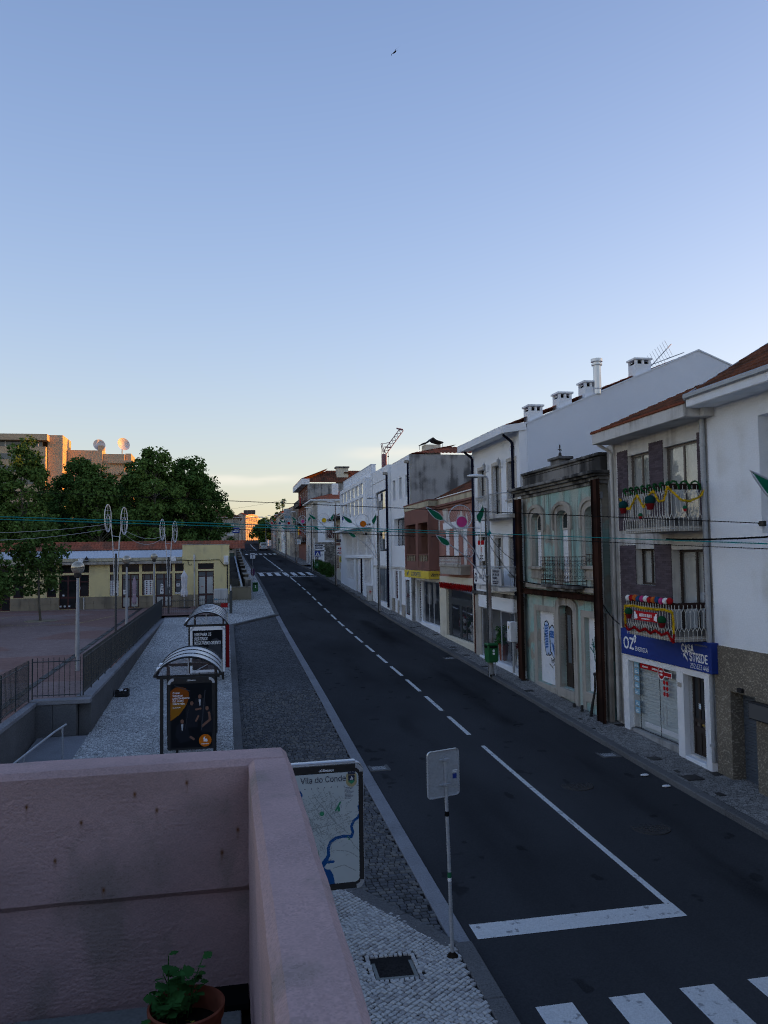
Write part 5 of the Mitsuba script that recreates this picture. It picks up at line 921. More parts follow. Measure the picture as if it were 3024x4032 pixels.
while z < 8.2:
    h = gs.uniform(.3, .48); x = X + .6
    while x < 17.4: w = gs.uniform(.4, .95); part(km, 'stone', cb(x + .02, x + w - .02, Y0 - .16 - gs.uniform(.02, .07), Y0 - .1, z + .02, z + h - .02, .03), 'masonry'); x += w
    z += h
wf = [(a, a + 1.3, z0, z1) for a in (114.2, 116.2, 118.2, 120.2) for z0, z1 in ((10.4, 12.9),)] + [(115, 117, 5.2, 8.0), (119, 121.5, 5.2, 8.0)]
wall(b, X, Y0 + .41, Yr, 4.6, 14.2, [R4(o) for o in wf], 'dirty_white', .3)
for o in wf: window(b, X, o, .1, .08, (.5,), (.5,), 'white_paint', 'grey_glass', None)
part(b, 'eave', cb(X - .5, 22.4, Y0 - .45, Yr + .3, 14.2, 14.42, .03), 'white_plaster'); pr_ = math.atan(.30)
roof(b, (X - .5, Y0 - .45, 14.42), np.array([1., 0, 0]), np.array([0, math.cos(pr_), math.sin(pr_)]), 10.4, 5.8, 'roof_red', .05, .34, .5, clip=lambda a, s: a > s * .95); roof(b, (X - .5, Y0 - .45, 14.42), UY, up(pr_), 11, 5.8, 'roof_red', .05, .34, .5, clip=lambda a, s: a > s * .95)
part(b, 'chimney', cb(15.2, 16.1, 115.2, 116.0, 14.9, 16.9, .12), 'white_clean')
b = thing('concrete_block', 'high grey concrete building with a dark tiled roof and balconies behind the white corner house', 'building')
X, Y0, Y1 = 13.0, 129.0, 146.0
part(b, 'side_wall', ey(Polygon([(X, 5), (X, 18.2), (26, 18.2), (26, 5)]), Y0, Y0 + .4), 'grey_plaster', label='bare grey concrete side wall'); part(b, 'joint', join([bx(X + .05 + 1.35 * i, X + .09 + 1.35 * i, Y0 - .012, Y0 - .001, 5, 18.2) for i in range(1, 9)]), 'old_cornice'); fo = [(131 + 3.6 * i, 133 + 3.6 * i, z, z + 2.1) for i in range(4) for z in (9.0, 12.2, 15.3)]
wall(b, X, Y0 + .41, Y1, 5, 18.2, [R4(o) for o in fo], 'brown_plaster', .3)
for o in fo: window(b, X, o, .1, .1, (.5,), (), 'white_paint', 'dark_glass', None)
for z in (8.7, 11.9, 15.0): part(b, 'balcony', join([cb(X - .9, X - .002, 130.2, 145, z, z + .18, .02), cb(X - .9, X - .82, 130.2, 145, z + .181, z + 1.0, .01)]), 'old_cornice')
part(b, 'eave', cb(X - 1.0, X + .3, Y0 - .3, Y1, 18.0, 18.9, .03), 'white_plaster'); roof(b, (X - 1.0, Y0 - .3, 18.9), UY, up(.40), 17, 5.0, 'roof_old', .05, .4, .6, clip=lambda a, s: a > s * .55); roof(b, (X - .9, Y0 - .3, 18.3), np.array([1., 0, 0]), np.array([0, math.cos(.5), math.sin(.5)]), 14, 5.0, 'roof_old', .05, .4, .6, clip=lambda a, s: a > s * .9)
k = part(b, 'chimney', bx(18.0, 19.9, 130.5, 132, 18, 20.9), 'cream_wall', label='broad beige chimney with a slab cap'); part(k, 'cap', cb(17.8, 20.1, 130.3, 132.2, 20.9, 21.15, .03), 'old_cornice'); part(k, 'side_hood', cb(19.2, 20.3, 130.2, 132.2, 20.0, 20.2, .03), 'roof_old')
for i, (yy, z, m) in enumerate(((131.5, 14.9, 'red'), (132.2, 10.2, 'red'), (134.5, 10.2, 'yellow'))):
    solo('hanging_cloth', cb(X - .96, X - .91, yy, yy + 1.3, z - .2, z + 1.2, .01), m, ['red cloth hung over the upper balcony of the concrete building', 'red cloth hung over the lower balcony of the concrete building', 'yellow cloth hung over the lower balcony of the concrete building'][i], 'cloth')
def row_house(label, X, y0, y1, zt, m, rm, nf, nw, seed, depth=9, eave=.5, name='house', flat=False):
    """a house far up the street: front with windows and doors, end walls, tiled roof"""
    b = thing(name, label, 'house'); gg = np.random.default_rng(seed); g0 = G((y0 + y1) / 2); fh = (zt - g0) / nf; w = (y1 - y0) / nw; os_ = []
    for f in range(nf):
        for i in range(nw): os_.append((y0 + w * (i + .25), y0 + w * (i + .75), g0 + fh * f + (.15 if f == 0 else fh * .22), g0 + fh * f + fh * .82))
    wall(b, X, y0, y1, g0 - 1, zt, [R4(o) for o in os_], m, .3); part(b, 'end_wall', join([bx(X + .301, X + depth, y0, y0 + .3, g0 - 1, zt), bx(X + .301, X + depth, y1 - .3, y1, g0 - 1, zt)]), m)
    for o in os_: window(b, X, o, .12, .1, (.5,), (), 'white_paint' if gg.random() < .6 else 'maroon_wood', 'dark_glass' if gg.random() < .6 else 'grey_glass', None, name='window' if o[2] > g0 + .5 else 'front_door')
    if not flat: part(b, 'eave', cb(X - eave, X + depth, y0 - .2, y1 + .2, zt, zt + .25, .03), 'stone_trim'); roof(b, (X - eave, y0 - .2, zt + .25), UY, up(.42), y1 - y0 + .4, 5.2, rm, .05, .4, .6, clip=lambda a, s: a > s * .5)
    return b
row_house('tall narrow pale tiled house beside the grey concrete building', 12.1, 147, 155, 15.6, 'sandstone', 'roof_old', 3, 3, 1, flat=True)
row_house('brown house with a wide dark eave up the right side of the street', 12.2, 155.5, 168, 14.2, 'cream_wall', 'roof_old', 2, 5, 2, eave=1.3)
row_house('white narrow house up the right side of the street', 12.0, 168.5, 177, 14.6, 'white_plaster', 'roof_old', 2, 3, 3)
row_house('cream house with a bright red roof up the right side of the street', 12.0, 177.5, 196, 15.9, 'cream_wall', 'roof_red', 3, 6, 4)
row_house('dirty white house second from the far end of the right side', 12.2, 196.5, 212, 14.9, 'dirty_white', 'roof_old', 2, 5, 5)
row_house('grey house last before the trees at the far right end', 12.6, 212.5, 226, 15.6, 'grey_plaster', 'roof_old', 2, 4, 6)
gw = thing('garden_wall', 'low white garden wall under the dark trees at the far end of the street', 'wall'); part(gw, 'wall', join([cb(11.4, 11.7, 227, 243, G(235) - .6, G(235) + 1.6, .03)]), 'white_clean'); part(gw, 'end_panel', cb(11.7, 16.5, 226.6, 226.9, G(227) - .4, G(227) + 1.8, .03), 'white_clean')
# far end of the street
b = thing('far_house', 'large house closing the street, its upper floor and roof lit orange by the sunrise', 'house'); F = 303.0
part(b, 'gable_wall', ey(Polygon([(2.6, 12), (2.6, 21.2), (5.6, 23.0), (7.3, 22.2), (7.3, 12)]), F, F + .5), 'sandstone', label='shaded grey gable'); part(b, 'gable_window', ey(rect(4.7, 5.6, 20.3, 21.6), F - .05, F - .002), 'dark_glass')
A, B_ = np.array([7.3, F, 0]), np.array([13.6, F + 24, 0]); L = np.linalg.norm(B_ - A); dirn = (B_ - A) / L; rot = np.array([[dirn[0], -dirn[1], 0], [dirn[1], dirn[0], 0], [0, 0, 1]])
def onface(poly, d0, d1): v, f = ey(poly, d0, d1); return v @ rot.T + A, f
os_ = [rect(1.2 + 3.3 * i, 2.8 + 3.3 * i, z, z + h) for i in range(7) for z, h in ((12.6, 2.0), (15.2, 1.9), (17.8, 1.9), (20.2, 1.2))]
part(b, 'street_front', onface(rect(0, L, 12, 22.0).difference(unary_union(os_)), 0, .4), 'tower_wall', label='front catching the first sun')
for o in os_: part(b, 'window', onface(o.buffer(.05, join_style=2), .15, .2), 'grey_glass')
part(b, 'attic', onface(rect(6, L - 2, 22.001, 23.2), .5, 4), 'tower_wall'); part(b, 'cornice', onface(rect(-.2, L + .2, 21.9, 22.2), -.3, -.002), 'white_plaster')
part(b, 'roof', join([(np.array([[5.6, F - .3, 23.1], [7.5, F - .3, 22.1], [13.8, F + 24, 22.1], [10.5, F + 24, 24.0]]), np.array([[0, 1, 2], [0, 2, 3]])), (np.array([[2.4, F - .3, 21.1], [5.6, F - .3, 23.1], [10.5, F + 24, 24.0], [7.5, F + 24, 21.5]]), np.array([[0, 1, 2], [0, 2, 3]]))]), 'roof_red')
k = thing('solar_panels', 'row of dark solar panels on the roof of the far sunlit house', 'solar panel'); part(k, 'panel', tf(bx(6.6, 10.9, F + 2, F + 2.1, 22.6, 24.2)), 'solar'); part(k, 'rails', join([bx(6.6 + 1.4 * i, 6.66 + 1.4 * i, F + 1.95, F + 1.995, 22.55, 24.25) for i in range(4)] + [seg((7 + 1.5 * i, F + 2.1, 24.0), (7 + 1.5 * i, F + 4.5, 22.0), .06, 5) for i in range(3)]), 'galvanised')
b = thing('stone_house', 'stone house with a brown hipped roof on the left side far up the street', 'house'); Y0 = 190.0
os_ = [(x, x + 1.55, z, z + h) for x in (-6.2, -3.0, .3) for z, h in ((8.3, 2.4), (11.6, 3.2))]
part(b, 'front_wall', ey(rect(-8.5, 3.0, 7.2, 15.6).difference(unary_union([R4(o) for o in os_])), Y0, Y0 + .5), 'sandstone'); part(b, 'side_wall', bx(2.5, 3.0, Y0 + .502, Y0 + 14, 7.2, 15.6), 'sandstone')
for o in os_: k = part(b, 'window', ey(frame_poly(o, .12), Y0 + .12, Y0 + .2), 'white_paint' if o[2] > 10 else 'dark_wood'); part(k, 'pane', bx(o[0], o[1], Y0 + .15, Y0 + .16, o[2], o[3]), 'blind_pale' if o[2] > 10 else 'dark_glass'); part(b, 'sill', cb(o[0] - .2, o[1] + .2, Y0 - .25, Y0 - .002, o[2] - .3, o[2] - .02, .03), 'stone_trim'); part(b, 'window_surround', ey(rect(o[0] - .2, o[1] + .2, o[2], o[3] + .25).difference(R4(o)), Y0 - .08, Y0 - .002), 'stone_trim')
part(b, 'string_course', join([cb(-8.6, 3.1, Y0 - .15, Y0 - .002, 11.0, 11.25, .03), cb(-8.6, 3.1, Y0 - .12, Y0 - .002, 14.4, 14.6, .03)]), 'stone_trim'); part(b, 'corbels', join([bx(-8.2 + 1.6 * i, -7.95 + 1.6 * i, Y0 - .3, Y0 - .002, 14.6, 15.6) for i in range(8)]), 'stone_trim', kind='stuff')
apx, ap2, z0, z1 = (-2.5, Y0 + 7), (-2.9, Y0 + 9), 15.75, 18.4; part(b, 'roof', (np.array([[-9.2, Y0 - .7, z0], [3.8, Y0 - .7, z0], [3.8, Y0 + 15, z0], [-9.2, Y0 + 15, z0], [-3.2, apx[1], z1], [-2.2, apx[1], z1]]), np.array([[0, 1, 5], [0, 5, 4], [1, 2, 5], [2, 3, 4], [2, 4, 5], [3, 0, 4]])), 'roof_old'); part(b, 'eave', cb(-9.2, 3.8, Y0 - .7, Y0 + 15, 15.58, 15.74, .03), 'dirty_white'); part(b, 'finial', seg((-2.7, Y0 + 7, 18.3), (-2.7, Y0 + 7, 19.4), .05, 5), 'galvanised')
# apartment tower over the trees
b = thing('apartment_tower', 'cream apartment block rising behind the trees at the left, its right sides lit orange', 'building'); Y0 = 230.0
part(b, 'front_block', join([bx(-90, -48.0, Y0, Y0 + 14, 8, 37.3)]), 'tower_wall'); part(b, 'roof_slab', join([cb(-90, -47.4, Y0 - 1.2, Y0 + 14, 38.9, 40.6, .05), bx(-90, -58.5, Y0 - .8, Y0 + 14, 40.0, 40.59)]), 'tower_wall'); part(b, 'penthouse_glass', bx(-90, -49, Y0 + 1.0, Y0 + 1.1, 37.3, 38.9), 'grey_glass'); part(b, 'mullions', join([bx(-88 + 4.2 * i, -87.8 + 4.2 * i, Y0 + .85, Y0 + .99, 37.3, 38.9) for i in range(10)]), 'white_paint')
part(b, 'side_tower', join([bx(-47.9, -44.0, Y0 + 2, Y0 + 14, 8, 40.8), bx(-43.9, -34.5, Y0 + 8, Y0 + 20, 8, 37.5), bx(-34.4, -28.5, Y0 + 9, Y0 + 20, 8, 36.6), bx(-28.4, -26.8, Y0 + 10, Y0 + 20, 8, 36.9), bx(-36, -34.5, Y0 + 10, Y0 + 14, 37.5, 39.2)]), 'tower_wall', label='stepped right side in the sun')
for z in (33.8, 30.5, 27.0): part(b, 'balcony_band', cb(-33, -26.2, Y0 + 8, Y0 + 9.9, z, z + .9, .05), 'tower_wall'); part(b, 'window', bx(-40.5, -37.5, Y0 + 7.9, Y0 + 7.99, z - .6, z + 1.2), 'grey_glass'); part(b, 'window', bx(-88, -50, Y0 - .1, Y0 - .002, z, z + 1.6), 'grey_glass')
for i, (x, r, lab) in enumerate(((-36.0, 1.7, 'left'), (-29.5, 1.9, 'right'))):
    k = thing('satellite_dish', f'{lab} white satellite dish on the roof of the apartment tower', 'satellite dish'); R_ = trimesh.transformations.rotation_matrix(math.radians(75), [1, 0, 0])[:3, :3] @ np.eye(3); R_ = rz(math.radians(35 if i else 20)) @ R_
    part(k, 'dish', tf(lathe([(.01, 0), (r * .5, .14 * r), (r, .5 * r), (r * 1.01, .52 * r), (r * .5, .18 * r), (.01, .05)], 22), R_, (x, Y0 + 11.5, 39.2 + .3 * i)), 'satdish'); part(k, 'mast', seg((x, Y0 + 11.6, 36.5), (x, Y0 + 11.6, 39.2), .15, 6), 'galvanised')
k = thing('roof_mast', 'white lattice mast on a lit cylinder at the left edge above the apartment tower', 'mast'); part(k, 'drum', lathe([(2.0, 40.6), (2.0, 47.5), (.01, 47.6)], 20, (-66.5, Y0 + 6, 0)), 'tower_wall'); part(k, 'mast', join([seg((-66.5, Y0 + 6, 47.5), (-66.5, Y0 + 6, 66), .35, 6), lathe([(1.5, 48.8), (1.5, 49.2), (1.4, 49.2), (1.4, 48.8)], 14, (-66.5, Y0 + 6, 0))]), 'galvanised')
# tower crane far behind the showroom
k = thing('tower_crane', 'small red brown tower crane with its jib folded upward behind the white showroom', 'crane'); yC = 130.0
part(k, 'mast', join([seg((25.9 + dx, yC + dy, 5), (25.9 + dx, yC + dy, 23.2), .09, 4) for dx in (-.3, .3) for dy in (-.3, .3)] + [seg((25.6 if i % 2 else 26.2, yC - .3, 5 + .9 * i), (26.2 if i % 2 else 25.6, yC - .3, 5.9 + .9 * i), .06, 4) for i in range(20)] + [bx(25.72, 26.08, yC - .18, yC + .18, 5, 23.2)]), 'crane_paint')
J0, J1 = np.array([26.0, yC, 23.4]), np.array([29.0, yC, 27.4]); e = np.array([-.8, 0, .6]) * .33
part(k, 'jib', join([seg(J0 + e * s, J1 + e * s, .07, 4) for s in (-1, 1)] + [seg(J0 + (J1 - J0) * i / 14 + e * (1 if i % 2 else -1), J0 + (J1 - J0) * (i + 1) / 14 + e * (-1 if i % 2 else 1), .05, 4) for i in range(14)] + [seg(J1 + [-.9, 0, .15], J1 + [.2, 0, -.05], .12, 4), seg((26.0, yC, 24.4), (27.2, yC, 24.3), .1, 4)]), 'crane_paint'); part(k, 'stay_frame', join([seg((25.8, yC, 23.2), (25.4, yC, 24.95), .06, 4), seg((26.0, yC, 23.4), (25.6, yC, 24.95), .06, 4), tube([(25.4, yC, 24.95), (26.2, yC, 25.0), (27.0, yC, 25.25)], .05, 4)]), 'crane_paint'); part(k, 'hoist_rope', join([seg((25.45, yC, 24.9), (25.55, yC, 14), .025, 4), seg((26.6, yC, 24.0), (26.65, yC, 14), .025, 4), ball((26.6, yC, 22.8), .14, 6)]), 'cable_black')
# roofs of the next street up the hill on the right, which keep the first sun off this one
for i in range(5):
    b = thing('hill_house', 'house on the hill behind the right side of the street', 'house', 'houses on the hill behind the street'); h = 15.4 + (i * 37 % 5) * .6 + i; y = 20 + 34 * i
    part(b, 'walls', bx(70, 84, y, y + 33.5, 0, h), 'cream_wall'); part(b, 'roof', ey(Polygon([(69, h), (77, h + 2.8), (85, h)]), y - .2, y + 33.7), 'roof_old')

# ================================================================ LEFT SIDE
PZ = lambda y: 2.12 + .0122 * max(0., y - 24)                   # the square lies level above the pavement
vs_, fs_ = [], []
for a, c in zip(range(14, 80, 3), range(17, 83, 3)):
    x1 = -5.75 if a < 26 else (-4.3 if a < 56 else -.4); c = min(c, 80); vs_.append((np.array([[-80, a, PZ(a)], [x1, a, PZ(a)], [x1, c, PZ(c)], [-80, c, PZ(c)]]), np.array([[0, 1, 2], [0, 2, 3]])))
struct('square', join(vs_), 'plaza_brick')
def pline(a, b_, lab, group=None, w=.1):
    a, b_ = np.array(a, float), np.array(b_, float); u = (b_ - a) / np.linalg.norm(b_ - a); n_ = np.array([-u[1], u[0]]) * w / 2; q = [a - n_, b_ - n_, b_ + n_, a + n_]
    solo('parking_line', (np.array([[*p, PZ(p[1]) + .004] for p in q]), np.array([[0, 1, 2], [0, 2, 3]])), 'yellow_paint', lab, 'parking line', group)
pline((-11.6, 33.4), (-10.1, 38.4), 'worn yellow slanting parking line nearest on the red square'); pline((-13.2, 51.6), (-9.0, 51.6), 'worn long yellow parking line across the red square'); pline((-17.0, 51.9), (-13.4, 51.5), 'worn yellow parking line at the left edge of the red square'); pline((-9.0, 51.6), (-7.4, 57.0), 'worn yellow slanting parking line before the yellow building'); pline((-16.0, 53.5), (-14.2, 58.5), 'worn yellow slanting parking line near the round white tree pit')
k = thing('drain_channel', 'long dark slot drain running along the square beside the railing', 'drain channel')
for y in np.arange(20, 64, 2.0): part(k, 'grating', tf(cb(-6.42, -6.20, y + .01, y + 1.99, -.03, .025, .008), None, (0, 0, PZ(y + 1))), 'iron_black')
# retaining wall and railings of the square
b = thing('retaining_wall', 'low granite retaining wall carrying the dark railing along the bus stop pavement', 'wall'); y = 26.0
while y < 57.0:
    L = min(1.7, 57.2 - y); zt = 2.19 + .004 * (y - 26)
    part(b, 'wall_block', cb(-4.42, -4.06, y + .004, y + L - .004, .6, zt - .10, .006), 'granite_kerb'); part(b, 'coping_stone', cb(-4.5, -4.03, y + .003, y + L - .003, zt - .098, zt + .01, .012), 'granite_pale'); y += L
for i in range(2): part(b, 'wall_block', cb(-5.72 + i * .62, -5.11 + i * .68, 25.62, 25.98, .6, 2.02, .008), 'granite_kerb')
part(b, 'coping_stone', cb(-5.75, -4.03, 25.58, 25.99, 2.023, 2.16, .012), 'granite_pale')
part(b, 'ramp_wall', join([ey(Polygon([(-5.95, .4), (-5.58, .4), (-5.58, 2.0), (-5.95, 2.0)]), 12.5, 25.58)]), 'granite_kerb'); part(b, 'ramp_coping', cb(-6.0, -5.54, 12.5, 25.57, 2.001, 2.12, .012), 'granite_pale')
def railing(lab, pts, h, sp, zf, mn='rail_grey', r=.0105):
    k = thing('railing', lab, 'railing'); (xa, ya), (xb, yb) = pts; L = math.hypot(xb - xa, yb - ya); n = int(L / sp); z = [zf(ya), zf(yb)]
    part(k, 'top_rail', seg((xa, ya, z[0] + h - .12), (xb, yb, z[1] + h - .12), .016, 6), mn); part(k, 'bottom_rail', seg((xa, ya, z[0] + .12), (xb, yb, z[1] + .12), .016, 6), mn)
    for i in range(n + 1):
        t = i / n; x, y, zz = xa + (xb - xa) * t, ya + (yb - ya) * t, z[0] + (z[1] - z[0]) * t
        part(k, 'bar', seg((x, y, zz + .06), (x, y, zz + h), r, 4), mn)
        if i % 12 == 0: part(k, 'post', seg((x, y + .03, zz - .02), (x, y + .03, zz + h - .02), .022, 5), mn)
    return k
wz = lambda y: 2.20 + .004 * max(0, y - 26)
railing('long dark railing on the low wall beside the bus stop pavement', [(-4.30, 26.0), (-4.30, 57.0)], 1.26, .125, wz)
railing('short railing facing the camera above the pale granite corner block', [(-5.72, 25.8), (-4.34, 25.8)], 1.24, .15, lambda y: 2.16)
railing('railing coming towards the camera at the left edge beside the ramp', [(-5.78, 25.6), (-5.78, 12.6)], 1.24, .125, lambda y: 2.12)
railing('low railing across the end of the pavement by the yellow building', [(-4.25, 57.15), (.1, 57.6)], 1.15, .13, lambda y: 2.38)
b = thing('gate_post', 'grey steel post with a white cap at the end of the far railing', 'post'); part(b, 'post', cb(.22, .42, 57.4, 57.6, 2.3, 4.0, .015), 'rail_grey'); part(b, 'cap', lathe([(.03, 4.0), (.05, 4.25), (.02, 4.42), (.0, 4.43)], 8, (.32, 57.5, 0)), 'white_paint')
k = thing('hand_rail', 'thin grey handrail on posts beside the ramp at the lower left', 'handrail'); part(k, 'rail', tube([(-4.1, 22.3, 2.06), (-4.25, 21.6, 2.02), (-5.15, 17.0, 1.55), (-5.5, 15.0, 1.3)], .025, 8), 'galvanised')
for t in (0, .35, .7, 1.0): x, y = -4.15 - 1.2 * t, 22.1 - 6.4 * t; part(k, 'post', seg((x, y, G(y) - .1), (x, y, 2.04 - .62 * t), .022, 8), 'galvanised')
struct('ramp', (np.array([[-5.5, 13, G(13) - .2], [-4.1, 13, G(13) - .2], [-4.1, 25.6, G(25.6) + .118], [-5.5, 25.6, G(25.6) + .118]]), np.array([[0, 1, 2], [0, 2, 3]])), 'granite_pale')
k = thing('crate', 'black plastic crate with scraps inside, left on the pavement by the low wall', 'crate'); xC, yC, zC = -3.75, 31.0, G(31) + .115
part(k, 'sides', join([cb(xC - .24, xC + .24, yC - .18, yC - .165, zC, zC + .2, .004), cb(xC - .24, xC + .24, yC + .165, yC + .18, zC, zC + .2, .004), cb(xC - .24, xC - .225, yC - .164, yC + .164, zC, zC + .26, .004), cb(xC + .225, xC + .24, yC - .164, yC + .164, zC, zC + .26, .004), bx(xC - .225, xC + .225, yC - .165, yC + .165, zC + .002, zC + .02)]), 'black_frame')
part(k, 'grip_slots', join([bx(xC - .05 + dx, xC + .0 + dx, yC - .183, yC - .1805, zC + .12, zC + .14) for dx in (-.06, .1)]), 'room_mid'); solo('paper_scrap', join([tf(ball((0, 0, 0), .07, 6), np.diag([1.2, .9, .6]), (xC - .05, yC + .03, zC + .2)), tf(ball((0, 0, 0), .05, 6), np.diag([1, 1.2, .7]), (xC + .1, yC - .02, zC + .2))]), 'sign_white', 'crumpled pale scrap lying inside the black crate', 'paper'); solo('cardboard_scrap', tf(bx(-.08, .1, -.1, .1, 0, .02), rz(.3), (xC + .1, yC + .06, zC + .235)), 'rusty_iron', 'brown cardboard flap in the black crate', 'cardboard')
for x, y, lab in ((10.35, 18.9, 'left'), (10.42, 18.0, 'right')): solo('litter', tf(ball((0, 0, 0), .08, 6), np.diag([1.5, .8, .35]), (x, y, G(y) + .03)), 'sign_white', f'crumpled white paper litter in the gutter before the blue shop, the {lab} one', 'litter')

# ---- yellow building across the square
b = thing('yellow_building', 'long low yellow building with a stone plinth, dark red doors and a red tiled edge', 'building'); Y0 = 64.0; z0 = 2.58
def bay_units(xs):
    """(opening, kind): narrow window, door, narrow window with fanlights above"""
    xa, w1, w2, w3, gp_ = xs; return [((xa, xa + w1), 'w'), ((xa + w1 + gp_, xa + w1 + gp_ + w2), 'd'), ((xa + w1 + w2 + 2 * gp_, xa + w1 + w2 + 2 * gp_ + w3), 'w')]
units = bay_units((-8.69, .66, 1.26, .66, .22)) + bay_units((-6.18, .66, 1.24, .66, .20)) + bay_units((-13.2, .66, 1.28, .66, .20)) + bay_units((-18.0, .74, 1.30, .74, .20))
units += [((-2.14, -.94), 'e')]
hs = []
for (a, c), kd in units:
    hs.append((a, c, 5.36 if kd != 'e' else 5.48, 5.94)); hs.append((a, c, 3.56 if kd == 'w' else 2.62, 5.20 if kd != 'e' else 5.34))
part(b, 'wall', ey(rect(-30, .25, 3.55, 6.12).union(rect(-3.32, .25, 6.0, 7.36)).union(rect(-30, .25, 2.3, 3.6)).difference(unary_union([R4(o) for o in hs])), Y0, Y0 + .3), 'yellow_wall')
part(b, 'plinth', join([ey(rect(-30, .28, 2.3, 3.5).difference(unary_union([R4((o[0], o[1], 2.3, o[3])) for o in hs if o[2] < 3])), Y0 - .05, Y0 - .002)]), 'plinth_stone'); gs = np.random.default_rng(8); x = -19.5
ed = sorted([(o[0], o[1]) for o in hs if o[2] < 3])
for a, c in zip([-19.5] + [e_[1] for e_ in ed], [e_[0] for e_ in ed] + [.27]):
    x = a + .01
    while x < c - .05:
        w = min(gs.uniform(.5, 1.0), c - x); w = w if c - x - w > .2 else c - x
        for r in range(2): part(b, 'plinth_stone', cb(x + .006, x + w - .006, Y0 - .085 - gs.uniform(0, .012), Y0 - .04, 2.55 + .46 * r, 2.55 + .46 * (r + 1) - .01 + (.07 if r else 0), .012), 'plinth_stone')
        x += w
for (a, c), kd in units:
    for o in hs:
        if abs(o[0] - a) < 1e-6:
            g_ = frame_poly(o, .055 if o[3] - o[2] < 1 else .07)
            if kd != 'w' and o[3] - o[2] > 1: m_ = (a + c) / 2; g_ = g_.union(rect(m_ - .06, m_ + .06, o[2], o[3])).union(rect(a, c, 3.44, 3.56)).union(rect(a, c, o[3] - .46, o[3] - .38))
            elif o[3] - o[2] > 1: g_ = g_.union(rect(a, c, o[3] - .56, o[3] - .46))
            dark = a < -9.5; k = part(b, 'door' if kd != 'w' and o[3] - o[2] > 1 else 'window', ey(g_, Y0 + .10, Y0 + .16), 'maroon_wood')
            part(k, 'pane', bx(o[0] + .03, o[1] - .03, Y0 + .12, Y0 + .13, o[2] + .03, o[3] - .03), 'dark_glass' if dark or o[3] - o[2] < 1 else 'grey_glass')
            if kd == 'd' and not dark:
                for q in (0, 1): m_ = (a + c) / 2; xl_ = (a + .09, m_ - .08) if q == 0 else (m_ + .08, c - .09); part(k, 'lower_panel', bx(*xl_, Y0 + .105, Y0 + .118, 2.74, 3.40), 'blind_pale')
            if kd == 'e' and o[3] - o[2] > 1:
                for xl_ in ((-2.05, -1.62), (-1.46, -1.03)): part(k, 'paper_blind', bx(*xl_, Y0 + .105, Y0 + .118, 3.6, 4.9), 'blind_pale')
                part(k, 'lower_panel', bx(-2.05, -1.62, Y0 + .105, Y0 + .118, 2.74, 3.40), 'blind_pale')
part(b, 'gutter_slab', cb(-30, -3.34, Y0 - .42, Y0 - .002, 5.96, 6.14, .015), 'stone_trim'); part(b, 'roof_band', join([bx(-30, -3.36, Y0 + .02, Y0 + .2, 6.14, 6.45)]), 'beige_band'); part(b, 'roof_sheet', (np.array([[-30, Y0 + .0, 6.45], [-3.36, Y0 + .0, 6.45], [-3.36, Y0 + 2.2, 7.10], [-30, Y0 + 2.2, 7.10]]), np.array([[0, 1, 2], [0, 2, 3]])), 'roof_metal')
roof(b, (-30, Y0 + 2.0, 7.02), np.array([1., 0, 0]), np.array([0, .9, .436]), 31.5, 1.5, 'roof_red', .05, .25, .4); part(b, 'ridge_tiles', join([tube([(x, Y0 + 3.35, 7.68), (x + .42, Y0 + 3.35, 7.66)], [.11, .095], 8) for x in np.arange(-19, 1.5, .43)]), 'roof_red')
part(b, 'parapet_cap', cb(-3.36, .28, Y0 - .03, Y0 + .35, 7.362, 7.42, .01), 'stone_trim'); part(b, 'side_wall', bx(-.05, .25, Y0 + .301, Y0 + 12, 2.3, 7.3), 'yellow_wall'); part(b, 'back', bx(-30, .2, Y0 + 11.7, Y0 + 12, 2.3, 7.3), 'yellow_wall'); part(b, 'room_back', bx(-30, -.3, Y0 + .9, Y0 + 1.0, 2.4, 6.1), 'room_dark')
part(b, 'wall_pipe', join([seg((-2.42, Y0 - .06, 2.6), (-2.42, Y0 - .06, 6.2), .05, 8), lathe([(.08, 6.2), (.1, 6.5), (.05, 6.56), (.03, 6.68)], 10, (-2.42, Y0 - .06, 0))]), 'dirty_white'); part(b, 'wall_pipe', seg((-10.55, Y0 - .1, 2.6), (-10.55, Y0 - .1, 3.5), .04, 8), 'dirty_white'); part(b, 'wall_pipe', seg((.1, Y0 - .06, 3.8), (.1, Y0 - .06, 5.8), .04, 8), 'iron_black')
part(b, 'wall_cable', join([tube([(-13, Y0 - .03, 6.18), (-7.4, Y0 - .44, 6.17), (-3.4, Y0 - .05, 6.22), (-2.5, Y0 - .05, 6.15), (-.5, Y0 - .05, 6.2), (-.3, Y0 - .05, 5.9), (-.1, Y0 - .05, 5.68), (.05, Y0 - .05, 5.75)], .025, 6), tube([(-2.9, Y0 - .05, 6.16), (-2.85, Y0 - .05, 5.85), (-2.7, Y0 - .05, 5.8), (-2.62, Y0 - .05, 5.9)], .02, 6)]), 'cable_black')
k = thing('air_conditioner', 'pale box high at the right end of the yellow building', 'box'); part(k, 'case', cb(-.18, .18, Y0 - .28, Y0 - .002, 5.82, 6.5, .03), 'white_paint'); part(k, 'grille', cb(-.15, .15, Y0 - .285, Y0 - .281, 5.85, 6.0, .002), 'dirty_white')
for x, lab in ((-4.15, 'small white box on the gutter of the yellow building, right of the festive pole'), (-10.95, 'small white box on the gutter of the yellow building behind the nearest globe lamp')): k = thing('junction_box', lab, 'box'); part(k, 'case', cb(x, x + .36, Y0 - .22, Y0 - .0, 6.141, 6.5, .015), 'white_paint'); part(k, 'lid', cb(x + .02, x + .34, Y0 - .226, Y0 - .221, 6.17, 6.47, .003), 'white_paint')
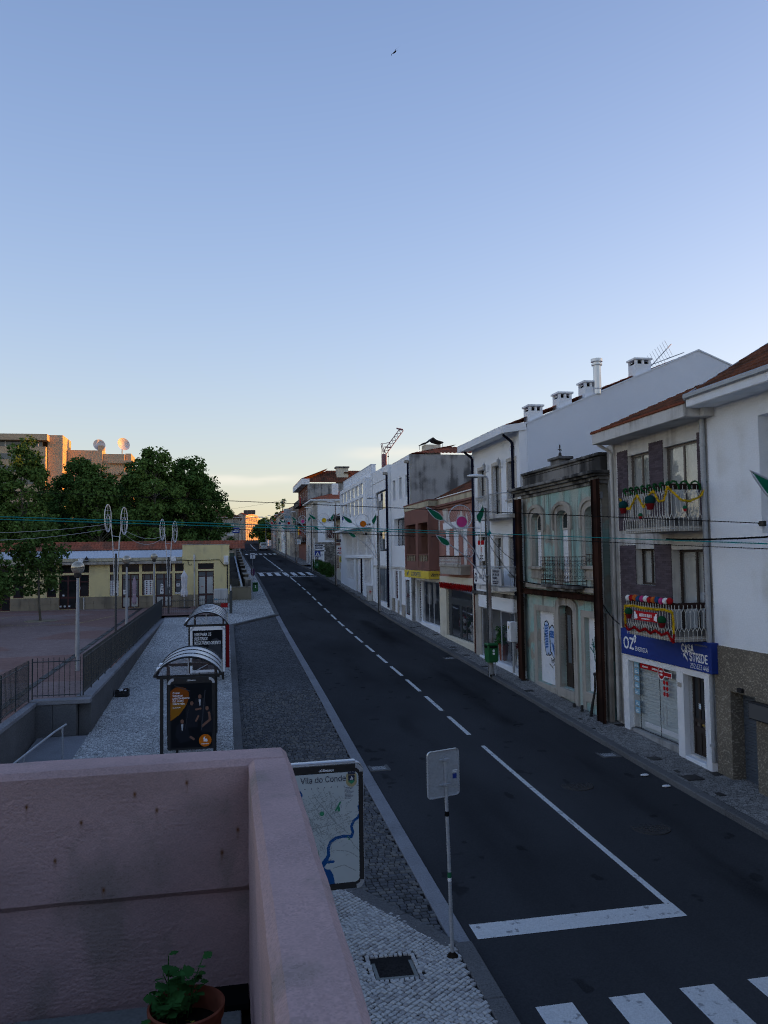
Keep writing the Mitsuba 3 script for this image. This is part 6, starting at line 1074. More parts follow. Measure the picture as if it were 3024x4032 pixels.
k = thing('roof_spotlight', 'dark cylinder on the gutter of the yellow building behind the nearest globe lamp', 'lamp'); part(k, 'body', lathe([(.1, 6.14), (.14, 6.2), (.14, 6.45), (.06, 6.52), (.03, 6.6), (.0, 6.6)], 10, (-10.35, Y0 - .2, 0)), 'iron_black'); part(k, 'band', lathe([(.145, 6.28), (.15, 6.3), (.145, 6.32)], 10, (-10.35, Y0 - .2, 0)), 'galvanised')
def menu_poster(x, lab):
    k = thing('menu_poster', lab, 'poster'); part(k, 'sheet', bx(x, x + .6, Y0 + .085, Y0 + .095, 3.58, 4.72), 'sign_white'); gg = np.random.default_rng(int(abs(x * 10)))
    for r in range(7):
        for c in range(2): part(k, 'print', on_y(_ext(Point(.16 + .28 * c, .12 + .15 * r).buffer(.06, 4).intersection(rect(0, 1, .08 + .15 * r, .18 + .15 * r)), .002), x, Y0 + .084, 3.58), ['text_grey', 'dark_red', 'room_mid'][int(gg.integers(3))])
menu_poster(-8.66, 'tall white picture menu in the window left of the nearer festive pole'); menu_poster(-6.15, 'tall white picture menu in the window right of the first closed parasol')
for i, (x, z, w, h, lab) in enumerate(((-7.72, 3.66, .3, .34, 'white notice on the door behind the nearer festive pole'), (-5.0, 3.64, .26, .42, 'white notice on the door left of the farther festive pole'), (-4.96, 4.1, .2, .3, 'upper white notice on the door left of the farther festive pole'), (-4.42, 3.66, .16, .24, 'small notice at the right leaf of the door beside the farther festive pole'), (-3.78, 4.16, .26, .26, 'square notice with a dark picture in the narrow window by the white parasol'), (-3.86, 3.6, .36, .14, 'low wide notice in the narrow window by the white parasol'), (-1.9, 4.1, .16, .05, 'small red strip on the door at the right end of the yellow building'))):
    k = thing('notice', lab, 'notice'); part(k, 'paper', bx(x, x + w, Y0 + .075, Y0 + .08, z, z + h), 'red' if i == 6 else 'sign_white'); part(k, 'print', bx(x + w * .3, x + w * .7, Y0 + .07, Y0 + .0745, z + h * .4, z + h * .7), 'text_dark')
for i, x in enumerate((-17.4, -12.87, -10.96)): k = thing('window_sticker', ['round etched sticker in the window at the far left of the yellow building', 'round etched sticker in the window left of the dark double door', 'round etched sticker in the window behind the nearest globe lamp'][i], 'sticker'); part(k, 'ring', on_y(_ext(Point(0, 0).buffer(.15).difference(Point(0, 0).buffer(.12)), .003), x, Y0 + .10, 4.2), 'sign_grey'); part(k, 'mark', on_y(_ext(Point(0, 0).buffer(.06).union(rect(-.04, .04, -.08, .02)), .003), x, Y0 + .10, 4.2), 'sign_grey')
for i, x in enumerate((-12.3, -12.0, -11.68, -12.1)): k = thing('door_sticker', 'tiny pale label stuck low on the dark double door left of the globe lamp', 'sticker', 'labels on the dark double door'); part(k, 'paper', bx(x, x + .13, Y0 + .085, Y0 + .09, 2.8 if i < 3 else 3.62, 2.92 if i < 3 else 3.74), 'sign_white'); part(k, 'print', bx(x + .03, x + .1, Y0 + .08, Y0 + .0845, 2.84 if i < 3 else 3.66, 2.87 if i < 3 else 3.69), 'sticker_blue')
# closed parasols before the yellow building
def parasol(x, y, zt, m, lab, r=.16, fringe=False):
    k = thing('closed_parasol', lab, 'parasol'); zg = PZ(y); n = 14; g_ = np.linspace(0, 2 * np.pi, 80, False); prof = [(.02, zt), (.07, zt - .15), (r * .95, zt - .45), (r * .9, zt - .55), (r * .8, zt - 1.1), (r * .7, zt - 1.3), (r * 1.05, zt - 1.7), (r * .9, zt - 1.95)]
    V = np.array([[x + rr * (1 + .16 * math.cos(9 * a + z * 1.3)) * math.cos(a), y + rr * (1 + .16 * math.cos(9 * a + z * 1.3)) * math.sin(a), z + (.09 * math.sin(5 * a) if i == len(prof) - 1 else 0)] for i, (rr, z) in enumerate(prof) for a in g_]); i, j = np.meshgrid(np.arange(len(prof) - 1), np.arange(80), indexing='ij'); q = np.stack([i * 80 + j, i * 80 + (j + 1) % 80, (i + 1) * 80 + (j + 1) % 80, (i + 1) * 80 + j], -1).reshape(-1, 4)
    part(k, 'cloth', (V, np.vstack([q[:, [0, 1, 2]], q[:, [0, 2, 3]]])), m, smooth=True); part(k, 'pole', seg((x, y, zg), (x, y, zt + .04), .025, 8), 'galvanised'); part(k, 'base', lathe([(.0, zg + .1), (.06, zg + .1), (.08, zg + .06), (.45, zg + .05), (.46, zg), (.0, zg)], 18, (x, y, 0)), 'iron_black'); part(k, 'tie_strap', lathe([(r * .74, zt - 1.33), (r * .78, zt - 1.3), (r * .74, zt - 1.27)], 16, (x, y, 0)), 'dirty_white'); return k
parasol(-6.72, 62.4, 5.0, 'umbrella_pink', 'closed pinkish parasol on a black round base before the yellow wall', .15); parasol(-3.12, 62.6, 5.45, 'umbrella_cloth', 'larger closed white parasol beside the end door of the yellow building', .24)
k = thing('covered_machine', 'pale plastic sheet over a box standing at the right end of the yellow building', 'covered box'); part(k, 'sheet', cb(-.92, .12, 61.2, 62.0, 2.95, 4.02, .06), 'curtain'); part(k, 'red_base', cb(-.4, .1, 61.25, 61.9, 2.56, 2.948, .01), 'red'); part(k, 'label', bx(-.86, -.62, 61.185, 61.195, 3.2, 3.3), 'sticker_blue')

# ---- globe lamps and festive poles on the square
def globe_lamp(x, y, zc, r, lab):
    k = thing('globe_lamp', lab, 'street lamp', ); zg = PZ(y); part(k, 'pole', tube([(x, y, zg), (x, y, zg + 1.2), (x, y, zc - r - .1)], [.085, .075, .05], 12), 'galvanised', smooth=40); part(k, 'collar', lathe([(.05, zc - r - .14), (.12, zc - r - .1), (.14, zc - r + .02), (.05, zc - r + .06)], 14, (x, y, 0)), 'iron_black'); part(k, 'globe', ball((x, y, zc), r, 20), 'globe_glass', smooth=True); part(k, 'globe_seam', lathe([(r * 1.0, zc - .012), (r * 1.03, zc), (r * 1.0, zc + .012)], 28, (x, y, 0)), 'iron_black'); return k
globe_lamp(-5.45, 31.7, 6.04, .245, 'nearest of the three globe lamps, rising behind the railing'); globe_lamp(-5.45, 46.8, 6.30, .25, 'second globe lamp, between the nearer festive pole and the pink parasol'); globe_lamp(-5.2, 61.2, 6.50, .25, 'farthest globe lamp, directly before the door of the yellow building')
def festive_pole(x, y, zt, lab):
    k = thing('festive_pole', lab, 'festive pole'); zg = PZ(y); part(k, 'pole', seg((x, y, zg - .3), (x, y, zt - 2.5), .055, 8), 'steel_dark')
    for s, dz in ((-1, .25), (1, 0)):
        cx, cz = x + s * .42, zt - .75 + dz * .6; t = np.linspace(0, 2 * np.pi, 29); yd = .5
        part(k, 'loop', join([tube([(cx + .15 * math.cos(a), y + yd * math.cos(a) * .3, cz + .74 * math.sin(a)) for a in t], .026, 5), tube([(cx + .11 * math.cos(a), y, cz - .25 + .42 * math.sin(a)) for a in t], .016, 4)]), 'alu')
        part(k, 'stem', join([tube([(x + s * .04, y - .05, zt - 4.6), (x + s * .10, y - .05, zt - 3.4), (x + s * .16, y - .05, zt - 1.9), (cx - s * .14, y, cz - .1)], .022, 5), tube([(x + s * .02, y + .06, zt - 4.2), (x + s * .13, y + .06, zt - 2.9), (x + s * .20, y + .05, zt - 1.6)], .018, 5)]), 'alu')
        part(k, 'loop_cross', join([seg((cx - .14, y, cz + .2 * i - .2), (cx + .14, y, cz + .2 * i - .2), .008, 4) for i in range(4)] + [seg((cx, y, cz - .7), (cx, y, cz + .7), .008, 4)]), 'alu')
    part(k, 'spreader', join([seg((x - .22, y, zt - 1.55), (x + .26, y, zt - 1.62), .02, 5), seg((x - .16, y, zt - 2.3), (x + .16, y, zt - 2.3), .015, 5)]), 'alu'); return k
festive_pole(-5.80, 45.0, 9.15, 'nearer metal festive pole with two tall loops in front of the yellow building'); festive_pole(-3.92, 57.6, 8.95, 'farther metal festive pole with two tall loops by the railing corner')
def wire(lab, pts, r, m, sag=0., n=24, cat='cable', group=None):
    a, b_ = np.array(pts[0], float), np.array(pts[-1], float); P = [a + (b_ - a) * t + np.array([0, 0, -sag * 4 * t * (1 - t)]) for t in np.linspace(0, 1, n)]; return solo('cable', tube(P, r, 5), m, lab, cat, group)
wire('thin string sagging between the two festive poles, the lower one', [(-5.4, 45, 7.7), (-4.1, 57.6, 8.0)], .012, 'galvanised', .62); wire('thin string between the two festive poles, the upper one', [(-5.4, 45, 7.95), (-4.1, 57.6, 8.05)], .012, 'galvanised', .42)
wire('thin string from the nearer festive pole off to the left, upper of two', [(-6.1, 45, 8.25), (-15.8, 42, 7.9)], .012, 'galvanised', .3); wire('thin string from the nearer festive pole off to the left, lower of two', [(-6.1, 45, 8.0), (-15.8, 42, 7.6)], .012, 'galvanised', .4)

# ---- stepped garden terraces left of the uphill pavement
b = thing('terrace_gardens', 'stepped stone garden walls climbing beside the left pavement', 'wall')
part(b, 'front_wall', cb(.30, 2.0, 66.4, 66.7, 2.2, 3.90, .02), 'plinth_stone', label='beige rendered front wall'); part(b, 'front_coping', cb(.27, 2.03, 66.36, 66.74, 3.901, 3.97, .015), 'stone_trim'); ys = [66.7, 74.2, 80.75, 87.15, 92.4, 98.0, 104.4, 109.8, 116, 123, 131, 140, 150, 162]; zs = [4.53, 4.83, 5.15, 5.49, 5.76, 6.12, 6.5, 6.84, 7.2, 7.55, 8.0, 8.5, 9.1]
for a, c, z in zip(ys[:-1], ys[1:], zs): part(b, 'step_wall', cb(1.62, 2.0, a + .01, c - .01, G(a) - .4, z - .06, .02), 'old_cornice'); part(b, 'step_coping', cb(1.52, 2.06, a - .25, c - .02, z - .058, z + .02, .015), 'stone_trim')
part(b, 'corner_pier', cb(1.5, 2.0, 66.41, 66.69, 3.972, 4.5, .02), 'old_cornice')
part(b, 'inner_wall', join([ex(Polygon([(66.75, 3.2), (66.75, 4.05), (120, 6.6), (120, 3.2)]), 1.18, 1.34)]), 'white_plaster'); part(b, 'garden_bed', join([(np.array([[.3, a, 3.4 + .045 * (a - 66)], [1.18, a, 3.4 + .045 * (a - 66)], [1.18, c, 3.4 + .045 * (c - 66)], [.3, c, 3.4 + .045 * (c - 66)]]), np.array([[0, 1, 2], [0, 2, 3]])) for a, c in ((66.7, 130),)]), 'old_cornice')
for i in range(6): yy = 72 + 9 * i; part(b, 'cross_wall', cb(.3, 1.18, yy, yy + .25, 3.2, 3.75 + .045 * (yy - 66) + .45, .02), 'granite_kerb')
part(b, 'left_wall', bx(.02, .3, 76.2, 130, 3.0, 8.0), 'old_cornice')
k = thing('round_sign', 'round purplish traffic sign seen nearly edge on, on a grey pole by the garden wall', 'traffic sign'); xS, yS = 2.12, 66.1; part(k, 'pole', seg((xS - .08, yS, G(yS)), (xS - .02, yS, 5.5), .03, 8), 'galvanised'); R_ = rz(math.radians(-62)) @ trimesh.transformations.rotation_matrix(math.pi / 2, [1, 0, 0])[:3, :3]; part(k, 'disc', tf(lathe([(.01, -.01), (.33, -.01), (.33, .01), (.01, .01)], 26), R_, (xS, yS - .05, 5.14)), 'sign_purple'); part(k, 'back_clamp', bx(xS - .05, xS + .03, yS - .02, yS + .02, 5.1, 5.18), 'galvanised')
def bin_(x, y, z, lab, pole=True, s=1.):
    k = thing('litter_bin', lab, 'litter bin'); part(k, 'body', tf(join([ez(rect(-.17, .17, -.2, .2).buffer(.05), 0, .62), ez(rect(-.155, .155, -.185, .185).buffer(.045), -.06, -.001)]), None, (x, y, z)), 'bin_green', smooth=30); part(k, 'lid', tf(cb(-.23, .23, -.26, .26, .621, .70, .03), None, (x, y, z)), 'bin_green'); part(k, 'slot', tf(bx(-.236, -.231, -.17, .17, .52, .61), None, (x, y, z)), 'black'); part(k, 'slot', tf(bx(-.16, .16, -.266, -.261, .53, .61), None, (x, y, z)), 'black'); part(k, 'emblem', on_y(_ext(Point(0, .1).buffer(.05).union(Point(0, -.02).buffer(.05)), .003), x + .02, y - .252, z + .32), 'sign_white'); return k
bin_(2.34, 66.9, 3.58, 'green litter bin hanging by the round sign on the left pavement')
k = thing('direction_sign', 'square white traffic sign with a dark junction symbol on the left pavement', 'traffic sign'); part(k, 'pole', seg((2.86, 87, G(87)), (2.80, 87, 6.3), .03, 6), 'galvanised'); part(k, 'plate', cb(2.53, 3.06, 86.92, 86.95, 6.2, 6.78, .02), 'sign_white'); part(k, 'symbol', on_y(_ext(rect(.23, .31, .08, .5).union(rect(.08, .46, .40, .48)), .003), 2.53, 86.918, 6.2), 'text_grey')

# ---- bus shelters
def shelter(x0, x1, y0, y1, zg, nb, lab):
    k = thing('bus_shelter', lab, 'bus shelter'); xm, hw, ze, za = (x0 + x1) / 2, (x1 - x0) / 2, zg + 2.28, zg + 2.72
    A = np.linspace(-1, 1, 19); arcp = [(xm + hw * a, ze + (za - ze) * (1 - a * a) ** .8 if abs(a) < 1 else ze) for a in A]; pb = (y1 - y0) / nb
    for i in range(nb):
        a, c = y0 + pb * i + .025, y0 + pb * (i + 1) - .025; V = np.array([[x, yy, z] for x, z in arcp for yy in (a, c)]); V2 = V - [0, 0, .012]; n = len(arcp); f_ = []
        for q in range(n - 1): s = 2 * q; f_ += [[s, s + 1, s + 3], [s, s + 3, s + 2]]
        f_ = np.array(f_); part(k, 'roof_panel', (np.vstack([V, V2]), np.vstack([f_, f_[:, ::-1] + 2 * n])), 'roof_metal', smooth=40)
    for i in range(nb + 1): yy = y0 + pb * i; w_ = .05 if i in (0, nb) else .03; part(k, 'rib', tube([(x, yy, z + .006) for x, z in arcp], w_ * .55, 6), 'black_frame')
    for x in (x0, x1): part(k, 'eave_rail', cb(x - .05, x + .05, y0 - .06, y1 + .06, ze - .07, ze + .015, .015), 'black_frame')
    for yy in (y0 + .08, y1 - .08):
        part(k, 'end_beam', cb(x0 + .02, x1 - .02, yy - .035, yy + .035, ze - .13, ze - .04, .01), 'black_frame')
        for x in (x0 + .16, x1 - .16): part(k, 'post', cb(x - .045, x + .045, yy - .045, yy + .045, zg, ze - .05, .01), 'black_frame')
        part(k, 'tympanum', ey(Polygon([(x0 + .1, ze - .03)] + [(x, z - .04) for x, z in arcp[1:-1]] + [(x1 - .1, ze - .03)]), yy - .006, yy + .006), 'glass')
        part(k, 'tympanum_bar', join([seg((xm, yy, ze - .05), (xm, yy, za - .05), .018, 5), seg((xm, yy, ze - .05), (xm - hw * .6, yy, ze + .22), .014, 5), seg((xm, yy, ze - .05), (xm + hw * .6, yy, ze + .22), .014, 5)]), 'alu')
    part(k, 'back_glass', bx(x0 + .15, x0 + .16, y0 + .15, y1 - .15, zg + .25, zg + 2.05), 'glass'); part(k, 'bench', join([cb(x0 + .35, x0 + .75, y0 + .5, y1 - .5, zg + .42, zg + .47, .01), cb(x0 + .5, x0 + .56, y0 + .6, y0 + .66, zg, zg + .42, .005), cb(x0 + .5, x0 + .56, y1 - .66, y1 - .6, zg, zg + .42, .005)]), 'black_frame')
    for yy in (y0 + pb * .6, y0 + pb * 1.6): part(k, 'eave_clip', cb(x0 - .02, x0 + .10, yy, yy + .3, ze + .02, ze + .10, .01), 'white_paint')
    return k
def poster_case(x0, x1, y, zb, zt, mf, lab, corner='sign_grey'):
    k = thing('poster_case', lab, 'advertising panel'); part(k, 'case', ey(sbox(x0, zb, x1, zt).buffer(-.06).buffer(.06), y, y + .14), 'black_frame'); part(k, 'frame', ey(sbox(x0, zb, x1, zt).buffer(-.03).buffer(.02).difference(sbox(x0 + .11, zb + .11, x1 - .11, zt - .17)), y - .02, y - .002), mf)
    for sx in (0, 1): xx = x1 - .02 if sx else x0 + .02; part(k, 'corner', ey(Point(xx + (-.15 if sx else .15), zt - .17).buffer(.16).difference(Point(xx + (-.15 if sx else .15), zt - .17).buffer(.09)).intersection(rect(xx - .2, xx + .2, zt - .17, zt + .2)).intersection(rect(x0 - .05, x0 + .17, zt - .5, zt + .1) if not sx else rect(x1 - .17, x1 + .05, zt - .5, zt + .1)), y - .03, y - .021), corner)
    return k
z1_ = G(22.6) + .115; shelter(-1.88, -.16, 22.5, 25.2, z1_, 3, 'nearer bus shelter with a ribbed barrel roof and a dark concert poster')
pc = poster_case(-1.56, -.30, 22.36, z1_ + .28, z1_ + 2.20, 'black_frame', 'dark advertising panel with an orange drop shape at the end of the nearer bus shelter'); yp = 22.36
part(pc, 'poster_sheet', bx(-1.47, -.39, yp - .0235, yp - .0215, z1_ + .34, z1_ + 2.04), 'poster_black'); zp = z1_ + .34; px = -1.47
part(pc, 'orange_drop', on_y(_ext(Polygon([(.01, .75), (.01, 1.5), (.12, 1.58), (.25, 1.6), (.38, 1.56), (.46, 1.45), (.46, 1.32), (.38, 1.12), (.22, .9)]).buffer(.02), .002), px, yp - .024, zp), 'poster_orange'); part(pc, 'amber_foot', on_y(_ext(Polygon([(.0, .74), (.0, 1.2), (.3, 1.22), (.42, 1.16), (.34, 1.04), (.2, .86)]), .002), px, yp - .0265, zp), 'poster_amber')
for i, s in enumerate(('O que', 'fazemos', 'pelo Desporto', 'diz muito', 'sobre nós.')): part(pc, 'lettering', on_y(txt(s, .048, True, .003), px + .05, yp - .029, zp + 1.44 - .072 * i), 'text_white')
part(pc, 'small_print', on_y(scribble(.2, .018, 1), px + .05, yp - .029, zp + 1.06), 'text_white')
for (hx, hz, s) in ((.55, 1.17, 1.), (.76, 1.34, 1.), (.95, 1.02, 1.), (.30, .70, 1.)):
    bd = Polygon([(-.13, -.62), (-.14, -.2), (-.10, -.07), (0, -.04), (.10, -.07), (.14, -.2), (.13, -.62)]) if hx > .4 else Polygon([(-.12, -.12), (-.06, -.07), (.06, -.07), (.13, -.18), (.2, -.5), (-.05, -.55), (-.16, -.35)])
    part(pc, 'printed_figure', on_y(tf(_ext(bd.buffer(.02), .002), None, (hx, hz, 0)), px, yp - .024, zp), 'cloth_print'); part(pc, 'printed_face', on_y(tf(_ext(Polygon([(.045 * math.cos(a), .058 * math.sin(a)) for a in np.linspace(0, 6.2, 14)]), .002), None, (hx, hz, 0)), px, yp - .0265, zp), 'skin_print')
    if hx in (.76, .30): part(pc, 'printed_shirt', on_y(tf(_ext(Polygon([(-.03, -.07), (.03, -.07), (.015, -.24), (-.01, -.24)]), .002), None, (hx, hz, 0)), px, yp - .0265, zp), 'sign_grey')
part(pc, 'printed_arm', on_y(_ext(unary_union([stroke([(1.0, .9), (1.03, .72), (.82, .55)], .03), stroke([(.72, .82), (.66, .70)], .025), stroke([(.52, .28), (.60, .22)], .03), stroke([(.66, 1.0), (.78, 1.02)], .025)]).intersection(rect(0, 1.08, 0, 1.7)), .002), px, yp - .0268, zp), 'skin_print')
part(pc, 'printed_cello', on_y(_ext(unary_union([stroke([(.90, 1.5), (.80, .45)], .012), stroke([(.46, 1.0), (.38, .5)], .006), stroke([(.10, 1.66), (.5, 1.5)], .01)]), .002), px, yp - .0269, zp), 'grey_print'); part(pc, 'round_logo', on_y(_ext(Point(.90, .17).buffer(.165).intersection(rect(0, 1.08, 0, 1)), .002), px, yp - .0272, zp), 'orange'); part(pc, 'logo_mark', on_y(_ext(Point(.90, .22).buffer(.05).difference(Point(.92, .24).buffer(.03)).union(rect(.86, .96, .14, .19)), .002), px, yp - .0295, zp), 'text_white'); part(pc, 'small_print', on_y(scribble(.2, .022, 1), px + .80, yp - .0295, zp + .07), 'text_white')
part(pc, 'lettering', on_y(txt('JCDecaux', .035, True, .003), -1.05, yp - .024, z1_ + 2.105), 'text_white')
z2_ = G(33.3) + .115; shelter(-1.62, .02, 33.3, 39.3, z2_, 6, 'farther bus shelter with a longer ribbed barrel roof')
pc = poster_case(-1.44, -.04, 33.16, z2_ + .34, z2_ + 2.18, 'white_paint', 'white framed advertising panel with italic white headline at the end of the farther bus shelter', 'sign_grey'); yp = 33.16
part(pc, 'poster_sheet', bx(-1.33, -.15, yp - .0235, yp - .0215, z2_ + .45, z2_ + 2.02), 'poster_black'); part(pc, 'printed_figure', on_y(_ext(Polygon([(.6, 0), (.62, .9), (.78, 1.2), (.95, 1.25), (1.1, 1.1), (1.16, .5), (1.16, 0)]), .002), -1.33, yp - .0255, z2_ + .45), 'grey_print'); part(pc, 'red_panel', cb(-.03, .12, 33.2, 33.6, z2_ + .5, z2_ + 2.2, .01), 'dark_red')
for i, s in enumerate(('VOE PARA 23', 'DESTINOS', 'NO EXTREMO ORIENTE')): part(pc, 'lettering', on_y(txt(s, .12, True, .003, .18, [.66, .52, 1.05][i]), -1.27, yp - .028, z2_ + 1.80 - .17 * i), 'text_white')
part(pc, 'lettering', on_y(txt('JCDecaux', .035, True, .003), -.9, yp - .024, z2_ + 2.09), 'text_white')

# ---- town map panel and the traffic sign seen from behind
k = thing('town_map_panel', 'tall illuminated style town map panel on a grey foot at the street corner', 'map panel'); R_ = rz(math.radians(1.5)); O = (1.40, 12.56, 0); zg = G(12.6) + .11
def mp(name, mesh, m, smooth=False): return part(k, name, tf(mesh, R_, O), m, smooth)
xa, xb_, zb_, zt_ = -.68, .67, 1.22, 3.10
mp('case', ey(sbox(xa, zb_, xb_, zt_).buffer(-.10).buffer(.10), -.10, .10), 'black_frame'); mp('edge_trim', ey(sbox(xa, zb_, xb_, zt_).buffer(-.10).buffer(.113).difference(sbox(xa, zb_, xb_, zt_).buffer(-.10).buffer(.101)), -.06, .06), 'alu')
mp('top_rail', cb(xa + .1, xb_ - .1, -.05, .05, zt_ + .012, zt_ + .045, .012), 'alu')
face = sbox(xa + .075, zb_ + .10, xb_ - .075, zt_ - .115).buffer(-.07).buffer(.07); mp('map_sheet', ey(face, -.112, -.101), 'map_base')
for cx, cz, q in ((xb_, zt_, (-1, -1)), (xa, zt_, (1, -1)), (xb_, zb_, (-1, 1)), (xa, zb_, (1, 1))): c_ = Point(cx + q[0] * .12, cz + q[1] * .12); mp('corner', ey(c_.buffer(.122).difference(c_.buffer(.06)).intersection(rect(cx, cx + q[0] * .12, cz, cz + q[1] * .12)), -.116, -.1005), 'galvanised')
MX, MZ = xa + .075, zb_ + .10; fy = -.113
def pr(name, poly, m, d=0.): mp(name, ey(poly.intersection(face), fy - .002 - d, fy - d), m)
def mpt(u, w): return (MX + u * 1.2, MZ + w * 1.665)
sea = Polygon([mpt(*p) for p in ((0, .86), (.25, .86), (.28, .82), (.25, .78), (.22, .7), (.30, .58), (.36, .5), (.38, .42), (.36, .34), (.40, .26), (.42, .19), (.46, .17), (.52, .18), (.56, .14), (.62, .13), (.66, .08), (.68, 0), (0, 0))])
pr('printed_sea', sea, 'map_blue'); riv = [(.52, .17), (.57, .22), (.60, .26), (.60, .33), (.63, .38), (.70, .41), (.80, .42), (.90, .41), (.92, .45), (.90, .50), (.93, .55), (.99, .58), (1.02, .62), (1.0, .68)]; w_ = [.05, .03, .022, .02, .02, .02, .02, .018, .017, .016, .016, .016, .016, .016]
pr('printed_river', unary_union([stroke([mpt(*a), mpt(*c)], .012 + .5 * q) for a, c, q in zip(riv[:-1], riv[1:], w_)] + [stroke([mpt(.58, .2), mpt(.66, .2)], .02)]), 'map_blue')
gm_ = np.random.default_rng(12); lines = []
for i in range(420):
    u, w = gm_.normal(.52, .2), gm_.normal(.55, .17)
    if .28 < u < .97 and .2 < w < .83: a = gm_.choice([.4, 1.97, gm_.random() * 3]) + gm_.normal(0, .1); l = gm_.uniform(.03, .11); lines.append(stroke([mpt(u, w), mpt(u + l * math.cos(a), w + l * .7 * math.sin(a))], .0018))
for q in ([(.42, .80), (.58, .66), (.70, .55), (.86, .44)], [(.66, .74), (.62, .62), (.72, .52)], [(.86, .42), (.93, .33), (1.0, .28)], [(.7, .3), (.86, .28), (.98, .22)], [(.3, .5), (.5, .52), (.7, .54)], [(.66, .14), (.8, .16), (.95, .1)]): lines.append(stroke([mpt(*p) for p in q], .004))
pr('printed_roads', unary_union(lines).difference(sea), 'map_road'); pr('printed_parks', unary_union([Point(*mpt(.52, .64)).buffer(.035), stroke([mpt(.74, .66), mpt(.74, .68)], .02), stroke([mpt(.70, .66), mpt(.76, .73)], .012), Polygon([mpt(.46, .20), mpt(.50, .19), mpt(.47, .31)]), Point(*mpt(.85, .41)).buffer(.012), Point(*mpt(.87, .39)).buffer(.014)]), 'map_green', .001)
pr('printed_legend', unary_union([rect(mpt(.82, 0)[0], mpt(.82 + .08 + .02 * (i % 3), 0)[0], mpt(0, .76 + .012 * i)[1], mpt(0, .764 + .012 * i)[1]) for i in range(9)] + [rect(mpt(.3 + .085 * i, 0)[0], mpt(.31 + .085 * i, 0)[0], mpt(0, .868)[1], mpt(0, .878)[1]) for i in range(9)]), 'text_grey')
mp('lettering', on_y(txt('Vila do Conde', .088, False, .004, 0, .70), MX + .30, fy, MZ + 1.535), 'text_dark'); mp('lettering', on_y(txt('JCDecaux', .035, True, .004), -.02, -.101, zt_ - .088), 'text_white')
ex_, ez_ = MX + 1.09, MZ + 1.555; sh_ = Polygon([(-.05, .06), (.05, .06), (.05, -.03), (0, -.075), (-.05, -.03)]); off_ = lambda p, s=1.: tf(ey(p, fy - .004, fy), None, (ex_, 0, ez_))
mp('emblem_wreath', off_(sh_.buffer(.03).union(Point(0, -.03).buffer(.085))), 'emblem_gold'); mp('emblem_shield', tf(off_(sh_), None, (0, -.003, 0)), 'text_dark'); mp('emblem_field', tf(off_(Polygon([(-.05, -.02), (.05, -.02), (.04, -.045), (0, -.073), (-.04, -.045)])), None, (0, -.006, 0)), 'map_green'); mp('emblem_crown', tf(off_(unary_union([rect(-.055, .055, .07, .10)] + [rect(-.055 + .025 * i, -.04 + .025 * i, .10, .12) for i in range(5)])), None, (0, -.003, 0)), 'text_dark')
mp('emblem_ship', tf(off_(Polygon([(-.03, .01), (.03, .01), (.02, -.005), (-.02, -.005)]).union(Polygon([(0, .015), (.0, .05), (.022, .015)]))), None, (0, -.009, 0)), 'sign_white')
mp('foot', cb(-.24, .16, -.055, .055, zg - .05, zb_ - .001, .02), 'galvanised')
k = thing('traffic_sign', 'grey back of a rectangular traffic sign on a thin leaning pole at the corner kerb', 'traffic sign'); zg = G(11.55) + .1; R_ = rz(math.radians(19)); O = (3.14, 11.50, 0)
part(k, 'pole', tube([(3.20, 11.54, zg), (3.17, 11.54, 2.0), (3.135, 11.54, 3.36)], [.028, .026, .026], 10), 'galvanised', smooth=40); part(k, 'pole_foot', lathe([(.09, zg), (.06, zg + .03), (.03, zg + .06)], 10, (3.20, 11.54, 0)), 'soil')
part(k, 'plate', tf(join([ey(sbox(-.30, 2.78, .26, 3.46).buffer(-.06).buffer(.06), .045, .053)]), R_, O), 'galvanised', label='grey back of the plate'); part(k, 'plate_rim', tf(ey(sbox(-.30, 2.78, .26, 3.46).buffer(-.06).buffer(.06).difference(sbox(-.30, 2.78, .26, 3.46).buffer(-.06).buffer(.05)), .025, .0449), R_, O), 'galv_bright')
for z in (2.96, 3.32): part(k, 'clamp', tf(join([cb(-.10, .10, .02, .044, z - .012, z + .012, .004), cb(-.035, .035, -.01, .08, z - .02, z + .02, .006)]), R_, O), 'galvanised')
part(k, 'sticker', tf(on_y(_ext(rect(0, .07, 0, .07), .002), .15, .0445, 3.02), R_, O), 'sign_blue'); part(k, 'small_print', tf(on_y(scribble(.09, .012, 2), .145, .0445, 3.11), R_, O), 'text_white'); part(k, 'tape', lathe([(.030, 2.50), (.034, 2.51), (.034, 2.56), (.030, 2.57)], 10, (3.156, 11.54, 0)), 'black'); part(k, 'green_sticker', lathe([(.0295, 1.62), (.0295, 1.70)], 10, (3.176, 11.54, 0)), 'leaf_print'); part(k, 'white_sticker', lathe([(.0295, 1.57), (.0295, 1.618)], 10, (3.178, 11.54, 0)), 'sign_white')

# ---- lamp posts on the right pavement, each with a festive flower frame
def lamp_post(x, y, zt, lab, m='weathered_pole', arm=.75):
    k = thing('street_lamp', lab, 'street lamp'); zg = G(y) + .13
    part(k, 'pole', tube([(x, y, zg), (x, y, zg + 1.5), (x, y, zt - .05)], [.085, .075, .045], 12), m, smooth=40); part(k, 'pole_foot', cb(x - .14, x + .14, y - .14, y + .14, zg - .02, zg + .03, .01), 'iron_black')
    part(k, 'arm', tube([(x, y, zt - .08), (x - .03, y, zt + .02), (x - .18, y, zt + .05)], .035, 8), 'galvanised'); h = ball((0, 0, 0), 1, 12)
    part(k, 'lamp_head', tf(h, np.diag([arm * .52, .14, .075]), (x - .12 - arm * .5, y, zt + .06)), 'white_paint', smooth=True); part(k, 'lens', tf(h, np.diag([arm * .34, .11, .05]), (x - .20 - arm * .5, y, zt + .02)), 'grey_glass', smooth=True); return k
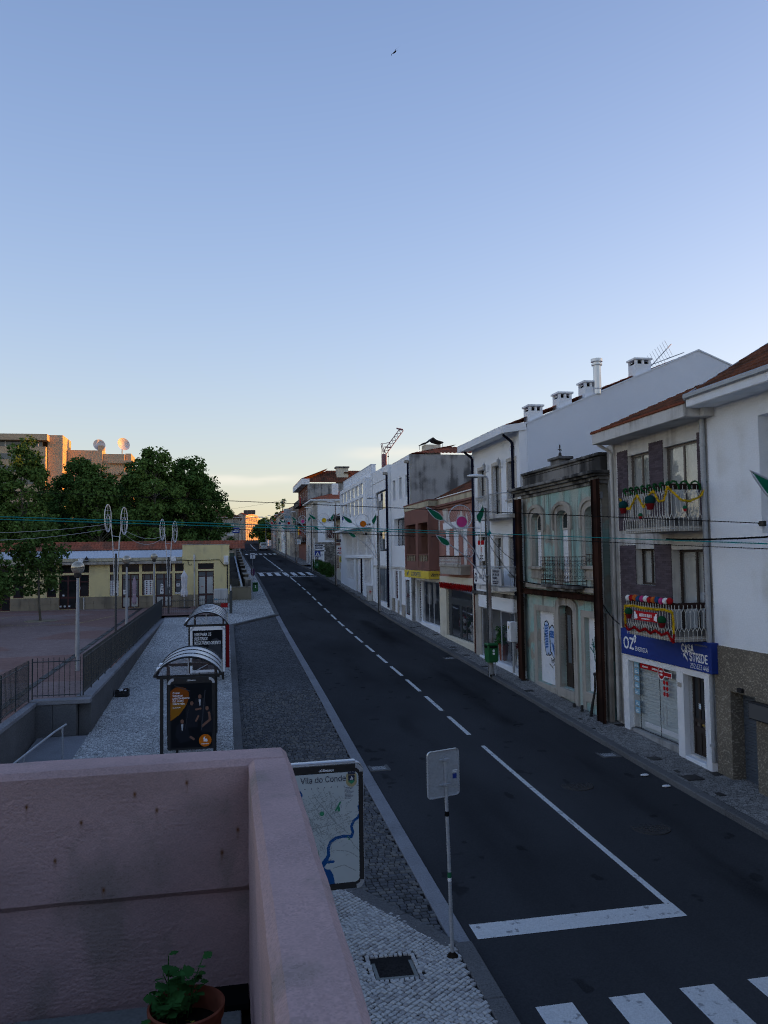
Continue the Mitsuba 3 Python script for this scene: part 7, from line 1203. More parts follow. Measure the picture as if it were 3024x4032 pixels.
LEAF = lambda L, w, n=12: [(L * t, w * math.sin(math.pi * t ** .75) * (1 - .25 * t)) for t in np.linspace(0, 1, n)] + [(L * t, -w * .75 * math.sin(math.pi * t ** .75) * (1 - .4 * t)) for t in np.linspace(1, 0, n)[1:-1]]
def frame2(pts, y, r): return tube([(x, y, z) for x, z in pts], r, 5)
def flower(x, y, zb, m, lab, s=1.):
    """festive light frame on a pole at (x, y): leaves, ring, flower disc, all in the plane across the pavement"""
    k = thing('festive_flower', lab, 'festive decoration'); yy = y - .12; P = lambda a, c: (x + a * s, zb + c * s)
    def leaf(a, ang, L, w, name='leaf'):
        ca, sa = math.cos(ang), math.sin(ang); pts = [P(a[0] + u * ca - q * sa, a[1] + u * sa + q * ca) for u, q in LEAF(L, w)]; po = Polygon(pts)
        part(k, name, ey(po.buffer(-.012), yy - .006, yy + .006), 'leaf_green'); part(k, 'leaf_rim', tube([(px, yy, pz) for px, pz in pts + pts[:1]], .017, 5), 'alu')
    leaf((-1.85, 2.62), math.radians(144), .92, .17); leaf((-1.60, 1.60), math.radians(145), .72, .155)
    lf = [(-.28, 2.45), (-.42, 2.62), (-.44, 2.80), (-.30, 2.98), (-.20, 3.14), (-.18, 3.3), (-.10, 3.02), (-.16, 2.76), (-.26, 2.58)]; part(k, 'leaf', ey(Polygon([P(*p) for p in lf]), yy - .006, yy + .006), 'leaf_green'); part(k, 'leaf_rim', frame2([P(*p) for p in lf + lf[:1]], yy, .017), 'alu')
    ring = lambda c, r, rr, n=33: tube([(P(c[0] + r * math.cos(t), 0)[0], yy, P(0, c[1] + r * math.sin(t))[1]) for t in np.linspace(0, 2 * np.pi, n)], rr, 5)
    part(k, 'ring', ring((-1.13, 2.73), .49, .022), 'alu'); part(k, 'small_ring', join([ring((-.78, 1.25), .17, .014, 21)] + [seg((P(-.78 + .16 * math.cos(t), 0)[0], yy, P(0, 1.25 + .16 * math.sin(t))[1]), (P(-.78 - .16 * math.cos(t), 0)[0], yy, P(0, 1.25 - .16 * math.sin(t))[1]), .005, 4) for t in np.linspace(0, 2.6, 5)]), 'alu')
    dc = (-1.08, 2.53); part(k, 'disc', tf(lathe([(.01, -.012), (.215 * s, -.012), (.215 * s, .012), (.01, .012)], 26), [[1, 0, 0], [0, 0, 1], [0, 1, 0]], (P(*dc)[0], yy, P(*dc)[1])), m); part(k, 'disc_rim', ring(dc, .235, .016, 27), 'alu')
    part(k, 'spokes', join([seg((P(dc[0] + .24 * math.cos(t), 0)[0], yy, P(0, dc[1] + .24 * math.sin(t))[1]), (P(-1.13 + .48 * math.cos(t), 0)[0], yy, P(0, 2.73 + .48 * math.sin(t))[1]), .004, 4) for t in np.linspace(0, 2 * np.pi, 26, False)]), 'alu', kind='stuff')
    part(k, 'stem', join([frame2([P(-1.85, 2.62), P(-1.2, 2.1), P(-.62, 1.45), P(-.28, .85), P(-.12, .3), P(-.04, .02)], yy, .024), frame2([P(-1.60, 1.60), P(-1.05, 1.2), P(-.6, .75), P(-.2, .12), P(-.04, .0)], yy, .024), frame2([P(-.26, 2.5), P(-.28, 2.0), P(-.30, 1.4), P(-.26, .9), P(-.22, .2)], yy, .02), frame2([P(-1.0, 2.26), P(-.7, 2.30), P(-.28, 2.26)], yy, .016), frame2([P(-1.3, 2.28), P(-.95, 1.85), P(-.62, 1.45)], yy, .014)]), 'alu')
    part(k, 'mount_pole', seg((x - .05, y - .12, zb - 3.8 * s), (x - .05, y - .12, zb + 3.1 * s), .042, 8), 'steel_dark'); part(k, 'clamp', join([cb(x - .12, x + .06, y - .16, y + .06, zb + q, zb + q + .05, .01) for q in (.3, 1.9)]), 'galvanised'); return k
lamp_post(10.68, 31.7, 9.50, 'mottled lamp post with a green litter bin, nearest on the right pavement'); flower(10.58, 31.7, 5.12, 'pink', 'festive frame with a pink disc and green leaves, nearest in full view')
bin_(10.62, 31.50, G(31.6) + .75, 'green litter bin on the nearest right hand lamp post'); b = thing('bin_posts', 'two thin steel posts carrying the nearest green litter bin', 'post'); part(b, 'post', seg((10.50, 31.45, G(31.4) + .1), (10.50, 31.45, 2.2), .02, 6), 'galvanised'); part(b, 'post', seg((10.76, 31.45, G(31.4) + .1), (10.76, 31.45, 2.2), .02, 6), 'galvanised')
lamp_post(10.68, 56.0, 10.40, 'lamp post before the ribbon window house, second on the right pavement'); flower(10.62, 56.0, 6.05, 'orange', 'festive frame with an orange disc before the white showroom')
lamp_post(10.5, 77.5, 11.6, 'lamp post beside the white fuel sign, third on the right pavement'); flower(10.45, 77.5, 7.3, 'yellow', 'festive frame with a yellow disc before the blank white wall')
lamp_post(10.5, 99.5, 12.35, 'lamp post before the rough stone wall, fourth on the right pavement'); flower(10.45, 99.5, 8.2, 'pink', 'smaller far festive frame with a pink disc')
lamp_post(10.7, 124, 13.2, 'lamp post before the grey concrete building, fifth on the right pavement'); flower(10.6, 124, 9.0, 'red', 'far festive frame with a red disc before the concrete building')
lamp_post(10.7, 145, 14.0, 'lamp post sixth on the right pavement, before the brown house'); flower(10.6, 145, 9.9, 'paper_blue', 'far festive frame with a blue disc')
lamp_post(10.8, 170, 15.2, 'far lamp post seventh on the right pavement'); flower(10.6, 170, 11.0, 'red', 'tiny farthest festive frame with a red disc')
lamp_post(10.8, 196, 16.4, 'lamp post before the dark trees, right of the upper green light'); lamp_post(10.8, 222, 17.2, 'farthest lamp post before the dark trees')
flower(10.6, 11.17, 4.39, 'orange', 'festive frame at the right edge of the picture, only one green leaf showing'); lamp_post(10.76, 11.2, 9.2, 'lamp post just outside the right edge of the picture')
# traffic lights, signs at the side street, far signs
def traffic_light(x, y, z0, zc, lab, arm=None):
    k = thing('traffic_light', lab, 'traffic light'); part(k, 'pole', seg((x, y, z0), (x, y, zc + .5), .07, 8), 'steel_dark')
    xh = x - .0 if arm is None else x + arm
    if arm is not None: part(k, 'arm', tube([(x, y, zc + .2), (x + arm * .3, y, zc + .75), (x + arm, y, zc + .85)], .06, 6), 'steel_dark')
    part(k, 'head', cb(xh - .2, xh + .2, y - .35, y - .09, zc - .35, zc + .75, .03), 'black_frame')
    v, f = lathe([(.01, 0), (.12, .0), (.17, -.05)], 16); M = [[1, 0, 0], [0, 0, 1], [0, 1, 0]]; v2 = v @ np.array(M).T + [xh, y - .37, zc - .15]
    kk = part(k, 'green_lens', {**shape((v2, f), 'lamp_green'), 'emitter': {'type': 'area', 'radiance': rgb((.01, .9, .5))}}, 'lamp_green', label='lit green lens')
    return k
traffic_light(11.05, 172, 7.0, 9.55, 'lower green traffic light on the right pavement far up the street'); traffic_light(11.3, 186, 7.6, 13.55, 'upper green traffic light hung high over the road', -2.1)
k = thing('traffic_light', 'traffic light with a small red glow on the left, above the yellow building roof line', 'traffic light'); xq, yq = .62, 176.0; part(k, 'pole', seg((xq, yq, 7), (xq, yq, 10.0), .07, 6), 'steel_dark'); part(k, 'head', cb(xq - .18, xq + .18, yq - .3, yq - .08, 8.9, 10.1, .03), 'black_frame'); v, f = lathe([(.01, 0), (.13, .0), (.15, -.03)], 14)
part(k, 'red_lens', {**shape((v @ np.array([[1, 0, 0], [0, 0, 1], [0, 1, 0]]).T + [xq, yq - .33, 9.85], f), 'red'), 'emitter': {'type': 'area', 'radiance': rgb((.9, .05, .03))}}, 'red', label='lit red lens')
k = thing('far_lamp_arm', 'grey pole with a curved arm over the left side of the far road', 'street lamp'); part(k, 'pole', tube([(3.0, 178, 7), (3.0, 178, 12.8), (3.4, 178, 14.2), (4.6, 178, 15.0), (7.2, 178, 15.2)], .09, 6), 'galvanised'); part(k, 'head', cb(7.0, 8.0, 177.8, 178.2, 15.1, 15.3, .03), 'white_paint')
k = thing('blue_sign', 'blue direction board over the left pavement far up the street', 'sign'); part(k, 'board', cb(1.35, 2.9, 176.9, 177.0, 11.7, 12.9, .03), 'sign_blue'); part(k, 'small_print', on_y(scribble(1.2, .16, 2), 1.5, 176.89, 12.0), 'text_white'); part(k, 'post', seg((2.7, 177.05, 7.2), (2.7, 177.05, 11.7), .06, 6), 'steel_dark')
k = thing('street_pole', 'dark pole with signs at the left kerb far up the street', 'post'); part(k, 'pole', seg((3.1, 160, 6.4), (3.1, 160, 11.8), .10, 6), 'steel_dark'); part(k, 'box', cb(2.95, 3.4, 159.8, 160.2, 8.4, 9.4, .03), 'black_frame')
yq = 103.0
k = thing('direction_signs', 'white post with three arrow shaped direction boards at the side street', 'sign'); part(k, 'post', seg((11.15, yq, G(yq)), (11.15, yq, 8.75), .045, 8), 'white_paint')
for z, c in ((7.62, 1.40), (7.28, 1.40), (6.92, 1.50)):
    ar = Polygon([(0, 0), (c - .28, 0), (c, .14), (c - .28, .28), (0, .28)]); part(k, 'arrow_board', tf(ey(ar, yq - .1, yq - .06), None, (11.2, 0, z)), 'sign_white'); part(k, 'dark_field', tf(ey(Polygon([(.03, .05), (c - .42, .05), (c - .25, .14), (c - .42, .23), (.03, .23)]), yq - .106, yq - .101), None, (11.2, 0, z)), 'text_dark'); part(k, 'small_print', on_y(scribble(c - .65, .05, 1, int(z * 10)), 11.32, yq - .107, z + .115), 'sign_grey')
k = thing('crossing_sign', 'square blue pedestrian crossing sign on a dark post', 'traffic sign'); xq, yq = 11.18, 99.8; part(k, 'plate', cb(xq - .33, xq + .40, yq - .06, yq - .03, 6.28, 7.02, .02), 'sign_blue'); part(k, 'triangle', on_y(_ext(Polygon([(.06, .08), (.67, .08), (.365, .66)]), .003), xq - .33, yq - .061, 6.28), 'text_white'); part(k, 'walker', on_y(_ext(unary_union([Point(.37, .43).buffer(.045), stroke([(.365, .38), (.36, .25)], .04), stroke([(.36, .25), (.27, .12)], .03), stroke([(.36, .25), (.46, .12)], .03), stroke([(.28, .3), (.46, .33)], .025)]), .003), xq - .33, yq - .065, 6.28), 'text_dark'); part(k, 'post', seg((xq + .06, yq, G(yq)), (xq + .06, yq, 6.4), .06, 8), 'black_frame')
bin_(10.85, 97.6, G(97.6) + .75, 'green litter bin on a post at the far crossing'); solo('bin_post', seg((10.85, 97.75, G(97.7)), (10.85, 97.75, 6.4), .03, 6), 'steel_dark', 'steel post of the green litter bin at the far crossing', 'post')
k = thing('notice_board', 'white notice board standing before the rough stone wall', 'board'); part(k, 'board', cb(12.4, 13.6, 112.5, 112.6, 5.6, 7.4, .02), 'sign_white'); part(k, 'print', on_y(scribble(.9, .08, 5), 12.5, 112.49, 6.0), 'text_grey'); part(k, 'legs', join([seg((12.5, 112.55, 4.9), (12.5, 112.55, 5.6), .04, 5), seg((13.5, 112.55, 4.9), (13.5, 112.55, 5.6), .04, 5)]), 'steel_dark')
for (x, y, z0, w, h, lab, m) in ((11.2, 127, 8.3, .9, .8, 'white projecting shop sign at the grey concrete building', 'sign_white'), (11.1, 133, 10.3, 1.0, 1.1, 'pale sign board high on the front of the concrete building', 'sign_grey'), (11.3, 158, 9.2, .6, 1.6, 'narrow white vertical shop sign up the street', 'sign_white'), (11.4, 151, 11.2, 1.5, 4.2, 'large blue grey banner on the tall pale tiled house', 'tower_glass')):
    k = thing('shop_sign', lab, 'sign'); part(k, 'board', cb(x - w / 2, x + w / 2, y - .15, y, z0, z0 + h, .02), 'sign_grey' if m == 'tower_glass' else m); part(k, 'print', on_y(scribble(w * .7, h * .12, 2), x - w * .36, y - .151, z0 + h * .35), 'sticker_blue')
# van driving away
k = thing('van', 'white van driving away up the hill towards the far crossing', 'van'); yv, xv = 195.0, 8.95; zv = G(yv)
prof = [(yv, zv + .35), (yv - .02, zv + .9), (yv + .12, zv + 1.75), (yv + .35, zv + 1.85), (yv + 2.9, zv + 1.82), (yv + 3.5, zv + 1.15), (yv + 4.4, zv + .95), (yv + 4.5, zv + .4)]
V = []; 
for x, e in ((xv - .86, 0), (xv - .90, .0), (xv + .90, .0), (xv + .86, 0)):
    for y, z in prof: V.append((x if z < zv + 1.2 else xv + (x - xv) * .9, y, z + .05))
n = len(prof); F = []
for a in range(3):
    for i in range(n): j = (i + 1) % n; F += [[a * n + i, a * n + j, a * n + n + j], [a * n + i, a * n + n + j, a * n + n + i]]
F += [[0, i, i + 1] for i in range(1, n - 1)] + [[3 * n, 3 * n + i + 1, 3 * n + i] for i in range(1, n - 1)]
part(k, 'body', (np.array(V), np.array(F)), 'van_paint'); part(k, 'rear_window', (np.array([[xv - .66, yv + .02, zv + 1.20], [xv + .66, yv + .02, zv + 1.20], [xv + .60, yv + .10, zv + 1.72], [xv - .60, yv + .10, zv + 1.72]]) + [0, -.03, 0], np.array([[0, 1, 2], [0, 2, 3]])), 'dark_glass'); part(k, 'bumper', cb(xv - .88, xv + .88, yv - .12, yv + .1, zv + .35, zv + .58, .04), 'sign_grey'); part(k, 'number_plate', bx(xv - .26, xv + .26, yv - .045, yv - .035, zv + .88, zv + 1.0), 'sticker_blue')
for s in (-1, 1): part(k, 'rear_light', cb(xv + s * .80 - .07, xv + s * .80 + .07, yv - .06, yv + .02, zv + .75, zv + 1.1, .02), 'red'); part(k, 'wheel', tf(lathe([(.2, -.1), (.31, -.1), (.33, 0), (.31, .1), (.2, .1)], 18), [[0, 0, 1], [1, 0, 0], [0, 1, 0]], (xv + s * .75, yv + .8, zv + .33)), 'rubber'); part(k, 'wheel', tf(lathe([(.2, -.1), (.31, -.1), (.33, 0), (.31, .1), (.2, .1)], 18), [[0, 0, 1], [1, 0, 0], [0, 1, 0]], (xv + s * .75, yv + 3.6, zv + .33)), 'rubber'); part(k, 'wing_mirror', cb(xv + s * 1.0 - .08, xv + s * 1.0 + .08, yv + 3.0, yv + 3.1, zv + 1.1, zv + 1.32, .03), 'black_frame')
# cables over the street
wire('upper strand of the teal cable pair strung across the street', [(-12.1, 34.2, 8.22), (10.62, 31.66, 7.20)], .017, 'cable_teal', -.02); wire('lower strand of the teal cable pair strung across the street', [(-12.1, 34.2, 8.12), (10.62, 31.66, 7.11)], .017, 'cable_teal', -.01)
wire('teal cable from the nearest lamp post along the derelict house to the right edge', [(10.7, 31.66, 7.16), (11.5, 15.4, 6.45)], .013, 'cable_teal', .0); wire('thin dark cable below the teal one before the balcony house', [(10.7, 31.66, 7.08), (11.5, 15.4, 6.34)], .010, 'cable_black', .03)
wire('black bundled cable from the balcony house to the right edge', [(11.95, 20.2, 6.66), (11.8, 15.0, 6.62)], .022, 'cable_black', .04); wire('thick dark cable crossing the street behind the teal pair', [(-17.5, 60, 9.32), (11.7, 48.7, 7.5)], .022, 'cable_black', .02); wire('dark cable along the house fronts to the nearest lamp post', [(11.7, 48.7, 7.5), (10.7, 31.66, 7.10)], .015, 'cable_black', .03)
wire('highest thin wire spanning the whole street to the corner house', [(-13.6, 40, 9.78), (12.05, 16.3, 6.93)], .011, 'cable_black', .02); wire('black cable drooping from the nearest lamp post to the shoring post, upper', [(10.7, 31.66, 7.10), (11.55, 30.7, 6.0)], .014, 'cable_black', .18); wire('black cable drooping from the nearest lamp post to the shoring post, lower', [(10.66, 31.9, 6.9), (11.55, 30.7, 5.2)], .012, 'cable_black', .12)
wire('sagging cable along the ledge of the derelict house', [(11.5, 30.6, 5.25), (11.66, 23.8, 5.22)], .022, 'cable_black', .10); wire('thin wire across the far road between lamp posts', [(-3.4, 190, 17.2), (11, 165, 17.9)], .02, 'cable_black', .2); wire('cable looping down beside the white pilaster of the balcony house', [(11.6, 23.9, 5.1), (11.9, 22.95, 4.1)], .016, 'cable_black', .15)
solo('cable_knot', join([ball((10.66, 31.66, 7.14), .07, 8), ball((10.72, 31.6, 7.2), .05, 8), seg((10.64, 31.6, 7.05), (10.7, 31.62, 7.3), .03, 6)]), 'cable_teal', 'green knot of cable ties on the nearest lamp post', 'cable')
for x, y, z, lab in ((-3.9 + 12.6, 49.9, 7.71, 'left'), (9.6, 49.5, 7.64, 'right')): solo('cable_weight', lathe([(.0, -.10), (.06, -.06), (.075, 0), (.05, .06), (.0, .09)], 8, (x, y, z)), 'cable_black', f'small dark clamp on the thick cable before the showroom, the {lab} one', 'cable')

# ---- flowers and plants in the two shops
def shop_plant(x, y, z, r, m, lab, pot='terracotta_pot', seed=1, hh=.3):
    k = thing('pot_plant', lab, 'plant'); gg = np.random.default_rng(seed); part(k, 'pot', lathe([(r * .38, z), (r * .55, z + hh), (r * .48, z + hh), (.01, z + hh - .03)], 14, (x, y, 0)), pot); cs = [(x + gg.normal(0, r * .35), y + gg.normal(0, r * .35), z + hh + abs(gg.normal(.25, .25)) * 1.1) for _ in range(14)]; part(k, 'foliage', leaves(cs, [r * .38] * 14, 60, .05, seed), m); part(k, 'stems', join([seg((x, y, z + hh - .05), c_, .008, 4) for c_ in cs]), 'bark')
shop_plant(12.0, 33.9, 1.62, .42, 'leaf_pot', 'bushy green plant in the doorway of the shop under the sign boards', seed=31, hh=.75); shop_plant(11.95, 31.25, 1.62, .40, 'foliage_red', 'dark red leaved plant in a yellow pot at the shop corner', 'ceramic_yellow', 32, .55); shop_plant(12.2, 31.6, 1.62, .34, 'foliage_red', 'second dark red plant behind the yellow pot', 'black_frame', 33, .7); shop_plant(12.5, 32.3, 1.62, .30, 'leaf_pot', 'low green plant inside the glass corner of the shop', 'sign_white', 34, .3)
solo('white_vase', lathe([(.05, 1.62), (.10, 1.72), (.11, 1.85), (.05, 2.02), (.06, 2.15), (.05, 2.15), (.01, 1.9)], 16, (11.95, 31.85, 0)), 'white_paint', 'tall white vase behind the glass at the shop corner', 'vase', smooth=30)
for i, (y, m, pot, r) in enumerate(((38.1, 'foliage_red', 'black_frame', .35), (38.7, 'leaf_pot', 'terracotta_pot', .3), (39.7, 'plush', 'sign_white', .25), (40.7, 'leaf_pot', 'sign_white', .32), (41.3, 'plush', 'terracotta_pot', .28), (41.8, 'tinsel_red', 'sign_white', .24))): shop_plant(12.45 + .1 * (i % 2), y, 1.9, r, m, ['dark red flowers at the near end of the flower shop window', 'green pot plant second from the near end of the flower shop window', 'white flowers third from the near end of the flower shop window', 'green plant in a white pot in the middle of the flower shop window', 'white flowers in the far half of the flower shop window', 'red flowers at the far end of the flower shop window'][i], pot, 50 + i)

# ---- trees
def limb(p0, p1, r0, r1, bend, gg, n=7):
    p0, p1 = np.array(p0, float), np.array(p1, float); t = np.linspace(0, 1, n)[:, None]; off = gg.normal(0, bend, 3) * [1, 1, .3]
    return tube(p0 + (p1 - p0) * t + off * np.sin(np.pi * t), np.linspace(r0, r1, n), 7)
def tree(x, y, zg, h, spread, base, seed, lab, m='leaf_plane', trunk=.22, n=100, leaf=.23, lean=(0, 0), wide=None, dense=1., clump=(.55, 1.05), group=None, cut=None):
    """plane tree: leaning trunk, limbs that reach clumps of leaves with gaps between them"""
    k = thing('plane_tree', lab, 'tree', group); gg = np.random.default_rng(seed); top = np.array([x + lean[0], y + lean[1], zg + h]); foot = np.array([x, y, zg - .2]); fork = foot + (top - foot) * base
    part(k, 'trunk', join([limb(foot, fork, trunk, trunk * .72, .08, gg), limb(fork, foot + (top - foot) * .86, trunk * .72, trunk * .2, .2, gg)]), 'bark', smooth=True); cs, rs, ls = [], [], []
    nb = int(46 * dense)
    for i in range(nb):
        t = gg.uniform(base * .75, 1.0); ax = foot + (top - foot) * t; q = (t - base * .75) / (1 - base * .75); w = spread * (.55 + .75 * math.sin(math.pi * min(1, q * .8 + .18))) * (1 if q < .75 else 1.25 - q * .6)
        a = gg.random() * 2 * np.pi; rr = w * gg.uniform(.15, 1.0) ** .6; c = ax + [rr * math.cos(a), rr * math.sin(a) * .9, gg.normal(0, .35)]; cs.append(c); rs.append(gg.uniform(*clump))
        if i % 2 == 0: ls.append(limb(foot + (top - foot) * max(base * .8, t - .16), c, trunk * .22, .02, .15, gg, 5))
    part(k, 'limbs', join(ls), 'bark'); part(k, 'crown', leaves(cs, rs, n, leaf, seed + 100, .85), m); return k
ROW = [(-21.5, 82, 12.6, 1.9, .42, (-1.2, 0), .85, 'leaf_plane', 'tall thin plane tree second from the left behind the yellow building'), (-18.0, 80, 13.3, 2.0, .42, (-.9, 0), .9, 'leaf_plane', 'tall plane tree with a bare leaning trunk before the apartment tower'), (-15.2, 88, 13.0, 2.0, .42, (.2, 0), .9, 'leaf_plane_dark', 'plane tree below the satellite dishes'), (-12.2, 84, 11.8, 2.2, .35, (-.6, 0), 1.0, 'leaf_plane', 'plane tree in the dip of the skyline left of the festive pole'), (-9.8, 90, 12.9, 2.2, .36, (.5, 0), 1.1, 'leaf_plane_dark', 'plane tree just right of the nearer festive pole'), (-7.2, 84, 13.4, 2.5, .36, (.2, 0), 1.3, 'leaf_plane', 'highest plane tree right of the gap, in the middle of the row'), (-4.3, 86, 12.9, 2.4, .33, (.2, 0), 1.3, 'leaf_plane_dark', 'broad plane tree second from the right end of the row'), (-2.9, 92, 11.6, 2.5, .26, (-.3, 0), 1.3, 'leaf_plane', 'plane tree at the right end of the row beside the stone house'), (-25.5, 84, 12.8, 2.0, .42, (.3, 0), .9, 'leaf_plane_dark', 'plane tree at the far left edge behind the yellow building'), (-5.8, 96, 12.4, 2.6, .25, (0, 0), 1.1, 'leaf_plane_dark', 'dark plane tree half hidden at the back of the right group'), (-13.5, 98, 11.0, 2.8, .2, (0, 0), 1.1, 'leaf_plane_dark', 'dark plane tree at the back of the middle of the row'), (-20, 97, 11.0, 2.8, .2, (0, 0), 1.1, 'leaf_plane_dark', 'dark plane tree at the back of the left of the row'), (-27, 96, 11.0, 2.8, .2, (0, 0), 1.1, 'leaf_plane_dark', 'dark plane tree at the back, farthest left')]
for i, (x, y, h, sp, ba, le, de, m, lab) in enumerate(ROW): tree(x, y, 3.6, h, sp * 1.25, ba * .85, 300 + i, lab, m, .22, 105, .19, le, dense=de * 2.1, clump=(.5, 1.05))
for i, x in enumerate((-24, -19.5, -15, -10.5, -6.5, -3.2)):
    gg = np.random.default_rng(700 + i); k = thing('shrub', ['leftmost', 'second', 'third', 'fourth', 'fifth', 'rightmost'][i] + ' dark shrub mass under the plane trees behind the yellow roof, counted from the left', 'shrub'); cs = [(x + gg.uniform(-2.6, 2.6), 88 + gg.normal(0, 1.2), 4.2 + gg.random() * 6.0) for _ in range(46)]; part(k, 'foliage', leaves(cs, [1.0] * 46, 90, .19, 720 + i), 'leaf_plane_dark'); part(k, 'stems', join([seg((x + gg.normal(0, 1), 88, 3.4), c_, .05, 5) for c_ in cs[:14]]), 'bark')
tree(-11.6, 54.6, PZ(54.6), 6.1, 1.35, .52, 401, 'young plane tree in a round white pit on the red square', 'leaf_near', .085, 110, .135, (-.25, 0), dense=.75, clump=(.42, .75)); tree(-14.9, 51.0, PZ(51), 6.0, 1.95, .36, 402, 'dense low plane tree at the left edge of the picture on the square', 'leaf_near', .12, 170, .135, (-.3, 0), dense=1.6, clump=(.5, .85)); tree(-18.2, 50.0, PZ(50), 6.0, 2.2, .36, 403, 'plane tree on the square just outside the left edge', 'leaf_near', .13, 120, .14, dense=1.2)
solo('tree_pit', lathe([(.12, PZ(54.6) + .012), (1.0, PZ(54.6) + .012), (1.04, PZ(54.6) - .02)], 30, (-11.6, 54.6, 0)), 'plinth_stone', 'round pale gravel pit at the foot of the young plane tree', 'tree pit')
for i, (x, y, h, sp) in enumerate(((12.5, 232, 7.5, 3.2), (15, 240, 8.5, 3.6), (11.5, 246, 7.0, 3.0), (18, 236, 8, 3.4))): tree(x, y, G(y), h, sp, .2, 500 + i, ['dark tree behind the white garden wall at the far right end, nearest', 'taller dark tree behind the white garden wall', 'dark tree nearest the far sunlit house', 'dark tree at the back right of the far group'][i], 'leaf_plane_dark', .3, 90, .36, dense=1.2, clump=(.9, 1.6))
tree(14.5, 208, 10, 11.5, 1.6, .7, 510, 'thin flat topped tree rising over the far roofs on the right', 'leaf_plane_dark', .2, 50, .25, dense=.3, clump=(.5, .9))
k = thing('tv_antenna', 'thin aerial on the roof of the far red roofed house', 'antenna'); part(k, 'mast', seg((13.2, 186, 16), (13.2, 186, 19.6), .04, 5), 'galvanised'); part(k, 'elements', join([seg((12.5 + .0, 186, 19.5 - .25 * i), (13.9, 186, 19.5 - .25 * i), .03, 4) for i in range(4)]), 'galvanised')

# ---- a swift in the sky
k = thing('bird', 'small dark bird gliding high in the blue sky', 'bird'); BP = np.array([13.3, 60.0, 46.2])
bird_w = lambda s: (np.array([[0, .05, 0], [0, -.06, 0], [s * .25, .06, .05], [s * .22, -.04, .06], [s * .55, -.12, .02], [0, 0, .02]]) * 1.5, np.array([[0, 2, 5], [2, 3, 5], [3, 1, 5], [2, 4, 3]]))
Rb = rz(.5) @ trimesh.transformations.rotation_matrix(-.9, [0, 1, 0])[:3, :3]; part(k, 'body', tf(tf(ball((0, 0, 0), 1, 8), np.diag([.06, .22, .055])), Rb, BP), 'bird_dark')
for s in (-1, 1): part(k, 'wing', tf(bird_w(s), Rb, BP), 'bird_dark')
part(k, 'tail', tf((np.array([[0, -.15, 0], [.06, -.42, 0], [0, -.34, .01], [-.06, -.42, 0]]), np.array([[0, 1, 2], [0, 2, 3]])), Rb, BP), 'bird_dark')

# ================================================================ THE TERRACE the picture was taken from
TOP, FLOOR, YI, YO, XI, XO = 5.54, 4.672, 3.18, 3.385, .080, .242
def lumpy(m, amp, f, seed, sub=.05):
    t = trimesh.Trimesh(*m, process=True)
    v, f_ = trimesh.remesh.subdivide_to_size(t.vertices, t.faces, sub, 12); t = trimesh.Trimesh(v, f_, process=True); t.merge_vertices()
    d = (meshkit.fbm(np.array(t.vertices) * f, 3, seed) - .5) * 2 * amp; return np.array(t.vertices) + np.array(t.vertex_normals) * d[:, None], np.array(t.faces)
b = thing('terrace', 'pink rendered terrace wall with weathered tops in the foreground', 'terrace')
part(b, 'front_wall', lumpy(cb(-2.6, XO - .002, YI, YO, 5.045, TOP, .022), .005, 5, 3, .045), 'terrace_render', smooth=35, label='upper front parapet with rusty fixing spots')
part(b, 'front_wall_foot', lumpy(cb(-2.6, XO - .01, YI + .022, YO - .01, FLOOR - .3, 5.048, .004), .004, 4, 5, .09), 'terrace_render', smooth=35)
part(b, 'side_wall', lumpy(cb(XI, XO, -2.5, YI + .005, FLOOR - .3, TOP + .004, .022), .005, 5, 7, .045), 'terrace_render', smooth=35, label='side parapet running away along the street')
part(b, 'house_front', join([bx(-8, XO - .012, YO - .3, YO - .012, -1, FLOOR - .298), bx(XO - .25, XO - .014, -12, YO - .302, -1, FLOOR - .298), bx(-8, -2.6, YI, YO - .01, FLOOR - .298, TOP)]), 'terrace_render'); part(b, 'side_parapet', bx(-2.8, -2.6, -2.5, YI, FLOOR - .3, TOP), 'terrace_render'); part(b, 'house_wall', join([bx(-8, XO - .014, -2.9, -2.5, FLOOR - .3, 8.6)]), 'terrace_render')
part(b, 'floor_bed', bx(-2.6, XI, -2.5, YI + .02, FLOOR - .28, FLOOR - .03), 'black'); gs = np.random.default_rng(3)
xs_ = [-2.6, -1.98, -1.37, -.755, -.135, .07]; ys_ = [-.2, .42, 1.03, 1.66, 2.28, 2.90]
for i, (a, c) in enumerate(zip(xs_[:-1], xs_[1:])):
    for j, (d, e) in enumerate(zip([-.2, .42, 1.05, 1.66, 2.27, 2.79], [.42, 1.05, 1.66, 2.27, 2.79, 3.17])):
        if c > 0: c_, a_ = .052, a
        else: c_, a_ = c, a
        part(b, 'floor_slab', tf(cb(a_ + .005, c_ - .005, d + .005 - (.02 if i % 2 else 0), e - .005 - (.02 if i % 2 and j < 5 else 0), -.03, 0, .003), None, (0, 0, FLOOR + gs.normal(0, .0012))), 'terrace_slab')
part(b, 'drain_gap', bx(-.07, .075, 3.06, 3.21, FLOOR + .001, FLOOR + .022), 'black')
px_, py_ = -.125, 2.60; pr_, ph_ = .113, .285
k = thing('flower_pot', 'terracotta coloured plastic pot in the dark corner of the terrace', 'flower pot')
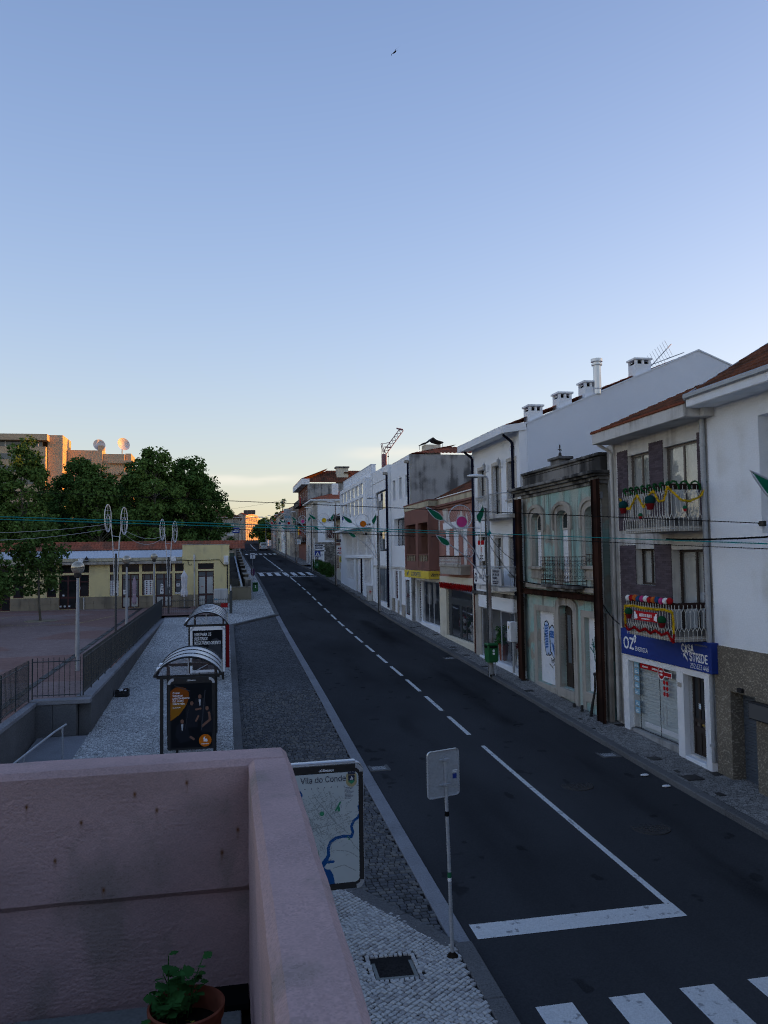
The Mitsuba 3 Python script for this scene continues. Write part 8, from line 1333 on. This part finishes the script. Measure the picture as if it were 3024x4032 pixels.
part(k, 'pot', lathe([(.0, FLOOR), (pr_ * .74, FLOOR), (pr_ * .95, FLOOR + ph_ * .88), (pr_ * 1.0, FLOOR + ph_ * .885), (pr_ * 1.03, FLOOR + ph_), (pr_ * .97, FLOOR + ph_ + .003), (pr_ * .90, FLOOR + ph_ - .02), (pr_ * .86, FLOOR + ph_ * .70)], 40, (px_, py_, 0)), 'terracotta_pot', smooth=30); part(k, 'soil', lathe([(.0, FLOOR + ph_ * .80), (pr_ * .88, FLOOR + ph_ * .78)], 24, (px_, py_, 0)), 'soil')
def lobed(L, w, gg):
    """a lobed chrysanthemum-like leaf, cupped"""
    prof = [(0, .05), (.12, .10), (.22, .55), (.30, .62), (.36, .40), (.46, .85), (.56, .95), (.62, .60), (.72, .72), (.82, .48), (.90, .30), (1, 0)]
    pts = [(u * L, q * w / 2) for u, q in prof] + [(u * L, -q * w / 2) for u, q in prof[::-1][1:]]
    v, f = trimesh.creation.triangulate_polygon(Polygon(pts).buffer(0), engine='earcut'); v = np.c_[v, -.25 * (np.abs(v[:, 1]) ** 1.3) - .35 * v[:, 0] ** 2 / L]; return v, np.asarray(f)
def plant(name, lab, x, y, z, stems, m, seed, L=.055):
    k = thing(name, lab, 'plant'); gg = np.random.default_rng(seed); sm = []
    for (sx, sy, sz), nl in stems:
        p0, p1 = np.array([x + gg.normal(0, .015), y + gg.normal(0, .015), z]), np.array([x + sx, y + sy, z + sz]); t = np.linspace(0, 1, 7)[:, None]; c = p0 + (p1 - p0) * t + np.array([0, 0, .02]) * np.sin(np.pi * t); sm.append(tube(c, np.linspace(.0028, .0014, 7), 5))
        for i in range(nl):
            q = .30 + .70 * i / max(1, nl - 1); p = c[min(6, int(q * 6))]; a = 2.4 * i + gg.random(); l = L * gg.uniform(.75, 1.25) * (1.1 - .35 * q); e = gg.uniform(.1, .7)
            R_ = rz(a) @ trimesh.transformations.rotation_matrix(-e, [0, 1, 0])[:3, :3] @ trimesh.transformations.rotation_matrix(gg.normal(0, .35), [1, 0, 0])[:3, :3]; part(k, 'leaf', tf(lobed(l, l * .95, gg), R_, p), m)
    part(k, 'stems', join(sm), 'leaf_pot'); return k
zs_ = FLOOR + ph_ * .78
plant('potted_plant', 'green lobed leaved plant growing on the left of the terracotta pot', px_ - .045, py_ + .01, zs_, [((-.01, .02, .20), 9), ((.02, .03, .15), 7), ((-.05, -.01, .10), 6), ((-.06, -.06, .06), 5), ((.0, -.05, .07), 5), ((.04, -.01, .08), 5), ((-.03, .06, .13), 6)], 'leaf_pot', 61); plant('potted_plant', 'second green sprig at the back of the terracotta pot', px_ + .015, py_ + .06, zs_, [((.03, .03, .15), 9), ((.0, .02, .10), 6), ((.05, .01, .09), 5)], 'leaf_pot', 62, .042)
plant('potted_plant', 'tiny yellow leaved seedling in the terracotta pot', px_ + .0, py_ - .065, zs_, [((.02, .0, .035), 4), ((-.01, -.01, .03), 4)], 'leaf_yellow', 63, .022)
k = thing('flower_pot', 'second pot at the bottom edge with a narrow leaved sprig', 'flower pot'); p2x, p2y = -.035, 2.08; part(k, 'pot', lathe([(.0, FLOOR), (.07, FLOOR), (.09, FLOOR + .20), (.095, FLOOR + .2), (.08, FLOOR + .19), (.0, FLOOR + .16)], 30, (p2x, p2y, 0)), 'terracotta_pot', smooth=30)
k = thing('potted_plant', 'narrow leaved sprig rising at the bottom edge before the terracotta pot', 'plant'); gg = np.random.default_rng(5); part(k, 'stems', seg((p2x, p2y, FLOOR + .16), (p2x, p2y, FLOOR + .36), .003, 5), 'leaf_yellow')
for i in range(11): a, e, l = 2.4 * i, gg.uniform(.3, 1.2), gg.uniform(.05, .08); w = l * .16; v = np.array([[0, 0, 0], [l * .5, w, .004], [l, 0, -.006], [l * .5, -w, .004]]); part(k, 'leaf', tf((v, np.array([[0, 1, 2], [0, 2, 3]])), rz(a) @ trimesh.transformations.rotation_matrix(-e, [0, 1, 0])[:3, :3], (p2x, p2y, FLOOR + .26 + .010 * i)), 'leaf_yellow' if i > 6 else 'leaf_pot')
